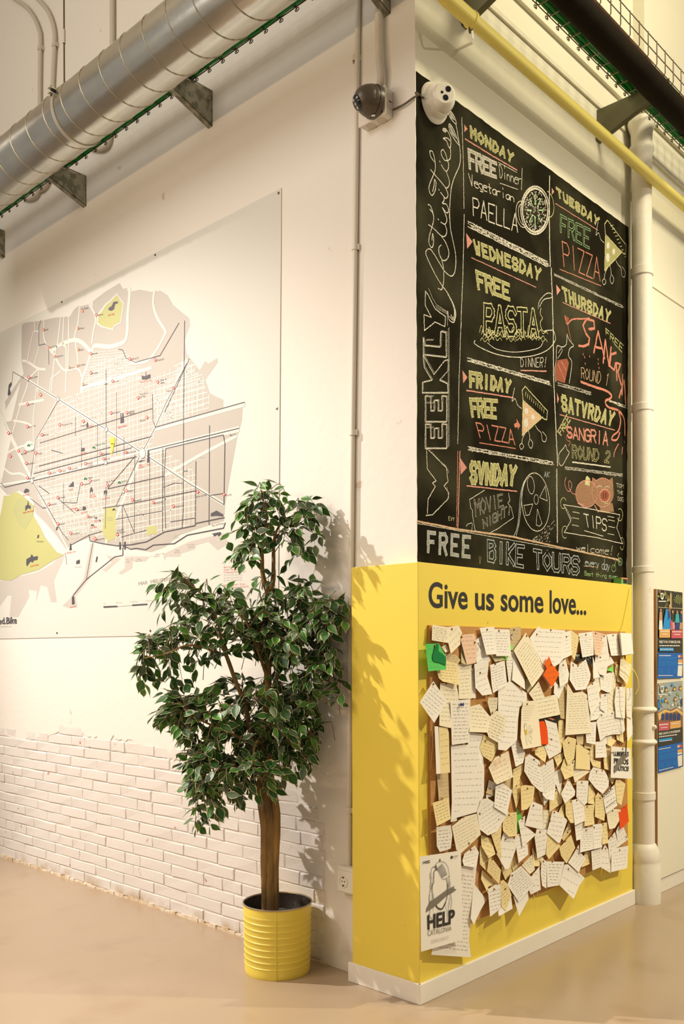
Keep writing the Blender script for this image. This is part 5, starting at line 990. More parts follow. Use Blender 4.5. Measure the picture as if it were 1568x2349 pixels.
gusset('olive grey triangular bracket between the yellow pipe and the black pipe', 1.676)
gusset('olive grey triangular bracket cut by the top of the frame above the pipe joint', hit(1110, 5, 'x', XW + .12).y)
# ------------------------------------------------------------------ cork board and its notes
XC = BX + .0006 + .012
ckb = thing('cork_board', 'large cork notice board on the yellow box, crowded with pinned notes', 'notice board', (XC, 0.05, 0.35))
q = [hit(985, 1434, 'x', XC), hit(1434, 1449, 'x', XC), hit(1440, 1963, 'x', XC), hit(989, 2155, 'x', XC)]
V = [tuple(v) for v in q] + [(BX + .0007, v.y, v.z) for v in q]
child('cork_sheet', ckb, MB().add(V, [(0, 1, 2, 3), (0, 4, 5, 1), (1, 5, 6, 2), (2, 6, 7, 3), (3, 7, 4, 0)]), mat('notice_cork', (0.60, 0.32, 0.10), .9, noise=.8, nscale=190, col2=(0.46, 0.22, 0.065), bump=.3, bscale=240))
NP = {k: mat('paper_' + k, c, .75, noise=.25, nscale=9, col2=tuple(x * .94 for x in c), spec=.15) for k, c in dict(w=(.87, .84, .77), c=(.86, .79, .60), y=(.83, .69, .36), t=(.60, .47, .26), k=(.55, .50, .28), g=(.10, .55, .12), h=(.22, .70, .12), d=(.01, .20, .05), o=(.85, .15, .015), r=(.80, .085, .01), p=(.82, .58, .42), b=(.03, .028, .02), x=(.86, .82, .74)).items()}  # d: green paper with the curl's shade in its colour
INK = {'n': mat('pencil_grey', (.46, .42, .36), .7), 'b': mat('ink_black', (.03, .025, .02), .6), 'r': mat('ink_red', (.62, .20, .08), .6), 'u': mat('ink_blue', (.03, .05, .22), .6), 'y': mat('ink_yellow', (.65, .50, .05), .6), 'q': mat('ink_grey_wash', (.20, .18, .14), .7), 'm': mat('ink_dim', (.28, .24, .19), .7), 'gr': mat('ink_light', (.62, .58, .52), .7)}
M_brass = mat('brass_pin', (.30, .17, .06), .3, .85)
pin_me = None
def pin_mesh():
    global pin_me
    mb = MB().lathe([(0, .0052), (.0022, .0048), (.0038, .0032), (.0046, .0008), (.0046, 0)], (0, 0, 0), 12, 'x')
    o = mb.obj('pushpin', M_brass, None, True); pin_me = o.data; bpy.data.objects.remove(o)
pin_mesh()
NOTES = []
def centroid(P): return (sum(p[0] for p in P) / len(P), sum(p[1] for p in P) / len(P))
def inside(x, y, P):
    r = False; j = len(P) - 1
    for i in range(len(P)):
        if (P[i][1] > y) != (P[j][1] > y) and x < (P[j][0] - P[i][0]) * (y - P[i][1]) / (P[j][1] - P[i][1]) + P[i][0]: r = not r
        j = i
    return r
layer_n = [0]
def note(c, kind, pts, pins=None, label=None, flare=None, rows=7, ang=None, ink='n', name='pinned_note', lift0=None, cat='note', size=None):
    P = cv(c, pts); layer_n[0] += 1
    cx_, cy_ = centroid(P)
    if pins is None: pins = []
    PP = cv(c, pins); ref = PP[0] if PP else (cx_, min(p[1] for p in P) + 2)
    ys = [p[1] for p in P]; hgt = max(ys) - min(ys)
    base = .0015 + .00017 * layer_n[0] if lift0 is None else lift0
    fr = flare if flare is not None else random.uniform(.004, .019)
    side = random.uniform(-.006, .006)
    def lift(x, y):
        t = min(1, math.hypot((x - ref[0]) * .8, y - ref[1]) / max(20, hgt))
        return base + max(0, fr * t * t + side * (x - ref[0]) / 40 * t)
    def at(x, y, e=0): return hit(x, y, 'x', XC + lift(x, y) + e)
    # outline subdivided so the sheet can curl
    bm = bmesh.new(); vs_ = [bm.verts.new((x, y, 0)) for x, y in P]
    f = bm.faces.new(vs_); bmesh.ops.triangulate(bm, faces=[f]); bmesh.ops.subdivide_edges(bm, edges=bm.edges[:], cuts=2, use_grid_fill=True)
    for v in bm.verts: v.co = at(v.co.x, v.co.y)
    bmesh.ops.recalc_face_normals(bm, faces=bm.faces[:])
    me = bpy.data.meshes.new('sheet'); bm.to_mesh(me); bm.free(); me.materials.append(NP[kind])
    for p in me.polygons: p.use_smooth = True
    t = thing(name, label or '', cat, tuple(at(*ref)), 'notes pinned to the cork board')
    o = bpy.data.objects.new('sheet', me); COL.objects.link(o); o.parent = t; o.matrix_parent_inverse = Matrix.Translation(-Vector(t.location))
    for a in PP:
        o = bpy.data.objects.new('pushpin', pin_me); COL.objects.link(o); o.parent = t
        o.location = at(*a, .0005) - Vector(t.location)
    if rows:                                  # handwriting: broken wavy strokes
        if ang is None:
            (xa_, ya_), (xb_, yb_) = P[0], P[1]; a_ = math.atan2(yb_ - ya_, xb_ - xa_)
            if abs(a_) > .75: a_ = random.uniform(-.1, .2)
        else: a_ = ang
        ux, uy = math.cos(a_), math.sin(a_); vx, vy = -uy, ux
        hw = max(abs((p[0] - cx_) * ux + (p[1] - cy_) * uy) for p in P); hh = max(abs((p[0] - cx_) * vx + (p[1] - cy_) * vy) for p in P)
        mb = MB(); gap = max(4.2, 2 * hh / (rows + 2)); v = -hh + gap * 1.4
        shr = [(cx_ + (p[0] - cx_) * .84, cy_ + (p[1] - cy_) * .86) for p in P]
        while v < hh - gap * .6:
            u = -hw; prev = None; word = 0; lim = hw * random.choice([1, 1, .9, .6])
            while u < lim:
                if word <= 0: word = random.uniform(3, 9); u += 1.6; prev = None
                x, y = cx_ + ux * u + vx * v, cy_ + uy * u + vy * v; y += random.uniform(-.85, .85)
                if inside(x, y, shr):
                    p3 = at(x, y, .0012)
                    if prev is not None:
                        d = (p3 - prev).normalized(); n_ = Vector((1, 0, 0)).cross(d) * .00075
                        mb.add([prev - n_, p3 - n_, p3 + n_, prev + n_], [(0, 1, 2, 3)])
                    prev = p3
                else: prev = None
                u += 1.25; word -= 1.25
            v += gap
        if mb.f: child('handwriting', t, mb, INK[ink])
    NOTES.append((t, kind, (cx_, cy_), abs(sum(P[i][0] * P[(i + 1) % len(P)][1] - P[(i + 1) % len(P)][0] * P[i][1] for i in range(len(P)))) / 2, hgt / max(4, max(p[0] for p in P) - min(p[0] for p in P)), label))
    return t, at, P
random.seed(21)
# back to front
note('A', 'w', [(1060, 900), (1140, 1100), (1140, 1580), (1060, 1580)], rows=4)
note('A', 't', [(1045, 880), (1110, 880), (1105, 1030), (1050, 1035)], rows=0, label='scrap of an orange and black picture showing between white sheets near the top left')
note('A', 'k', [(830, 420), (900, 500), (960, 920), (850, 880)], rows=0)
note('B', 't', [(415, 175), (640, 150), (650, 380), (500, 640), (430, 620)], [(505, 210)], rows=6, label='tan paper strip with a small drawn figure between white notes, top row', ang=0.1)
note('B', 'h', [(415, 435), (480, 470), (500, 520), (480, 600), (430, 630)], rows=0, label='bright green paper tab peeping out beside the tan strip, top row')
note('B', 'k', [(40, 710), (150, 700), (330, 810), (130, 860)], rows=2)
note('B', 'h', [(200, 740), (400, 760), (370, 830), (290, 815)], rows=0, label='bright green paper tab hanging below the second white note, top row')
note('C', 't', [(10, 1000), (140, 1180), (160, 1300), (150, 1900), (40, 1880), (0, 1500)], [], rows=12)
note('C', 'c', [(1010, 980), (1100, 1050), (1080, 1290), (1060, 1900), (940, 1900), (930, 1350)], rows=10)
note('C', 'c', [(620, 1150), (800, 1100), (800, 1350), (760, 1400), (720, 1200)], rows=2)
note('D', 't', [(360, 1530), (590, 1500), (600, 1900), (610, 2080), (400, 2050)], rows=6)
note('D', 'w', [(600, 2400), (780, 2250), (760, 2460), (640, 2490)], rows=0)
note('E', 't', [(-60, 1900), (160, 1650), (480, 1600), (480, 1900), (200, 2000)], rows=0)
note('A', 't', [(515, 690), (740, 710), (835, 820), (760, 930), (550, 840)], rows=3)
note('A', 'c', [(455, 560), (545, 505), (605, 640), (530, 670)], rows=2)
note('A', 'w', [(1130, 430), (1240, 335), (1330, 590), (1430, 830), (1250, 1000), (1160, 930)], rows=3, label='white sheet with a thick black word, between the peach note and the white top notes')
note('A', 'c', [(785, 900), (1050, 880), (1060, 1590), (800, 1600)], rows=8)
note('B', 'w', [(440, 650), (510, 650), (500, 1230), (400, 1240), (350, 850)], rows=8)
note('B', 'w', [(500, 650), (600, 900), (720, 1200), (730, 1410), (470, 1220)], rows=0, flare=.022)
note('B', 'k', [(740, 1200), (900, 1150), (1000, 1180), (790, 1470), (735, 1400)], rows=0)
note('C', 'w', [(780, 1090), (1020, 990), (1000, 1380), (930, 1390), (800, 1330)], rows=6)
note('C', 'h', [(1030, 870), (1045, 1000), (915, 972)], rows=0, label='small green paper corner poking out right of the centre of the board top')
note('C', 'y', [(1080, 840), (1150, 880), (1140, 1100), (1250, 1240), (1120, 1180), (1070, 1000)], rows=3)
note('C', 'b', [(325, 640), (400, 640), (440, 665), (440, 800), (410, 820), (325, 800)], rows=0, label='small black and white patterned sticker below the yellow top row note', cat='sticker', name='printed_sticker')
note('C', 'b', [(450, 720), (650, 700), (650, 865), (545, 860)], rows=0, label='small black and white patterned sticker right of the other, below a white note', cat='sticker', name='printed_sticker')
note('C', 'w', [(800, 1430), (945, 1400), (930, 1800), (790, 1700)], [(880, 1445)], rows=7)
note('F', 'w', [(590, 290), (790, 100), (900, 80), (930, 250), (720, 420), (610, 440)], rows=3)
note('F', 't', [(340, 720), (480, 700), (470, 890), (350, 880)], rows=5)
note('F', 'y', [(490, 720), (520, 870), (690, 900), (670, 1180), (800, 1220), (800, 1340), (650, 1300), (600, 1180), (600, 970), (490, 960)], rows=7)
note('F', 'y', [(920, 720), (1100, 820), (1000, 930), (930, 900)], rows=0)
note('F', 'y', [(1090, 690), (1230, 690), (1235, 860), (1110, 800)], rows=0)
note('F', 'y', [(850, 1150), (920, 900), (980, 920), (970, 1380), (870, 1350)], rows=3)
note('F', 'w', [(800, 830), (920, 720), (1020, 730), (950, 905)], rows=0)
note('F', 'y', [(0, 420), (100, 430), (140, 700), (80, 860), (40, 1050), (-40, 1000), (0, 700)], [(65, 405)], rows=6)
note('E', 'b', [(985, 462), (1390, 355), (1440, 430), (1350, 520), (1200, 490), (1000, 520)], rows=0, label='dark photo print with an orange streak half hidden above the narrow red card', cat='photo', name='photo_print')
note('E', 'y', [(1300, 1190), (1500, 1090), (1480, 1250), (1380, 1390)], rows=2)
note('E', 'w', [(1330, 1480), (1440, 1420), (1470, 1640), (1430, 1980), (1330, 1700)], rows=3)
note('E', 'y', [(490, 1440), (700, 1320), (690, 1440), (560, 1740), (490, 1840)], rows=4)
note('H', 'y', [(475, 0), (630, 0), (550, 150), (630, 260), (620, 440), (550, 650), (480, 350)], [(548, 190)], rows=5)
note('H', 'y', [(980, 300), (1060, 320), (1120, 450), (1170, 500), (1120, 600), (1050, 500)], rows=1)
note('H', 'c', [(1090, 680), (1210, 680), (1200, 900), (1170, 1060), (1090, 1060)], rows=3)
note('H', 'h', [(555, 640), (680, 820), (600, 900), (595, 1150), (565, 1110)], rows=0, label='bright green sliver of paper near the centre of the lower board')
note('H', 'y', [(1215, 420), (1330, 260), (1475, 235), (1460, 540), (1215, 730)], [(1338, 292)], rows=4)
note('I', 'y', [(570, 180), (620, 140), (710, 380), (690, 540), (560, 520)], rows=3)
note('I', 'y', [(60, 560), (110, 520), (110, 800), (0, 700)], rows=2)
note('I', 'y', [(60, 1180), (200, 880), (245, 1050), (100, 1230)], [(172, 1065)], rows=2)
note('I', 'y', [(940, -60), (1090, 40), (1020, 160), (960, 60)], rows=0)
note('G', 'y', [(1240, 1180), (1440, 1250), (1530, 1560), (1400, 1650), (1250, 1400)], [(1270, 1150)], rows=3, flare=.025)
note('G', 'w', [(1480, 960), (1340, 400), (1400, 80), (1560, 150), (1560, 400), (1380, 420)], rows=4)
note('K', 'y', [(600, 100), (680, 380), (600, 460), (560, 330)], rows=0)
note('K', 'y', [(40, 430), (290, 680), (150, 740), (150, 870), (20, 600)], rows=0, flare=.022)
note('K', 'y', [(0, 0), (110, 60), (150, 320), (130, 470), (0, 330)], rows=5, flare=.014)
note('K', 'y', [(390, 370), (600, 300), (600, 460), (460, 620), (390, 450)], rows=1)
note('K', 'y', [(940, 30), (1010, 150), (1160, 220), (1060, 370), (970, 370)], rows=0)
note('L', 'y', [(440, 740), (500, 450), (610, 430), (610, 670)], rows=3)
note('A', 'c', [(425, 1275), (760, 1300), (800, 1600), (640, 2180), (410, 2130)], [(545, 1295), (775, 1340)], rows=9)
note('J', 'x', [(840, 400), (1150, 440), (1110, 900), (1040, 1500), (1000, 1880), (1040, 2230), (250, 2180), (270, 2060), (840, 1880)], rows=26, label='long cream page of dense handwriting hanging past the board bottom behind the HELP poster', ink='m', flare=.006)
note('J', 'w', [(1090, 800), (1120, 780), (1350, 1080), (1230, 1300), (1100, 1580), (1035, 1450)], rows=0, flare=.02)
note('J', 'w', [(1120, -10), (1200, 130), (1150, 440), (900, 400), (870, 300), (910, 160)], [(1035, 80)], rows=5, ang=-.3)
note('A', 'y', [(360, 1030), (550, 830), (780, 900), (820, 1320), (480, 1250), (400, 1180)], rows=7, flare=.02, ang=.1)
note('A', 'c', [(590, 160), (800, 130), (870, 285), (830, 350), (830, 510), (640, 695), (590, 480)], [(660, 200)], rows=3, ang=-.8)
note('A', 'c', [(270, 115), (590, 165), (600, 480), (260, 425)], rows=9, label='wide cream letter in tiny handwriting at the top left corner of the cork')
note('B', 'w', [(190, 1430), (420, 1230), (760, 1480), (770, 1640), (620, 1760), (590, 2000), (570, 2420), (350, 2630), (190, 2610)], rows=12, ang=.1)
note('B', 'c', [(800, 1480), (1000, 1250), (1120, 1560), (1370, 1500), (1430, 1910), (1000, 2000), (950, 1700)], rows=8, ang=-.2, ink='m')
note('B', 'w', [(1320, 1230), (1420, 1360), (1530, 1300), (1400, 1600), (1300, 1480)], [(1360, 1255)], rows=0)
note('D', 'c', [(1030, 180), (1215, 130), (1440, 400), (1380, 700), (1010, 690)], rows=6, ang=.1)
note('E', 'c', [(0, 0), (180, 0), (170, 220), (60, 380), (-20, 100)], [(72, 310)], rows=5)
note('D', 'w', [(640, 960), (980, 940), (1010, 700), (1290, 730), (1210, 1000), (1280, 1170), (1110, 1500), (1310, 1440), (1300, 1950), (1160, 2290), (770, 2400), (640, 2480), (660, 2080)], rows=13, label='very long white letter hanging below the sheet with the blue pin, left side', flare=.008, ang=-.04)
note('D', 'y', [(1300, 740), (1600, 910), (1460, 1290), (1280, 1170), (1215, 1000)], [(1325, 870)], rows=6, ang=.3)
note('E', 'w', [(430, 860), (590, 850), (600, 1150), (730, 1100), (690, 1310), (540, 1385)], [(570, 850)], rows=6)
note('A', 'w', [(1110, 900), (1400, 830), (1370, 1150), (1470, 1500), (1270, 1530), (1130, 1370)], [(1225, 1075)], rows=5, flare=.022, ang=-.4)
note('B', 'w', [(30, 920), (320, 830), (370, 1310), (90, 1480), (60, 1300)], [(130, 900)], rows=9, ang=-.35, ink='m')
note('A', 'p', [(835, 400), (870, 315), (1100, 290), (1130, 340), (1165, 560), (1150, 870), (960, 915)], [(855, 360), (1115, 470)], rows=7, label='peach coloured handwritten note near the top left of the board', ang=-.05)
note('A', 'w', [(1215, 175), (1505, 150), (1560, 700), (1350, 715)], [(1362, 212)], rows=6)
note('B', 'w', [(65, 200), (415, 210), (450, 740), (155, 740)], [(205, 235)], rows=8)
note('B', 'w', [(820, 380), (1000, 135), (1045, 190), (1530, 225), (1490, 800), (1430, 880), (1230, 1000), (1080, 900)], [(962, 305), (1240, 220)], rows=7, label='broad white unfolded letter behind the orange diamond card, top row', ang=.05)
note('B', 'c', [(745, 270), (900, 530), (1160, 980), (870, 1365), (700, 1020), (500, 630)], [(757, 335)], rows=13, label='large cream ruled sheet pinned askew by its corner, top centre', ang=-.95, ink='m', flare=.024)
note('B', 'w', [(1060, 1130), (1240, 1390), (1320, 1300), (1150, 1000)], rows=0)
note('B', 'o', [(1210, 745), (1270, 900), (1415, 1090), (1270, 1370), (1085, 1110), (1160, 995), (1115, 890)], [(1248, 905)], rows=4, label='bright orange diamond shaped card right of the askew cream sheet', ink='q', ang=-.2, lift0=.036, flare=.006)
note('C', 'w', [(135, 750), (205, 1040), (180, 1200), (30, 1290), (0, 1000), (20, 850)], [(88, 870)], rows=0, label='white card with a round pencil doodle right of the orange diamond card')
note('C', 'y', [(230, 205), (400, 330), (310, 780), (250, 690)], [(385, 350)], rows=8, ang=.5)
note('C', 'w', [(10, 290), (230, 215), (250, 680), (95, 755)], [(150, 335)], rows=5)
note('C', 'p', [(640, 225), (700, 240), (910, 300), (790, 700), (690, 670)], [(702, 272)], rows=8, label='peach coloured triangular note in the top row, right half of the board', ang=.2)
note('C', 'w', [(380, 275), (640, 240), (690, 680), (455, 730)], [(518, 295)], rows=9)
note('C', 'w', [(650, 700), (710, 900), (790, 1100), (660, 1130)], rows=0)
note('C', 'w', [(830, 330), (910, 300), (950, 640), (1060, 830), (930, 900), (900, 1080), (780, 1050), (690, 870), (700, 670), (790, 640)], [(790, 725), (862, 325)], rows=4, ang=-.2)
note('C', 'w', [(915, 290), (1110, 275), (1170, 690), (1000, 695)], [(1030, 312)], rows=3)
note('C', 'w', [(235, 800), (370, 880), (520, 760), (610, 1040), (600, 1140), (520, 1330), (330, 1350), (210, 1150)], [(275, 870), (368, 885)], rows=10, ang=-.15)
note('C', 'c', [(1180, 720), (1390, 880), (1300, 1240), (1230, 1150), (1150, 1060)], rows=3, flare=.02)
note('C', 'w', [(540, 1290), (720, 1150), (800, 1550), (620, 1840), (570, 1600)], [(640, 1228)], rows=4, ang=-.3)
note('C', 'w', [(1290, 1310), (1390, 1310), (1390, 1890), (1290, 1840)], rows=4)
note('C', 'w', [(1090, 1285), (1270, 1280), (1260, 1880), (1090, 1860), (1060, 1560)], [(1130, 1305)], rows=5)
note('C', 'c', [(170, 1210), (280, 1400), (450, 1370), (540, 1430), (635, 2160), (130, 2200)], [(545, 1505)], rows=22, label='tall ruled page of close handwriting right of centre, upper board', ang=-.05)
note('F', 'w', [(1300, 300), (1400, 390), (1400, 700), (1310, 830), (1290, 600)], rows=0, flare=.02)
note('F', 'w', [(1130, 260), (1230, 270), (1260, 620), (1210, 690), (1140, 600)], rows=2)
note('F', 'w', [(520, 700), (590, 470), (720, 460), (700, 890), (530, 860)], rows=7)
note('F', 'w', [(720, 450), (830, 290), (1010, 260), (1150, 265), (1225, 500), (1210, 690), (1030, 700), (900, 730), (790, 830)], [(815, 335), (1015, 300)], rows=6, label='broad white paper sheet with two pins, right of the tall ruled page', ang=-.2)
note('F', 'w', [(530, 990), (590, 1010), (600, 1380), (560, 1350)], [(565, 1060)], rows=2)
note('F', 'w', [(700, 840), (890, 830), (920, 1130), (700, 1145)], rows=3)
note('F', 'c', [(240, 1220), (310, 1180), (330, 1350), (600, 1400), (310, 1610), (260, 1400)], [(270, 1230)], rows=5, ang=-.4)
note('F', 'y', [(110, 1150), (240, 1220), (290, 1480), (125, 1555), (40, 1350)], rows=3)
note('F', 'y', [(335, 900), (400, 870), (470, 990), (580, 1010), (580, 1370), (325, 1350)], rows=0)
note('F', 'y', [(75, 850), (180, 740), (340, 790), (300, 1160), (180, 1280), (110, 1100)], [(195, 855)], rows=7, ang=-.6)
note('I', 'w', [(565, 60), (600, -80), (660, -170), (870, -110), (960, 60), (950, 200), (840, 340), (700, 230)], [(718, -85), (828, -100)], rows=6, ang=.1)
note('E', 'y', [(930, 1020), (1100, 970), (1160, 1130), (1130, 1300), (930, 1140)], rows=4)
note('E', 'r', [(990, 480), (1165, 465), (1195, 940), (1055, 940)], rows=0, label='narrow red card beside the cream card with two drawn figures', flare=.008)
note('E', 'w', [(1120, 440), (1200, 470), (1360, 520), (1450, 1090), (1210, 1230), (1110, 970), (1180, 930), (1165, 600)], [(1250, 835)], rows=6)
td, atd, Pd = note('E', 'c', [(700, 80), (930, 60), (965, 100), (1010, 500), (1055, 970), (690, 1035), (640, 800), (655, 250)], [(768, 130)], rows=0, label='tall cream card with two small drawn standing figures, centre of the board', flare=.026)
note('E', 'c', [(-60, 600), (0, 400), (160, 260), (360, 400), (280, 900), (230, 930), (0, 790)], rows=9, ang=.45, ink='m')
note('D', 'x', [(630, 70), (1030, 30), (1010, 900), (660, 950)], rows=11, label='cream handwritten sheet held by a blue push pin, upper left of the board', ang=-.03, ink='m')
note('D', 'y', [(400, 590), (570, 600), (600, 700), (625, 1500), (425, 1520)], rows=7, ang=-.2)
note('D', 'w', [(315, 575), (390, 580), (430, 1520), (350, 1530)], rows=0)
note('A', 'w', [(290, 1240), (420, 1430), (560, 1640), (310, 2078), (160, 1870), (20, 1660)], [(290, 1300)], rows=7, label='white square note turned on its corner, overhanging the left edge of the cork', ang=.7, flare=.012)
tg, atg, Pg = note('A', 'g', [(130, 500), (400, 485), (545, 750), (545, 1010), (190, 1045)], [(318, 530)], rows=0, label='bright green handwritten card overhanging the top left of the cork', flare=.02)
note('G', 'w', [(350, 1020), (640, 980), (670, 1180), (640, 1450), (500, 1500), (420, 1520), (360, 1400)], [(680, 1385)], rows=7, ink='m', ang=-.12, flare=.014)
note('G', 'y', [(275, 540), (600, 430), (635, 860), (360, 1005)], [(465, 452)], rows=6, ang=-.4, ink='m', flare=.02)
note('G', 'w', [(1160, 720), (1250, 470), (1370, 440), (1800, 720), (1560, 1110), (1380, 1190), (1220, 1070)], [(1215, 752)], rows=8, ang=-.6, flare=.02)
note('H', 'w', [(140, 210), (290, 145), (470, 290), (365, 780), (110, 620)], rows=7, ang=.35, ink='m')
note('G', 'c', [(660, 1010), (890, 820), (1155, 750), (1240, 1170), (850, 1540), (750, 1480)], [(895, 815), (1000, 1345)], rows=9, label='wide cream folded booklet pinned twice, lower left of the board', ang=-.5)
note('E', 'w', [(730, 1200), (820, 1130), (960, 1230), (1050, 1280), (1010, 1400), (1110, 1900), (1030, 1880), (860, 1720), (710, 1470)], [(905, 1240)], rows=9, ang=.5)
note('H', 'w', [(1060, 180), (1110, 340), (1340, 100), (1310, 490), (1150, 460), (1080, 380)], rows=3, ang=-.5)
note('E', 'w', [(1010, 1400), (1290, 1220), (1340, 1650), (1330, 1920), (1110, 2140)], [(1135, 1330), (1000, 1350)], rows=10, ang=-.65)
note('E', 'c', [(0, 1400), (130, 1200), (400, 1070), (490, 1590), (170, 1740), (110, 1680)], [(228, 1165)], rows=4, label='cream postcard printed in red at its top, left of centre', ang=-.45, ink='r', flare=.022)
note('H', 'y', [(30, 1100), (240, 730), (265, 1000), (240, 1300), (270, 1800), (120, 1380)], [(187, 865)], rows=10, ang=-.6)
note('H', 'y', [(280, 1000), (320, 750), (560, 720), (570, 1200), (410, 1215), (290, 1100)], [(405, 780)], rows=9, ang=-.5, ink='m')
note('H', 'y', [(640, 205), (730, 180), (925, 205), (890, 500), (770, 665), (655, 690)], [(772, 250)], rows=4)
note('H', 'w', [(310, 1100), (400, 1210), (560, 1280), (540, 1480), (400, 1860), (330, 1860), (160, 1560)], [(332, 1265)], rows=3, flare=.02)
note('H', 'w', [(520, 1230), (600, 1150), (670, 1400), (780, 1380), (790, 1570), (600, 1740)], [(628, 1180)], rows=6, ang=-.3)
note('H', 'w', [(595, 900), (730, 790), (720, 990), (950, 1170), (680, 1420)], [(672, 855)], rows=3, ang=-.2)
note('H', 'y', [(1170, 1150), (1440, 1400), (1205, 1665), (1150, 1570)], rows=4, ang=-.8)
note('H', 'w', [(920, 1230), (960, 1060), (1170, 1070), (1170, 1550), (975, 1655)], [(1025, 1120)], rows=5, ang=-.3)
note('H', 'w', [(860, 500), (1080, 590), (1090, 1080), (725, 990)], [(893, 592)], rows=3, label='blank looking white card with a short line of writing, centre of the lower board', ang=.1)
note('H', 'w', [(1280, 690), (1350, 700), (1575, 880), (1430, 1330), (1390, 1340), (1160, 1140)], [(1308, 728), (1225, 895)], rows=5, ang=.2)
note('I', 'w', [(345, 90), (570, 90), (550, 500), (490, 560), (340, 400)], [(440, 125)], rows=5)
note('I', 'w', [(190, 50), (320, 290), (310, 370), (120, 520), (50, 340)], [(200, 75)], rows=4)
note('I', 'y', [(130, 470), (255, 460), (300, 890), (230, 890), (140, 740)], [(235, 485)], rows=4)
note('I', 'w', [(310, 950), (500, 860), (500, 960), (420, 1200), (340, 1225)], rows=3)
note('I', 'y', [(500, 560), (690, 540), (665, 720), (685, 910), (495, 955)], [(540, 580)], rows=6)
note('I', 'w', [(255, 460), (490, 390), (500, 850), (310, 940)], [(347, 460)], rows=4)
note('I', 'y', [(700, 390), (750, 310), (900, 490), (870, 855), (690, 770)], [(785, 415)], rows=8, ang=-.1)
note('I', 'y', [(1090, 70), (1150, 60), (1270, 150), (1195, 555), (1110, 500), (1070, 160)], [(1130, 60)], rows=6)
note('I', 'w', [(840, 370), (1060, 165), (1120, 560), (900, 720), (880, 600)], rows=3, label='white sheet with one bold black scribbled word, right side of the board', ang=-.55, ink='b')
note('I', 'c', [(915, 720), (1040, 620), (1180, 640), (1150, 850), (1070, 985), (965, 1010), (930, 850)], [(1020, 658)], rows=6, ang=-.6)
note('I', 'w', [(1090, 1050), (1160, 900), (1240, 980), (1320, 1200), (1140, 1340)], [(1280, 1155)], rows=4, ang=-.8, ink='m')
note('I', 'r', [(1140, 680), (1300, 515), (1335, 860), (1175, 1015)], [(1240, 585)], rows=4, label='orange red card at the right edge of the cork, below the small protest poster', ang=-.6, ink='q')
note('I', 'y', [(830, 890), (925, 880), (945, 1270), (830, 1300)], [(840, 915)], rows=4)
note('I', 'w', [(650, 920), (830, 900), (830, 1350), (665, 1390)], [(673, 972)], rows=5)
note('I', 'w', [(420, 1000), (650, 960), (660, 1390), (410, 1450)], [(522, 1030)], rows=9, ang=-.05)
note('L', 'w', [(620, 430), (800, 370), (830, 420), (790, 740), (645, 800)], rows=6)
note('L', 'w', [(880, 300), (940, 400), (980, 640), (990, 850), (790, 730), (820, 440)], [(890, 385)], rows=3)
note('I', 'w', [(935, 1230), (1070, 1060), (1145, 1340), (1010, 1390), (975, 1650)], [(1020, 1145)], rows=7, ang=-.4, ink='m')
note('L', 'w', [(1000, 390), (1325, 330), (1300, 755), (1000, 830)], [(1157, 410)], rows=5, label='pale square card at the lower right corner of the cork, overhanging the yellow panel')
note('L', 'w', [(385, 310), (410, 450), (520, 570), (420, 750), (390, 840), (180, 650), (290, 480)], [(355, 390)], rows=4, ang=-.9)
note('L', 'y', [(20, 370), (240, 120), (320, 370), (155, 670), (50, 520)], [(130, 245)], rows=6, ang=-.6)
note('K', 'w', [(600, 900), (700, 1010), (860, 830), (880, 950), (705, 1270)], rows=0)
note('K', 'w', [(560, 900), (590, 1130), (340, 1270), (330, 1180)], rows=0)
note('K', 'w', [(920, 560), (1070, 370), (1095, 790), (915, 880), (880, 780), (1010, 650)], rows=4)
note('K', 'c', [(750, 350), (940, 160), (980, 380), (990, 430), (900, 510)], [(768, 310)], rows=6, ang=-.4)
note('K', 'w', [(145, 780), (280, 700), (410, 690), (400, 1110), (185, 1280)], [(255, 780)], rows=8, ang=-.3, ink='m')
note('K', 'y', [(370, 640), (420, 610), (500, 690), (570, 890), (470, 1180), (390, 1100)], [(455, 775)], rows=9, ang=-.8, ink='m')
note('K', 'y', [(130, 460), (160, 250), (210, 210), (380, 440), (350, 695)], [(222, 240)], rows=6, ang=.6)
note('K', 'w', [(495, 710), (560, 500), (740, 360), (1010, 650), (860, 830), (700, 1010)], [(580, 535)], rows=10, label='grey white handwritten sheet standing on its corner at the bottom centre of the cork', ang=-.7, ink='m')
note('K', 'w', [(1110, 220), (1200, 280), (1195, 770), (1120, 720), (1095, 500)], [(1140, 280)], rows=6)
note('K', 'w', [(1200, 280), (1520, 290), (1430, 710), (1210, 750)], [(1300, 285)], rows=7, ink='m')
note('L', 'w', [(20, 1080), (110, 690), (180, 680), (400, 850), (500, 940), (400, 1080), (290, 1340)], [(187, 770)], rows=2, ang=.5, flare=.026)
# printing on particular sheets
def onsheet(t, at, c, name, items, lift=.0015, label=None):
    mb = MB()
    ms = list(INK.values()); ks = list(INK)
    for i, (col, kind, pts) in enumerate(items):
        P = cv(c, pts)
        if kind == 'p':
            V = [at(x, y, lift + i * 2e-5) for x, y in P]; mb.add(V, [tuple(q) for q in tessellate_polygon([V])], ks.index(col))
        elif isinstance(kind, str):
            v, f, _ = text_geo(kind, .03 if col == 'b' else 0, 3); mb.add([at(*quadmap(P, x, 1 - y), lift) for x, y in v], f, ks.index(col))
        else:
            V = [at(x, y, lift) for x, y in P]
            for a, b_ in zip(V, V[1:]):
                d = (b_ - a).normalized(); n_ = Vector((1, 0, 0)).cross(d) * kind / 2; e = d * kind * .2
                mb.add([a - n_ - e, b_ - n_ + e, b_ + n_ + e, a + n_ - e], [(0, 1, 2, 3)], ks.index(col))
    child(name, t, mb, ms, False, label)
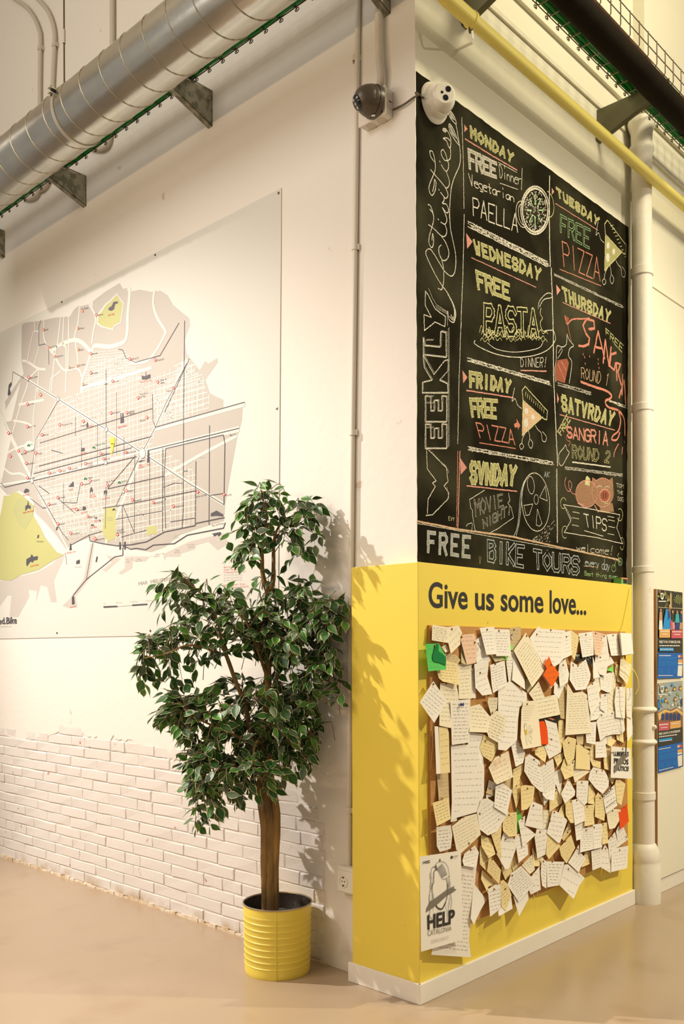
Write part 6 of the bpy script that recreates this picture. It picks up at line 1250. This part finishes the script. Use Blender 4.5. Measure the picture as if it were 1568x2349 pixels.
onsheet(td, atd, 'E', 'figure_drawing', [('y', 'p', [(718, 640), (768, 640), (775, 740), (735, 750)]), ('m', .001, ell(742, 540, 18, 26, 10)), ('b', .001, [(720, 560), (712, 620), (735, 740), (740, 800), (760, 930), (785, 940)]), ('m', .001, [(765, 560), (775, 640), (770, 740), (765, 860), (775, 910)]), ('b', .0016, [(735, 515), (712, 545), (712, 620)]),
    ('m', .001, ell(822, 585, 20, 28, 10)), ('m', .001, [(800, 620), (792, 720), (820, 780), (800, 850), (840, 910), (870, 915)]), ('b', .001, [(845, 620), (868, 700), (880, 620)]), ('b', .001, [(820, 760), (870, 800), (850, 870), (835, 910)]), ('r', .0014, [(800, 700), (850, 720), (865, 745)]), ('b', .0012, [(830, 640), (820, 680), (850, 690)])] +
    [('n', .0008, [(690 + (k % 2) * 8, 170 + k * 48), (780, 168 + k * 48), (930 - k * 20, 158 + k * 48)]) for k in range(7)], label='ink drawing of two standing figures')
onsheet(tg, atg, 'A', 'handwriting', [('m', .0008, [(190, 600), (230, 590), (250, 605), (300, 590)]), ('m', .0008, [(240, 700), (260, 735), (270, 700)]), ('m', .0008, [(215, 830), (260, 860), (250, 820)]), ('m', .0008, [(225, 970), (300, 950), (330, 975), (370, 945), (420, 985)])])
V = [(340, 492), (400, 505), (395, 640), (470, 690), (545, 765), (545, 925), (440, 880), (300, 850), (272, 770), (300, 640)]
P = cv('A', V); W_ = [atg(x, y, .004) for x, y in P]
child('folded_flap_shade', tg, MB().add(W_, [tuple(k) for k in tessellate_polygon([W_])]), NP['d'], False, 'folded flap with the shade of its curl painted dark green')  # shade of the curled card, put into the flap's darker green
def find(lbl): return next(t for t, *_r in NOTES if lbl in t['label'])
def addprint(lbl, c, items, label=None, e=.006):
    t = find(lbl); L_ = lambda x, y, z=0: hit(x, y, 'x', t.location.x + e + z)
    onsheet(t, L_, c, 'printed_marks', items, .0, label)
for lbl in ('below the yellow top row note', 'right of the other, below'):
    t = find(lbl); x0_, x1_ = ((330, 425) if 'yellow' in lbl else (460, 640)); its = []
    for k in range(26):
        x = random.uniform(x0_, x1_ - 12); y = random.uniform(660, 780) + (30 if x0_ == 460 else 0); its.append(('gr', 'p', [(x, y), (x + random.uniform(6, 18), y + 3), (x + 10, y + 22), (x - 2, y + 16)]))
    addprint(lbl, 'C', its, e=.001)
addprint('thick black word', 'A', [('b', 'Back', [(1190, 465), (1262, 590), (1240, 612), (1172, 490)])], e=.012)
addprint('bold black scribbled', 'I', [('b', .004, [(845, 380), (870, 400), (880, 330), (910, 360), (905, 300), (935, 340), (940, 270), (965, 320), (975, 245), (1000, 290), (985, 240), (1035, 250)]), ('b', .003, [(900, 605), (1000, 520), (1095, 455)])], e=.014)
addprint('round pencil doodle', 'C', [('m', .0012, ell(88, 960, 60, 75, 18, 180, 350)), ('n', .0012, ell(88, 990, 50, 60, 14)), ('m', .001, [(60, 1100), (100, 1060), (130, 1130), (90, 1160), (140, 1180)])], e=.014)
addprint('postcard printed in red', 'E', [('r', .0018, [(90 + k * 14, 1290 + k * 28), (240 + k * 6, 1210 + k * 30)]) for k in range(4)] + [('r', .0012, [(320, 1150), (400, 1110), (410, 1250), (335, 1285), (320, 1150)])], e=.02)
addprint('blue push pin', 'D', [('u', 'p', [(820, 140), (835, 105), (860, 120), (910, 105), (905, 150), (860, 145), (840, 165)]), ('m', .0014, [(825, 165), (808, 265)])], e=.006)
addprint('small drawn figure', 'B', [('u', 'p', [(445, 325), (465, 300), (485, 320), (480, 335)]), ('w' if 'w' in INK else 'gr', 'p', [(450, 340), (485, 340), (480, 420), (455, 400)]), ('m', .001, [(485, 370), (490, 420), (475, 430)])], e=.004)
addprint('orange and black picture', 'A', [('b', 'p', [(1085, 890), (1115, 890), (1080, 980), (1060, 960)]), ('r', 'p', [(1070, 990), (1105, 960), (1105, 1025), (1055, 1020)])], e=.002)
addprint('orange streak', 'E', [('r', 'p', [(1170, 410), (1230, 400), (1360, 450), (1340, 480)])], e=.002)
# blue push pin of its own
q = find('blue push pin'); qq = hit(*cv('D', [(835, 150)])[0], 'x', q.location.x + .006)
child('pushpin', q, MB().lathe([(.0045, 0), (.003, .004), (.0022, .009), (.0042, .013), (.0042, .015), (0, .015)], tuple(qq), 12, 'x'), INK['u'], True, 'blue push pin')
# posters
th, ath, Ph = note('J', 'w', [(20, 220), (840, 95), (880, 1880), (45, 2120)], [(418, 285)], rows=0, label='white HELP CATALONIA poster with a faceless long haired head, lower left corner', flare=.004, name='protest_poster', cat='poster', lift0=.034)
its = [('b', 'HELP', [(175, 1400), (725, 1275), (720, 1540), (180, 1672)]), ('m', 'CATALONIA', [(180, 1700), (660, 1600), (660, 1690), (182, 1808)]), ('gr', 'DEMOCRACY', [(255, 1885), (612, 1790), (612, 1850), (258, 1955)])]
onsheet(th, ath, 'J', 'lettering', its, .0030, 'black lettering HELP CATALONIA DEMOCRACY')
hair = [('q', 'p', [(160, 1250), (230, 1110), (330, 1050), (560, 880), (715, 805), (700, 850), (755, 880), (700, 920), (560, 1000), (400, 1150), (300, 1230), (150, 1330)])]
def cvs(p, n=4): return curve(p, n)
hl = [([(345, 480), (330, 400), (380, 335), (450, 318), (530, 345), (585, 430), (605, 520), (610, 600), (560, 650), (500, 670), (460, 640), (420, 560), (390, 500), (345, 480)], .0016), ([(345, 480), (310, 520), (305, 640), (300, 740), (275, 800), (275, 960), (300, 1090), (350, 1200), (420, 1260), (480, 1250), (540, 1130), (575, 960), (580, 800), (555, 650)], .003),
      ([(330, 420), (280, 430), (250, 520), (245, 700), (245, 820), (215, 980), (210, 1100), (230, 1250), (220, 1400), (270, 1470)], .002), ([(610, 600), (625, 760), (640, 950), (660, 1120), (640, 1260)], .002), ([(590, 660), (610, 800), (620, 1000), (600, 1250)], .0014), ([(560, 1050), (540, 1200), (570, 1350), (570, 1500)], .0014)]
random.seed(4)
for k in range(14):
    x = random.uniform(215, 300); y = random.uniform(450, 1300); hl.append(([(x, y), (x + random.uniform(-15, 15), y + 60), (x + random.uniform(-20, 20), y + 130)], .0010))
for k in range(12):
    x = random.uniform(560, 650); y = random.uniform(650, 1300); hl.append(([(x, y), (x + random.uniform(-15, 15), y + 60), (x + random.uniform(-20, 20), y + 130)], .0010))
for k in range(16):
    a = k / 16; hl.append(([(350 + 120 * a, 470 - 120 * a), (400 + 130 * a, 500 - 60 * a), (470 + 110 * a, 640 - 60 * a)], .0009))
for k in range(8): hair.append(('b', .0012, cvs([(320 + k * 4, 430 + k * 6), (345 + k * 3, 400 + k * 9), (350, 380)])))
onsheet(th, ath, 'J', 'head_drawing', hair[:1] + [('b', wd, cvs(p)) for p, wd in hl] + [('b', .0055, cvs([(330, 1170), (380, 1240), (430, 1265), (480, 1250), (530, 1150)]))] + hair[1:] + [('b', 'p', [(80, 305), (105, 330), (125, 300), (118, 340), (100, 365), (95, 340)]), ('b', .003, [(130, 318), (225, 300)]), ('b', .003, [(130, 345), (225, 335)]), ('b', .006, ell(660, 232, 12, 16, 10)), ('m', .002, [(685, 215), (790, 200)]), ('gr', .002, [(690, 245), (770, 235)])], .0026, 'line drawing of a faceless head with a grey brush stroke')
tp, atp, Pp = note('F', 'w', [(1000, 920), (1365, 960), (1395, 1540), (990, 1520)], [(1210, 970), (1015, 1045)], rows=0, label='small white LLIBERTAT PRESOS POLITICS poster at the right edge of the cork', flare=.006, name='protest_poster', cat='poster', lift0=.032)
onsheet(tp, atp, 'F', 'lettering', [('b', 'LLIBERTAT', [(1050, 1025), (1335, 1035), (1335, 1120), (1050, 1100)]), ('b', 'PRESOS', [(1055, 1150), (1328, 1175), (1326, 1270), (1055, 1245)]), ('b', 'POLÍTICS!', [(1055, 1295), (1335, 1310), (1330, 1392), (1055, 1378)])], .0026, 'bold black lettering')
onsheet(tp, atp, 'F', 'brush_mark', [('q', 'p', [(1060, 1320), (1130, 1180), (1200, 1110), (1220, 1050), (1250, 1060), (1280, 1080), (1335, 1070), (1330, 1110), (1270, 1150), (1240, 1220), (1160, 1290), (1110, 1390), (1060, 1435), (1050, 1390)])], .0032, 'dark brush mark across the words')

# labels for the many handwritten notes, told by colour, shape and the nearest thing one can find
LM = [('the bright green card', 1003, 1505), ('the peach note at top left', 1076, 1490), ('the askew cream ruled sheet', 1213, 1515), ('the orange diamond card', 1263, 1545), ('the notepad', 1436, 1475), ('the white note on its corner', 994, 1610), ('the sheet with the blue pin', 1055, 1655), ('the card with two drawn figures', 1217, 1662), ('the narrow red card', 1245, 1680), ('the tall ruled page', 1322, 1640), ('the small protest poster', 1422, 1750),
      ('the red printed postcard', 1148, 1762), ('the very long white letter', 1070, 1790), ('the twice pinned booklet', 1068, 1915), ('the green paper sliver', 1190, 1885), ('the blank white card', 1226, 1872), ('the black scribbled word', 1399, 1835), ('the right hand red card', 1430, 1872), ('the pale corner card', 1420, 1970), ('the HELP poster', 1010, 2070), ('the corner standing sheet at bottom', 1196, 2028), ('the peach triangle note', 1375, 1478)]
CN = dict(w='white', c='cream', y='pale yellow', t='tan', k='khaki', g='green', h='bright green', o='orange', r='red', p='peach', x='cream', b='dark')
used = {}
for t, kind, (x, y), area, asp, lb in NOTES:
    if lb: continue
    L_ = min(LM, key=lambda l: (l[1] - x) ** 2 + (l[2] - y) ** 2); dx, dy = x - L_[1], y - L_[2]
    a = math.degrees(math.atan2(-dy, dx)) % 360
    rel = ['right of', 'above and right of', 'above', 'above and left of', 'left of', 'below and left of', 'below', 'below and right of'][int((a + 22.5) // 45) % 8]
    sz = 'tiny' if area < 450 else 'small' if area < 1100 else 'medium' if area < 2400 else 'large'
    shp = 'tall' if asp > 2.3 else 'wide' if asp < .9 else ''
    used.setdefault((CN[kind], rel, L_[0]), []).append((math.hypot(dx, dy), t, sz, shp))
ORD = ['nearest', 'second nearest', 'third nearest', 'fourth nearest', 'fifth nearest', 'sixth nearest']
for (cn, rel, ln), L_ in used.items():
    L_.sort(key=lambda e: e[0])
    for i, (d, t, sz, shp) in enumerate(L_):
        s = ' '.join(w_ for w_ in (sz, shp, cn) if w_) + ' note ' + rel + ' ' + ln
        if len(L_) > 1: s = ORD[i] + ' ' + s
        t['label'] = s

# notepad with loose leaves, ribbons and pen
np_ = thing('notepad', 'thick blank white notepad hanging at the top right corner of the cork', 'notepad', tuple(hit(*cv('C', [(1150, 255)])[0], 'x', XC + .02)))
random.seed(9)
for k in range(9):
    l0, l1 = .006 + k * .0035, .010 + k * .0048
    x0_ = 1112 + k * 6; q4 = cv('C', [(x0_ + 8, 285 - k * 3), (1280 + k * 12, 272), (1345 + k * 9, 680 - k * 3), (1168 + k * 5, 688)])
    V = [hit(*q4[0], 'x', XC + l0), hit(*q4[1], 'x', XC + l0), hit(*q4[2], 'x', XC + l1), hit(*q4[3], 'x', XC + l1)]
    V += [v + Vector((.0012, 0, 0)) for v in V]
    child('leaf', np_, MB().add(V, [(4, 5, 6, 7), (0, 3, 2, 1), (0, 4, 7, 3), (1, 2, 6, 5), (2, 3, 7, 6), (0, 1, 5, 4)]), NP['w'])
M_rib = mat('yellow_ribbon', (.80, .68, .16), .5)
def ribbon(pxs, lifts, wd, label):
    P = [hit(px, py, 'x', XC + l) for (px, py), l in zip(pxs, lifts)]; P = [Vector(p) for p in curve(P, 6)]
    mb = MB(); L_, R_ = [], []
    for i, p in enumerate(P):
        d = (P[min(i + 1, len(P) - 1)] - P[max(0, i - 1)]).normalized(); n_ = Vector((1, .15, 0)).cross(d).normalized() * wd / 2
        L_.append(p - n_); R_.append(p + n_)
    n = len(P); mb.add(L_ + R_, [(i, i + 1, i + 1 + n, i + n) for i in range(n - 1)])
    return tag(mb.obj('ribbon', M_rib, None, True), label, 'ribbon')
ribbon([(1444, 1348), (1440, 1375), (1434, 1405), (1429, 1436), (1427, 1449)], [-.008, -.006, -.006, .0, .03], .006, 'thin yellow ribbon running down the yellow panel to the notepad')
ribbon([(1428, 1506), (1430, 1530), (1433, 1555), (1435, 1585), (1435, 1615), (1437, 1650), (1438, 1690)], [.045, .05, .05, .05, .052, .05, .05], .007, 'yellow ribbon hanging from the notepad down to the pen')
ribbon([(1428, 1506), (1438, 1525), (1452, 1536), (1462, 1556), (1464, 1575), (1457, 1593)], [.045, .055, .06, .065, .06, .055], .006, 'loose yellow ribbon end curling to the right below the notepad')
a, b_ = hit(1436.5, 1690, 'x', XC + .05), hit(1434, 1733, 'x', XC + .048); c_ = hit(1433.7, 1740, 'x', XC + .048)
pn = thing('pen', 'dark pen hanging on a yellow ribbon over the small protest poster', 'pen', tuple(a))
child('barrel', pn, MB().tube([a, b_], .0032, 10), M_wired, True); child('tip', pn, MB().tube([b_, c_], [.003, .0006], 10), mat('pen_tip_orange', (.55, .28, .10), .4), True)
# ------------------------------------------------------------------ potted ficus
pc = Vector((0, 0, 0)); pd = 4.06
pc = CAM + FW * pd + RT * ((633.5 - CX) / FP * pd); pc.z = 0
PRr = 0.154; zrim = hit(560, 2066, 'y', pc.y).z
zrim = 1.45 - (2066 - CY) * pd / FP
pot = thing('plant_pot', 'round ribbed yellow metal plant pot on the floor by the brick wall', 'plant pot', tuple(pc))
pr = [(0, .0), (PRr - .010, 0), (PRr - .008, .004)]
zb0 = .035; n = 9
pr += [(PRr - .0075, .02)]
for k in range(n):
    z = zb0 + .012 + k * .0275
    pr += [(PRr - .007 + k * .0005, z - .0035), (PRr - .0048 + k * .0005, z - .001), (PRr - .0048 + k * .0005, z + .001), (PRr - .007 + k * .0005, z + .0035)]
pr += [(PRr - .002, zrim - .05), (PRr, zrim - .006)]
pbody = child('body', pot, MB().lathe(pr, tuple(pc), 72), mat('yellow_enamel', (0.84, 0.68, 0.10), .4, noise=.3, nscale=5, col2=(.81, .64, .09)), True)
child('rim', pot, MB().lathe([(PRr, zrim - .006), (PRr + .003, zrim - .004), (PRr + .003, zrim), (PRr - .002, zrim + .001), (PRr - .004, zrim - .004)], tuple(pc), 72), mat('rim_steel', (.45, .38, .28), .3, .8), True)
child('lining', pot, MB().lathe([(PRr - .004, zrim - .004), (PRr - .006, zrim - .09), (0, zrim - .09)], tuple(pc), 60), mat('dark_pot_inside', (.055, .045, .035), .35, .3, noise=.8, nscale=40, col2=(.16, .14, .12), nlo=.6, nhi=.75), True)
child('filling', pot, MB().lathe([(0, zrim - .055), (.06, zrim - .056), (.11, zrim - .064), (PRr - .007, zrim - .075)], tuple(pc), 24), mat('pot_filling', (.12, .11, .10), .25, .4, noise=1, nscale=30, col2=(.35, .34, .33)), True)
sdv = Vector((CAM.x - pc.x, CAM.y - pc.y, 0)).normalized(); sdv = Matrix.Rotation(math.radians(-2), 3, 'Z') @ sdv
child('seam', pbody, MB().tube([pc + sdv * (PRr - .006) + Vector((0, 0, .004)), pc + sdv * (PRr - .0005) + Vector((0, 0, zrim - .01))], .0016, 6), MATS['yellow_enamel'], True)

M_bark = mat('brown_bark', (0.34, 0.20, 0.055), .7, noise=1, nscale=16, col2=(0.15, 0.09, 0.03), bump=.8, bscale=40, stretch=(1, 1, .28))
M_twig = mat('thin_twig', (0.14, 0.09, 0.04), .7)
def leafmat(nm, g1, g2):
    m = bpy.data.materials.new(nm); m.use_nodes = True; nt = m.node_tree; N = nt.nodes; L = nt.links; b = N['Principled BSDF']
    b.inputs['Roughness'].default_value = .42; b.inputs['Specular IOR Level'].default_value = .4
    uv = N.new('ShaderNodeUVMap'); sp = N.new('ShaderNodeSeparateXYZ'); L.new(uv.outputs[0], sp.inputs[0])
    ns = N.new('ShaderNodeTexNoise'); ns.inputs['Scale'].default_value = 45; ge = N.new('ShaderNodeNewGeometry'); L.new(ge.outputs['Position'], ns.inputs['Vector'])
    ad = N.new('ShaderNodeMath'); ad.operation = 'MULTIPLY_ADD'; ad.inputs[1].default_value = .34; L.new(ns.outputs[0], ad.inputs[0]); L.new(sp.outputs[0], ad.inputs[2])
    mr = N.new('ShaderNodeMapRange'); mr.inputs[1].default_value = .985; mr.inputs[2].default_value = 1.06; L.new(ad.outputs[0], mr.inputs[0])
    n2 = N.new('ShaderNodeTexNoise'); n2.inputs['Scale'].default_value = 9; L.new(ge.outputs['Position'], n2.inputs['Vector'])
    r2 = N.new('ShaderNodeMapRange'); r2.inputs[1].default_value = .4; r2.inputs[2].default_value = .62; L.new(n2.outputs[0], r2.inputs[0])
    x1 = N.new('ShaderNodeMix'); x1.data_type = 'RGBA'; x1.inputs[6].default_value = (*g1, 1); x1.inputs[7].default_value = (*g2, 1); L.new(r2.outputs[0], x1.inputs[0])
    # pale midrib
    mm = N.new('ShaderNodeMapRange'); mm.inputs[1].default_value = .07; mm.inputs[2].default_value = .02; mm.inputs[4].default_value = .45; L.new(sp.outputs[0], mm.inputs[0])
    x3 = N.new('ShaderNodeMix'); x3.data_type = 'RGBA'; x3.inputs[7].default_value = (.24, .32, .10, 1); L.new(mm.outputs[0], x3.inputs[0]); L.new(x1.outputs[2], x3.inputs[6])
    x2 = N.new('ShaderNodeMix'); x2.data_type = 'RGBA'; x2.inputs[7].default_value = (.66, .58, .36, 1); L.new(mr.outputs[0], x2.inputs[0]); L.new(x3.outputs[2], x2.inputs[6]); L.new(x2.outputs[2], b.inputs['Base Color'])
    return m
LMs = [leafmat('leaf_dark', (.014, .072, .014), (.036, .13, .022)), leafmat('leaf_mid', (.036, .15, .016), (.085, .25, .03)), leafmat('leaf_grey', (.05, .10, .05), (.10, .15, .08))]
def leafdata(seed, mi):
    rd = random.Random(seed); V, F, U = [], [], []
    n = 6; wob = rd.uniform(.8, 1.15); cur = rd.uniform(-.25, .05); fold = rd.uniform(.10, .42); tw = rd.uniform(-.3, .3)
    prof = [0.02, .62, .98, .92, .60, .16, .0]
    for i in range(n + 1):
        t = i / n; wd = .275 * wob * prof[i]; z0 = cur * t * t
        for k in (-1, -.55, 0, .55, 1):
            x = wd * k; z = z0 + abs(k) * wd * fold + tw * x * t + (rd.uniform(-.012, .012) if abs(k) == 1 else 0)
            V.append((x, t, z)); U.append((max(abs(k), 1.0 if i >= n - 0 else .8 * (t > .82)) if i else .0, t))
    for i in range(n):
        for k in range(4):
            a = i * 5 + k; F.append((a, a + 1, a + 6, a + 5))
    V.append((0, -.22, cur * .1)); V.append((.012, -.22, 0)); U += [(.3, 0), (.3, 0)]; F.append((35, 36, 3, 1))
    return V, F, U
LD = [leafdata(k, k % 3) for k in range(9)]
def leaf_mesh(k):
    V, F, U = LD[k]; me = bpy.data.meshes.new('leaf'); me.from_pydata(V, [], F); me.materials.append(LMs[[0, 1, 0, 2, 0, 1, 0, 1, 2][k]])
    uv = me.uv_layers.new(name='UVMap'); 
    for p in me.polygons:
        p.use_smooth = True
        for li in p.loop_indices: uv.data[li].uv = U[me.loops[li].vertex_index]
    me.update(); return me
LME = [leaf_mesh(k) for k in range(9)]
tree = thing('ficus_tree', 'tall variegated artificial ficus tree with brown trunk standing in the yellow pot', 'tree', tuple(pc))
def tp3(px, py, d=0.0):
    """point at the tree's own depth; d = metres nearer (-) or farther (+)"""
    v = ray(px, py); r_ = v / v.dot(FW) * (pd + d); return CAM + r_
trunk = [(621, 2110, 0, .0360), (620, 2070, 0, .0350), (619, 2020, 0, .0345), (619, 1960, 0, .0350), (621, 1910, 0, .0375), (617, 1870, 0, .0360), (609, 1830, 0, .0345), (608, 1790, 0, .0290), (609, 1740, 0, .0230), (611, 1680, .01, .0210), (613, 1600, .02, .0180), (614, 1520, .02, .0165), (612, 1440, .02, .0150), (613, 1380, .02, .0140), (616, 1352, .02, .0150)]
def mk(name, pts, par=tree, m=M_bark, n=12, sub=4, wob=.12):
    C4 = curve([(*tp3(a, b_, d), r) for a, b_, d, r in pts], sub)
    return child(name, par, MB().tube([p[:3] for p in C4], [p[3] for p in C4], n, wob=wob), m, True)
random.seed(2)
tr_ = mk('trunk', trunk)
mk('trunk_strand', [(607, 2090, -.02, .014), (606, 1990, -.02, .017), (607, 1900, -.02, .020), (600, 1850, -.02, .018), (596, 1800, -.02, .015), (600, 1740, -.01, .012)])
mk('trunk_strand', [(634, 2090, -.012, .012), (632, 1990, -.015, .015), (634, 1900, -.02, .018), (632, 1850, -.02, .018), (622, 1790, -.01, .015), (617, 1720, 0, .012)])
BR_ = [[(616, 1360, .02, .014), (606, 1335, .02, .012), (601, 1300, .01, .0095), (603, 1240, 0, .006), (612, 1180, -.02, .004), (600, 1140, -.02, .002)],
       [(618, 1362, .02, .013), (626, 1330, .02, .011), (627, 1290, .02, .009), (630, 1230, .02, .006), (655, 1190, .04, .004), (700, 1180, .05, .0025)],
       [(603, 1800, -.02, .014), (575, 1680, -.03, .012), (560, 1610, -.03, .011), (545, 1576, -.04, .010), (525, 1520, -.05, .009), (508, 1470, -.06, .008), (500, 1430, -.06, .006), (480, 1380, -.08, .004), (440, 1345, -.1, .003)],
       [(520, 1505, -.05, .006), (480, 1490, -.10, .005), (430, 1480, -.14, .004), (380, 1500, -.18, .003), (330, 1510, -.2, .002)],
       [(608, 1790, .0, .013), (622, 1640, .02, .012), (628, 1580, .02, .011), (640, 1530, .03, .009), (640, 1470, .04, .007), (660, 1420, .05, .005), (700, 1380, .06, .003)],
       [(640, 1530, .03, .008), (690, 1480, .02, .006), (740, 1440, .0, .004), (780, 1420, -.02, .003)],
       [(615, 1560, .02, .008), (590, 1490, -.05, .006), (570, 1440, -.1, .004), (550, 1400, -.12, .003)],
       [(606, 1760, -.02, .010), (560, 1700, -.10, .007), (500, 1670, -.16, .005), (430, 1640, -.2, .003)],
       [(606, 1770, -.02, .009), (550, 1760, -.12, .006), (490, 1770, -.17, .004), (450, 1820, -.2, .003)],
       [(609, 1740, 0, .009), (650, 1690, -.05, .006), (690, 1670, -.06, .004), (720, 1690, -.06, .003)],
       [(612, 1640, .02, .008), (680, 1600, .03, .006), (740, 1560, .02, .004), (775, 1580, .0, .003)],
       [(609, 1720, 0, .008), (590, 1700, -.15, .006), (580, 1740, -.22, .004), (600, 1790, -.24, .003)],
       [(612, 1620, .0, .008), (600, 1590, -.12, .006), (590, 1610, -.2, .004)]]
SK = []
for b_ in BR_:
    mk('branch', b_, n=8, sub=4, wob=.2)
    SK += [(tp3(a, c_, d), (a, c_)) for a, c_, d, r in [tuple(x) for x in curve(b_[1:], 3)]]
RG = [([(530, 1140), (590, 1118), (640, 1128), (690, 1135), (745, 1160), (730, 1200), (742, 1225), (705, 1270), (640, 1305), (590, 1305), (560, 1290), (518, 1290), (512, 1240), (520, 1180)], 46, .16),
      ([(350, 1338), (430, 1318), (520, 1335), (590, 1380), (600, 1450), (560, 1495), (500, 1495), (470, 1515), (450, 1555), (410, 1575), (370, 1605), (315, 1568), (305, 1530), (335, 1470), (380, 1430)], 78, .20),
      ([(600, 1362), (650, 1348), (740, 1348), (800, 1392), (800, 1500), (795, 1560), (785, 1640), (760, 1600), (700, 1615), (650, 1530), (590, 1505), (560, 1450)], 92, .20),
      ([(540, 1420), (700, 1400), (700, 1560), (620, 1560), (590, 1500)], 28, .2),
      ([(345, 1640), (372, 1612), (440, 1572), (530, 1582), (640, 1560), (720, 1600), (755, 1640), (722, 1740), (700, 1770), (662, 1795), (640, 1825), (600, 1815), (570, 1840), (510, 1850), (480, 1895), (452, 1930), (432, 1895), (425, 1780), (405, 1690)], 235, .25)]
leaves = []
random.seed(12)
TW = MB()
for poly, cnt, dep in RG:
    xs_ = [p[0] for p in poly]; ys_ = [p[1] for p in poly]; k = 0; cx_, cy_ = centroid(poly)
    rx_ = (max(xs_) - min(xs_)) / 2
    while k < cnt:
        x, y = random.uniform(min(xs_), max(xs_)), random.uniform(min(ys_), max(ys_))
        if not inside(x, y, poly): continue
        k += 1
        e = min(1, abs(x - cx_) / rx_); d = random.uniform(-1, .7) * dep * math.sqrt(max(0.05, 1 - e * e))
        tip = tp3(x, y, d)
        if tip.y > YW - .05: tip.y = YW - random.uniform(.05, .12)
        s = min(SK, key=lambda q_: (q_[0] - tip).length + (0.25 if (q_[0] - tip).length < .06 else 0))[0]
        dv = tip - s; L_ = dv.length
        if L_ < .10: s = tip - Vector((random.uniform(-.1, .1), random.uniform(-.1, .1), random.uniform(-.02, .1))); dv = tip - s; L_ = dv.length
        ctrl = [s, s + dv * .35 + Vector((0, 0, .04 + .10 * L_)), s + dv * .75 + Vector((0, 0, .05 * L_ + .015)), tip]
        C = [Vector((p[0], min(p[1], YW - .03), p[2])) for p in curve(ctrl, 5)]
        TW.tube(C, [.0022 - .0013 * i / (len(C) - 1) for i in range(len(C))], 4, False)
        # leaves along the outer part
        tot = sum((b2 - a2).length for a2, b2 in zip(C, C[1:])); usable = min(tot * .8, .26); nl = max(5, int(usable / .026))
        for i in range(nl + 1):
            u = 1 - usable / tot * (i / nl); f_ = u * (len(C) - 1); j = min(int(f_), len(C) - 2); p = C[j].lerp(C[j + 1], f_ - j); t = (C[j + 1] - C[j]).normalized()
            sd_ = t.cross(Vector((0, 0, 1))); sd_ = sd_.normalized() if sd_.length > .01 else Vector((1, 0, 0))
            sg = 1 if i % 2 else -1
            dr_ = (t * random.uniform(.3, .9) + sd_ * sg * random.uniform(.3, 1.0) + Vector((random.uniform(-.25, .25), random.uniform(-.25, .25), random.uniform(-.75, .15)))).normalized() if i else (t + Vector((0, 0, -.35))).normalized()
            up = Vector((random.uniform(-.5, .6), random.uniform(-.9, .2), random.uniform(.2, 1.0)))
            xa_ = dr_.cross(up).normalized(); za_ = xa_.cross(dr_)
            S = random.uniform(.053, .080)
            p = p + dr_ * S * .2
            if max(p.y, p.y + dr_.y * S) > YW - .024: continue
            tipp = p + dr_ * S
            if tipp.x > -.40 and tipp.y > .008: continue
            M4 = Matrix(((xa_.x * S, dr_.x * S, za_.x * S, p.x), (xa_.y * S, dr_.y * S, za_.y * S, p.y), (xa_.z * S, dr_.z * S, za_.z * S, p.z), (0, 0, 0, 1)))
            leaves.append(((p - CAM).dot(FW), M4, random.randrange(9)))
o = child('twigs', tree, TW, M_twig, True); o['kind'] = 'stuff'
leaves.sort(key=lambda e: e[0])
T0 = Matrix.Translation(-Vector(tree.location))
near = leaves[:300]; rest = leaves[300:]
for d, M4, k in near:
    o = bpy.data.objects.new('leaf', LME[k]); COL.objects.link(o); o.parent = tree; o.matrix_basis = T0 @ M4
V, F, U, MI = [], [], [], []
for d, M4, k in rest:
    v, f, u = LD[k]; n = len(V); V += [M4 @ Vector(a_) for a_ in v]; U += u; F += [tuple(n + i for i in q_) for q_ in f]; MI += [[0, 1, 0, 2, 0, 1, 0, 1, 2][k]] * len(f)
me = bpy.data.meshes.new('foliage'); me.from_pydata([tuple(v) for v in V], [], F)
for m in LMs: me.materials.append(m)
me.polygons.foreach_set('material_index', MI); me.polygons.foreach_set('use_smooth', [True] * len(F))
uv = me.uv_layers.new(name='UVMap'); li_ = [me.loops[i].vertex_index for i in range(len(me.loops))]
uv.data.foreach_set('uv', [c for i in li_ for c in U[i]])
me.update(); o = bpy.data.objects.new('foliage', me); COL.objects.link(o); o.parent = tree; o.matrix_parent_inverse = T0; o['kind'] = 'stuff'
print('LEAVES', len(leaves), 'NOTES', len(NOTES), 'BRICKS', nb)
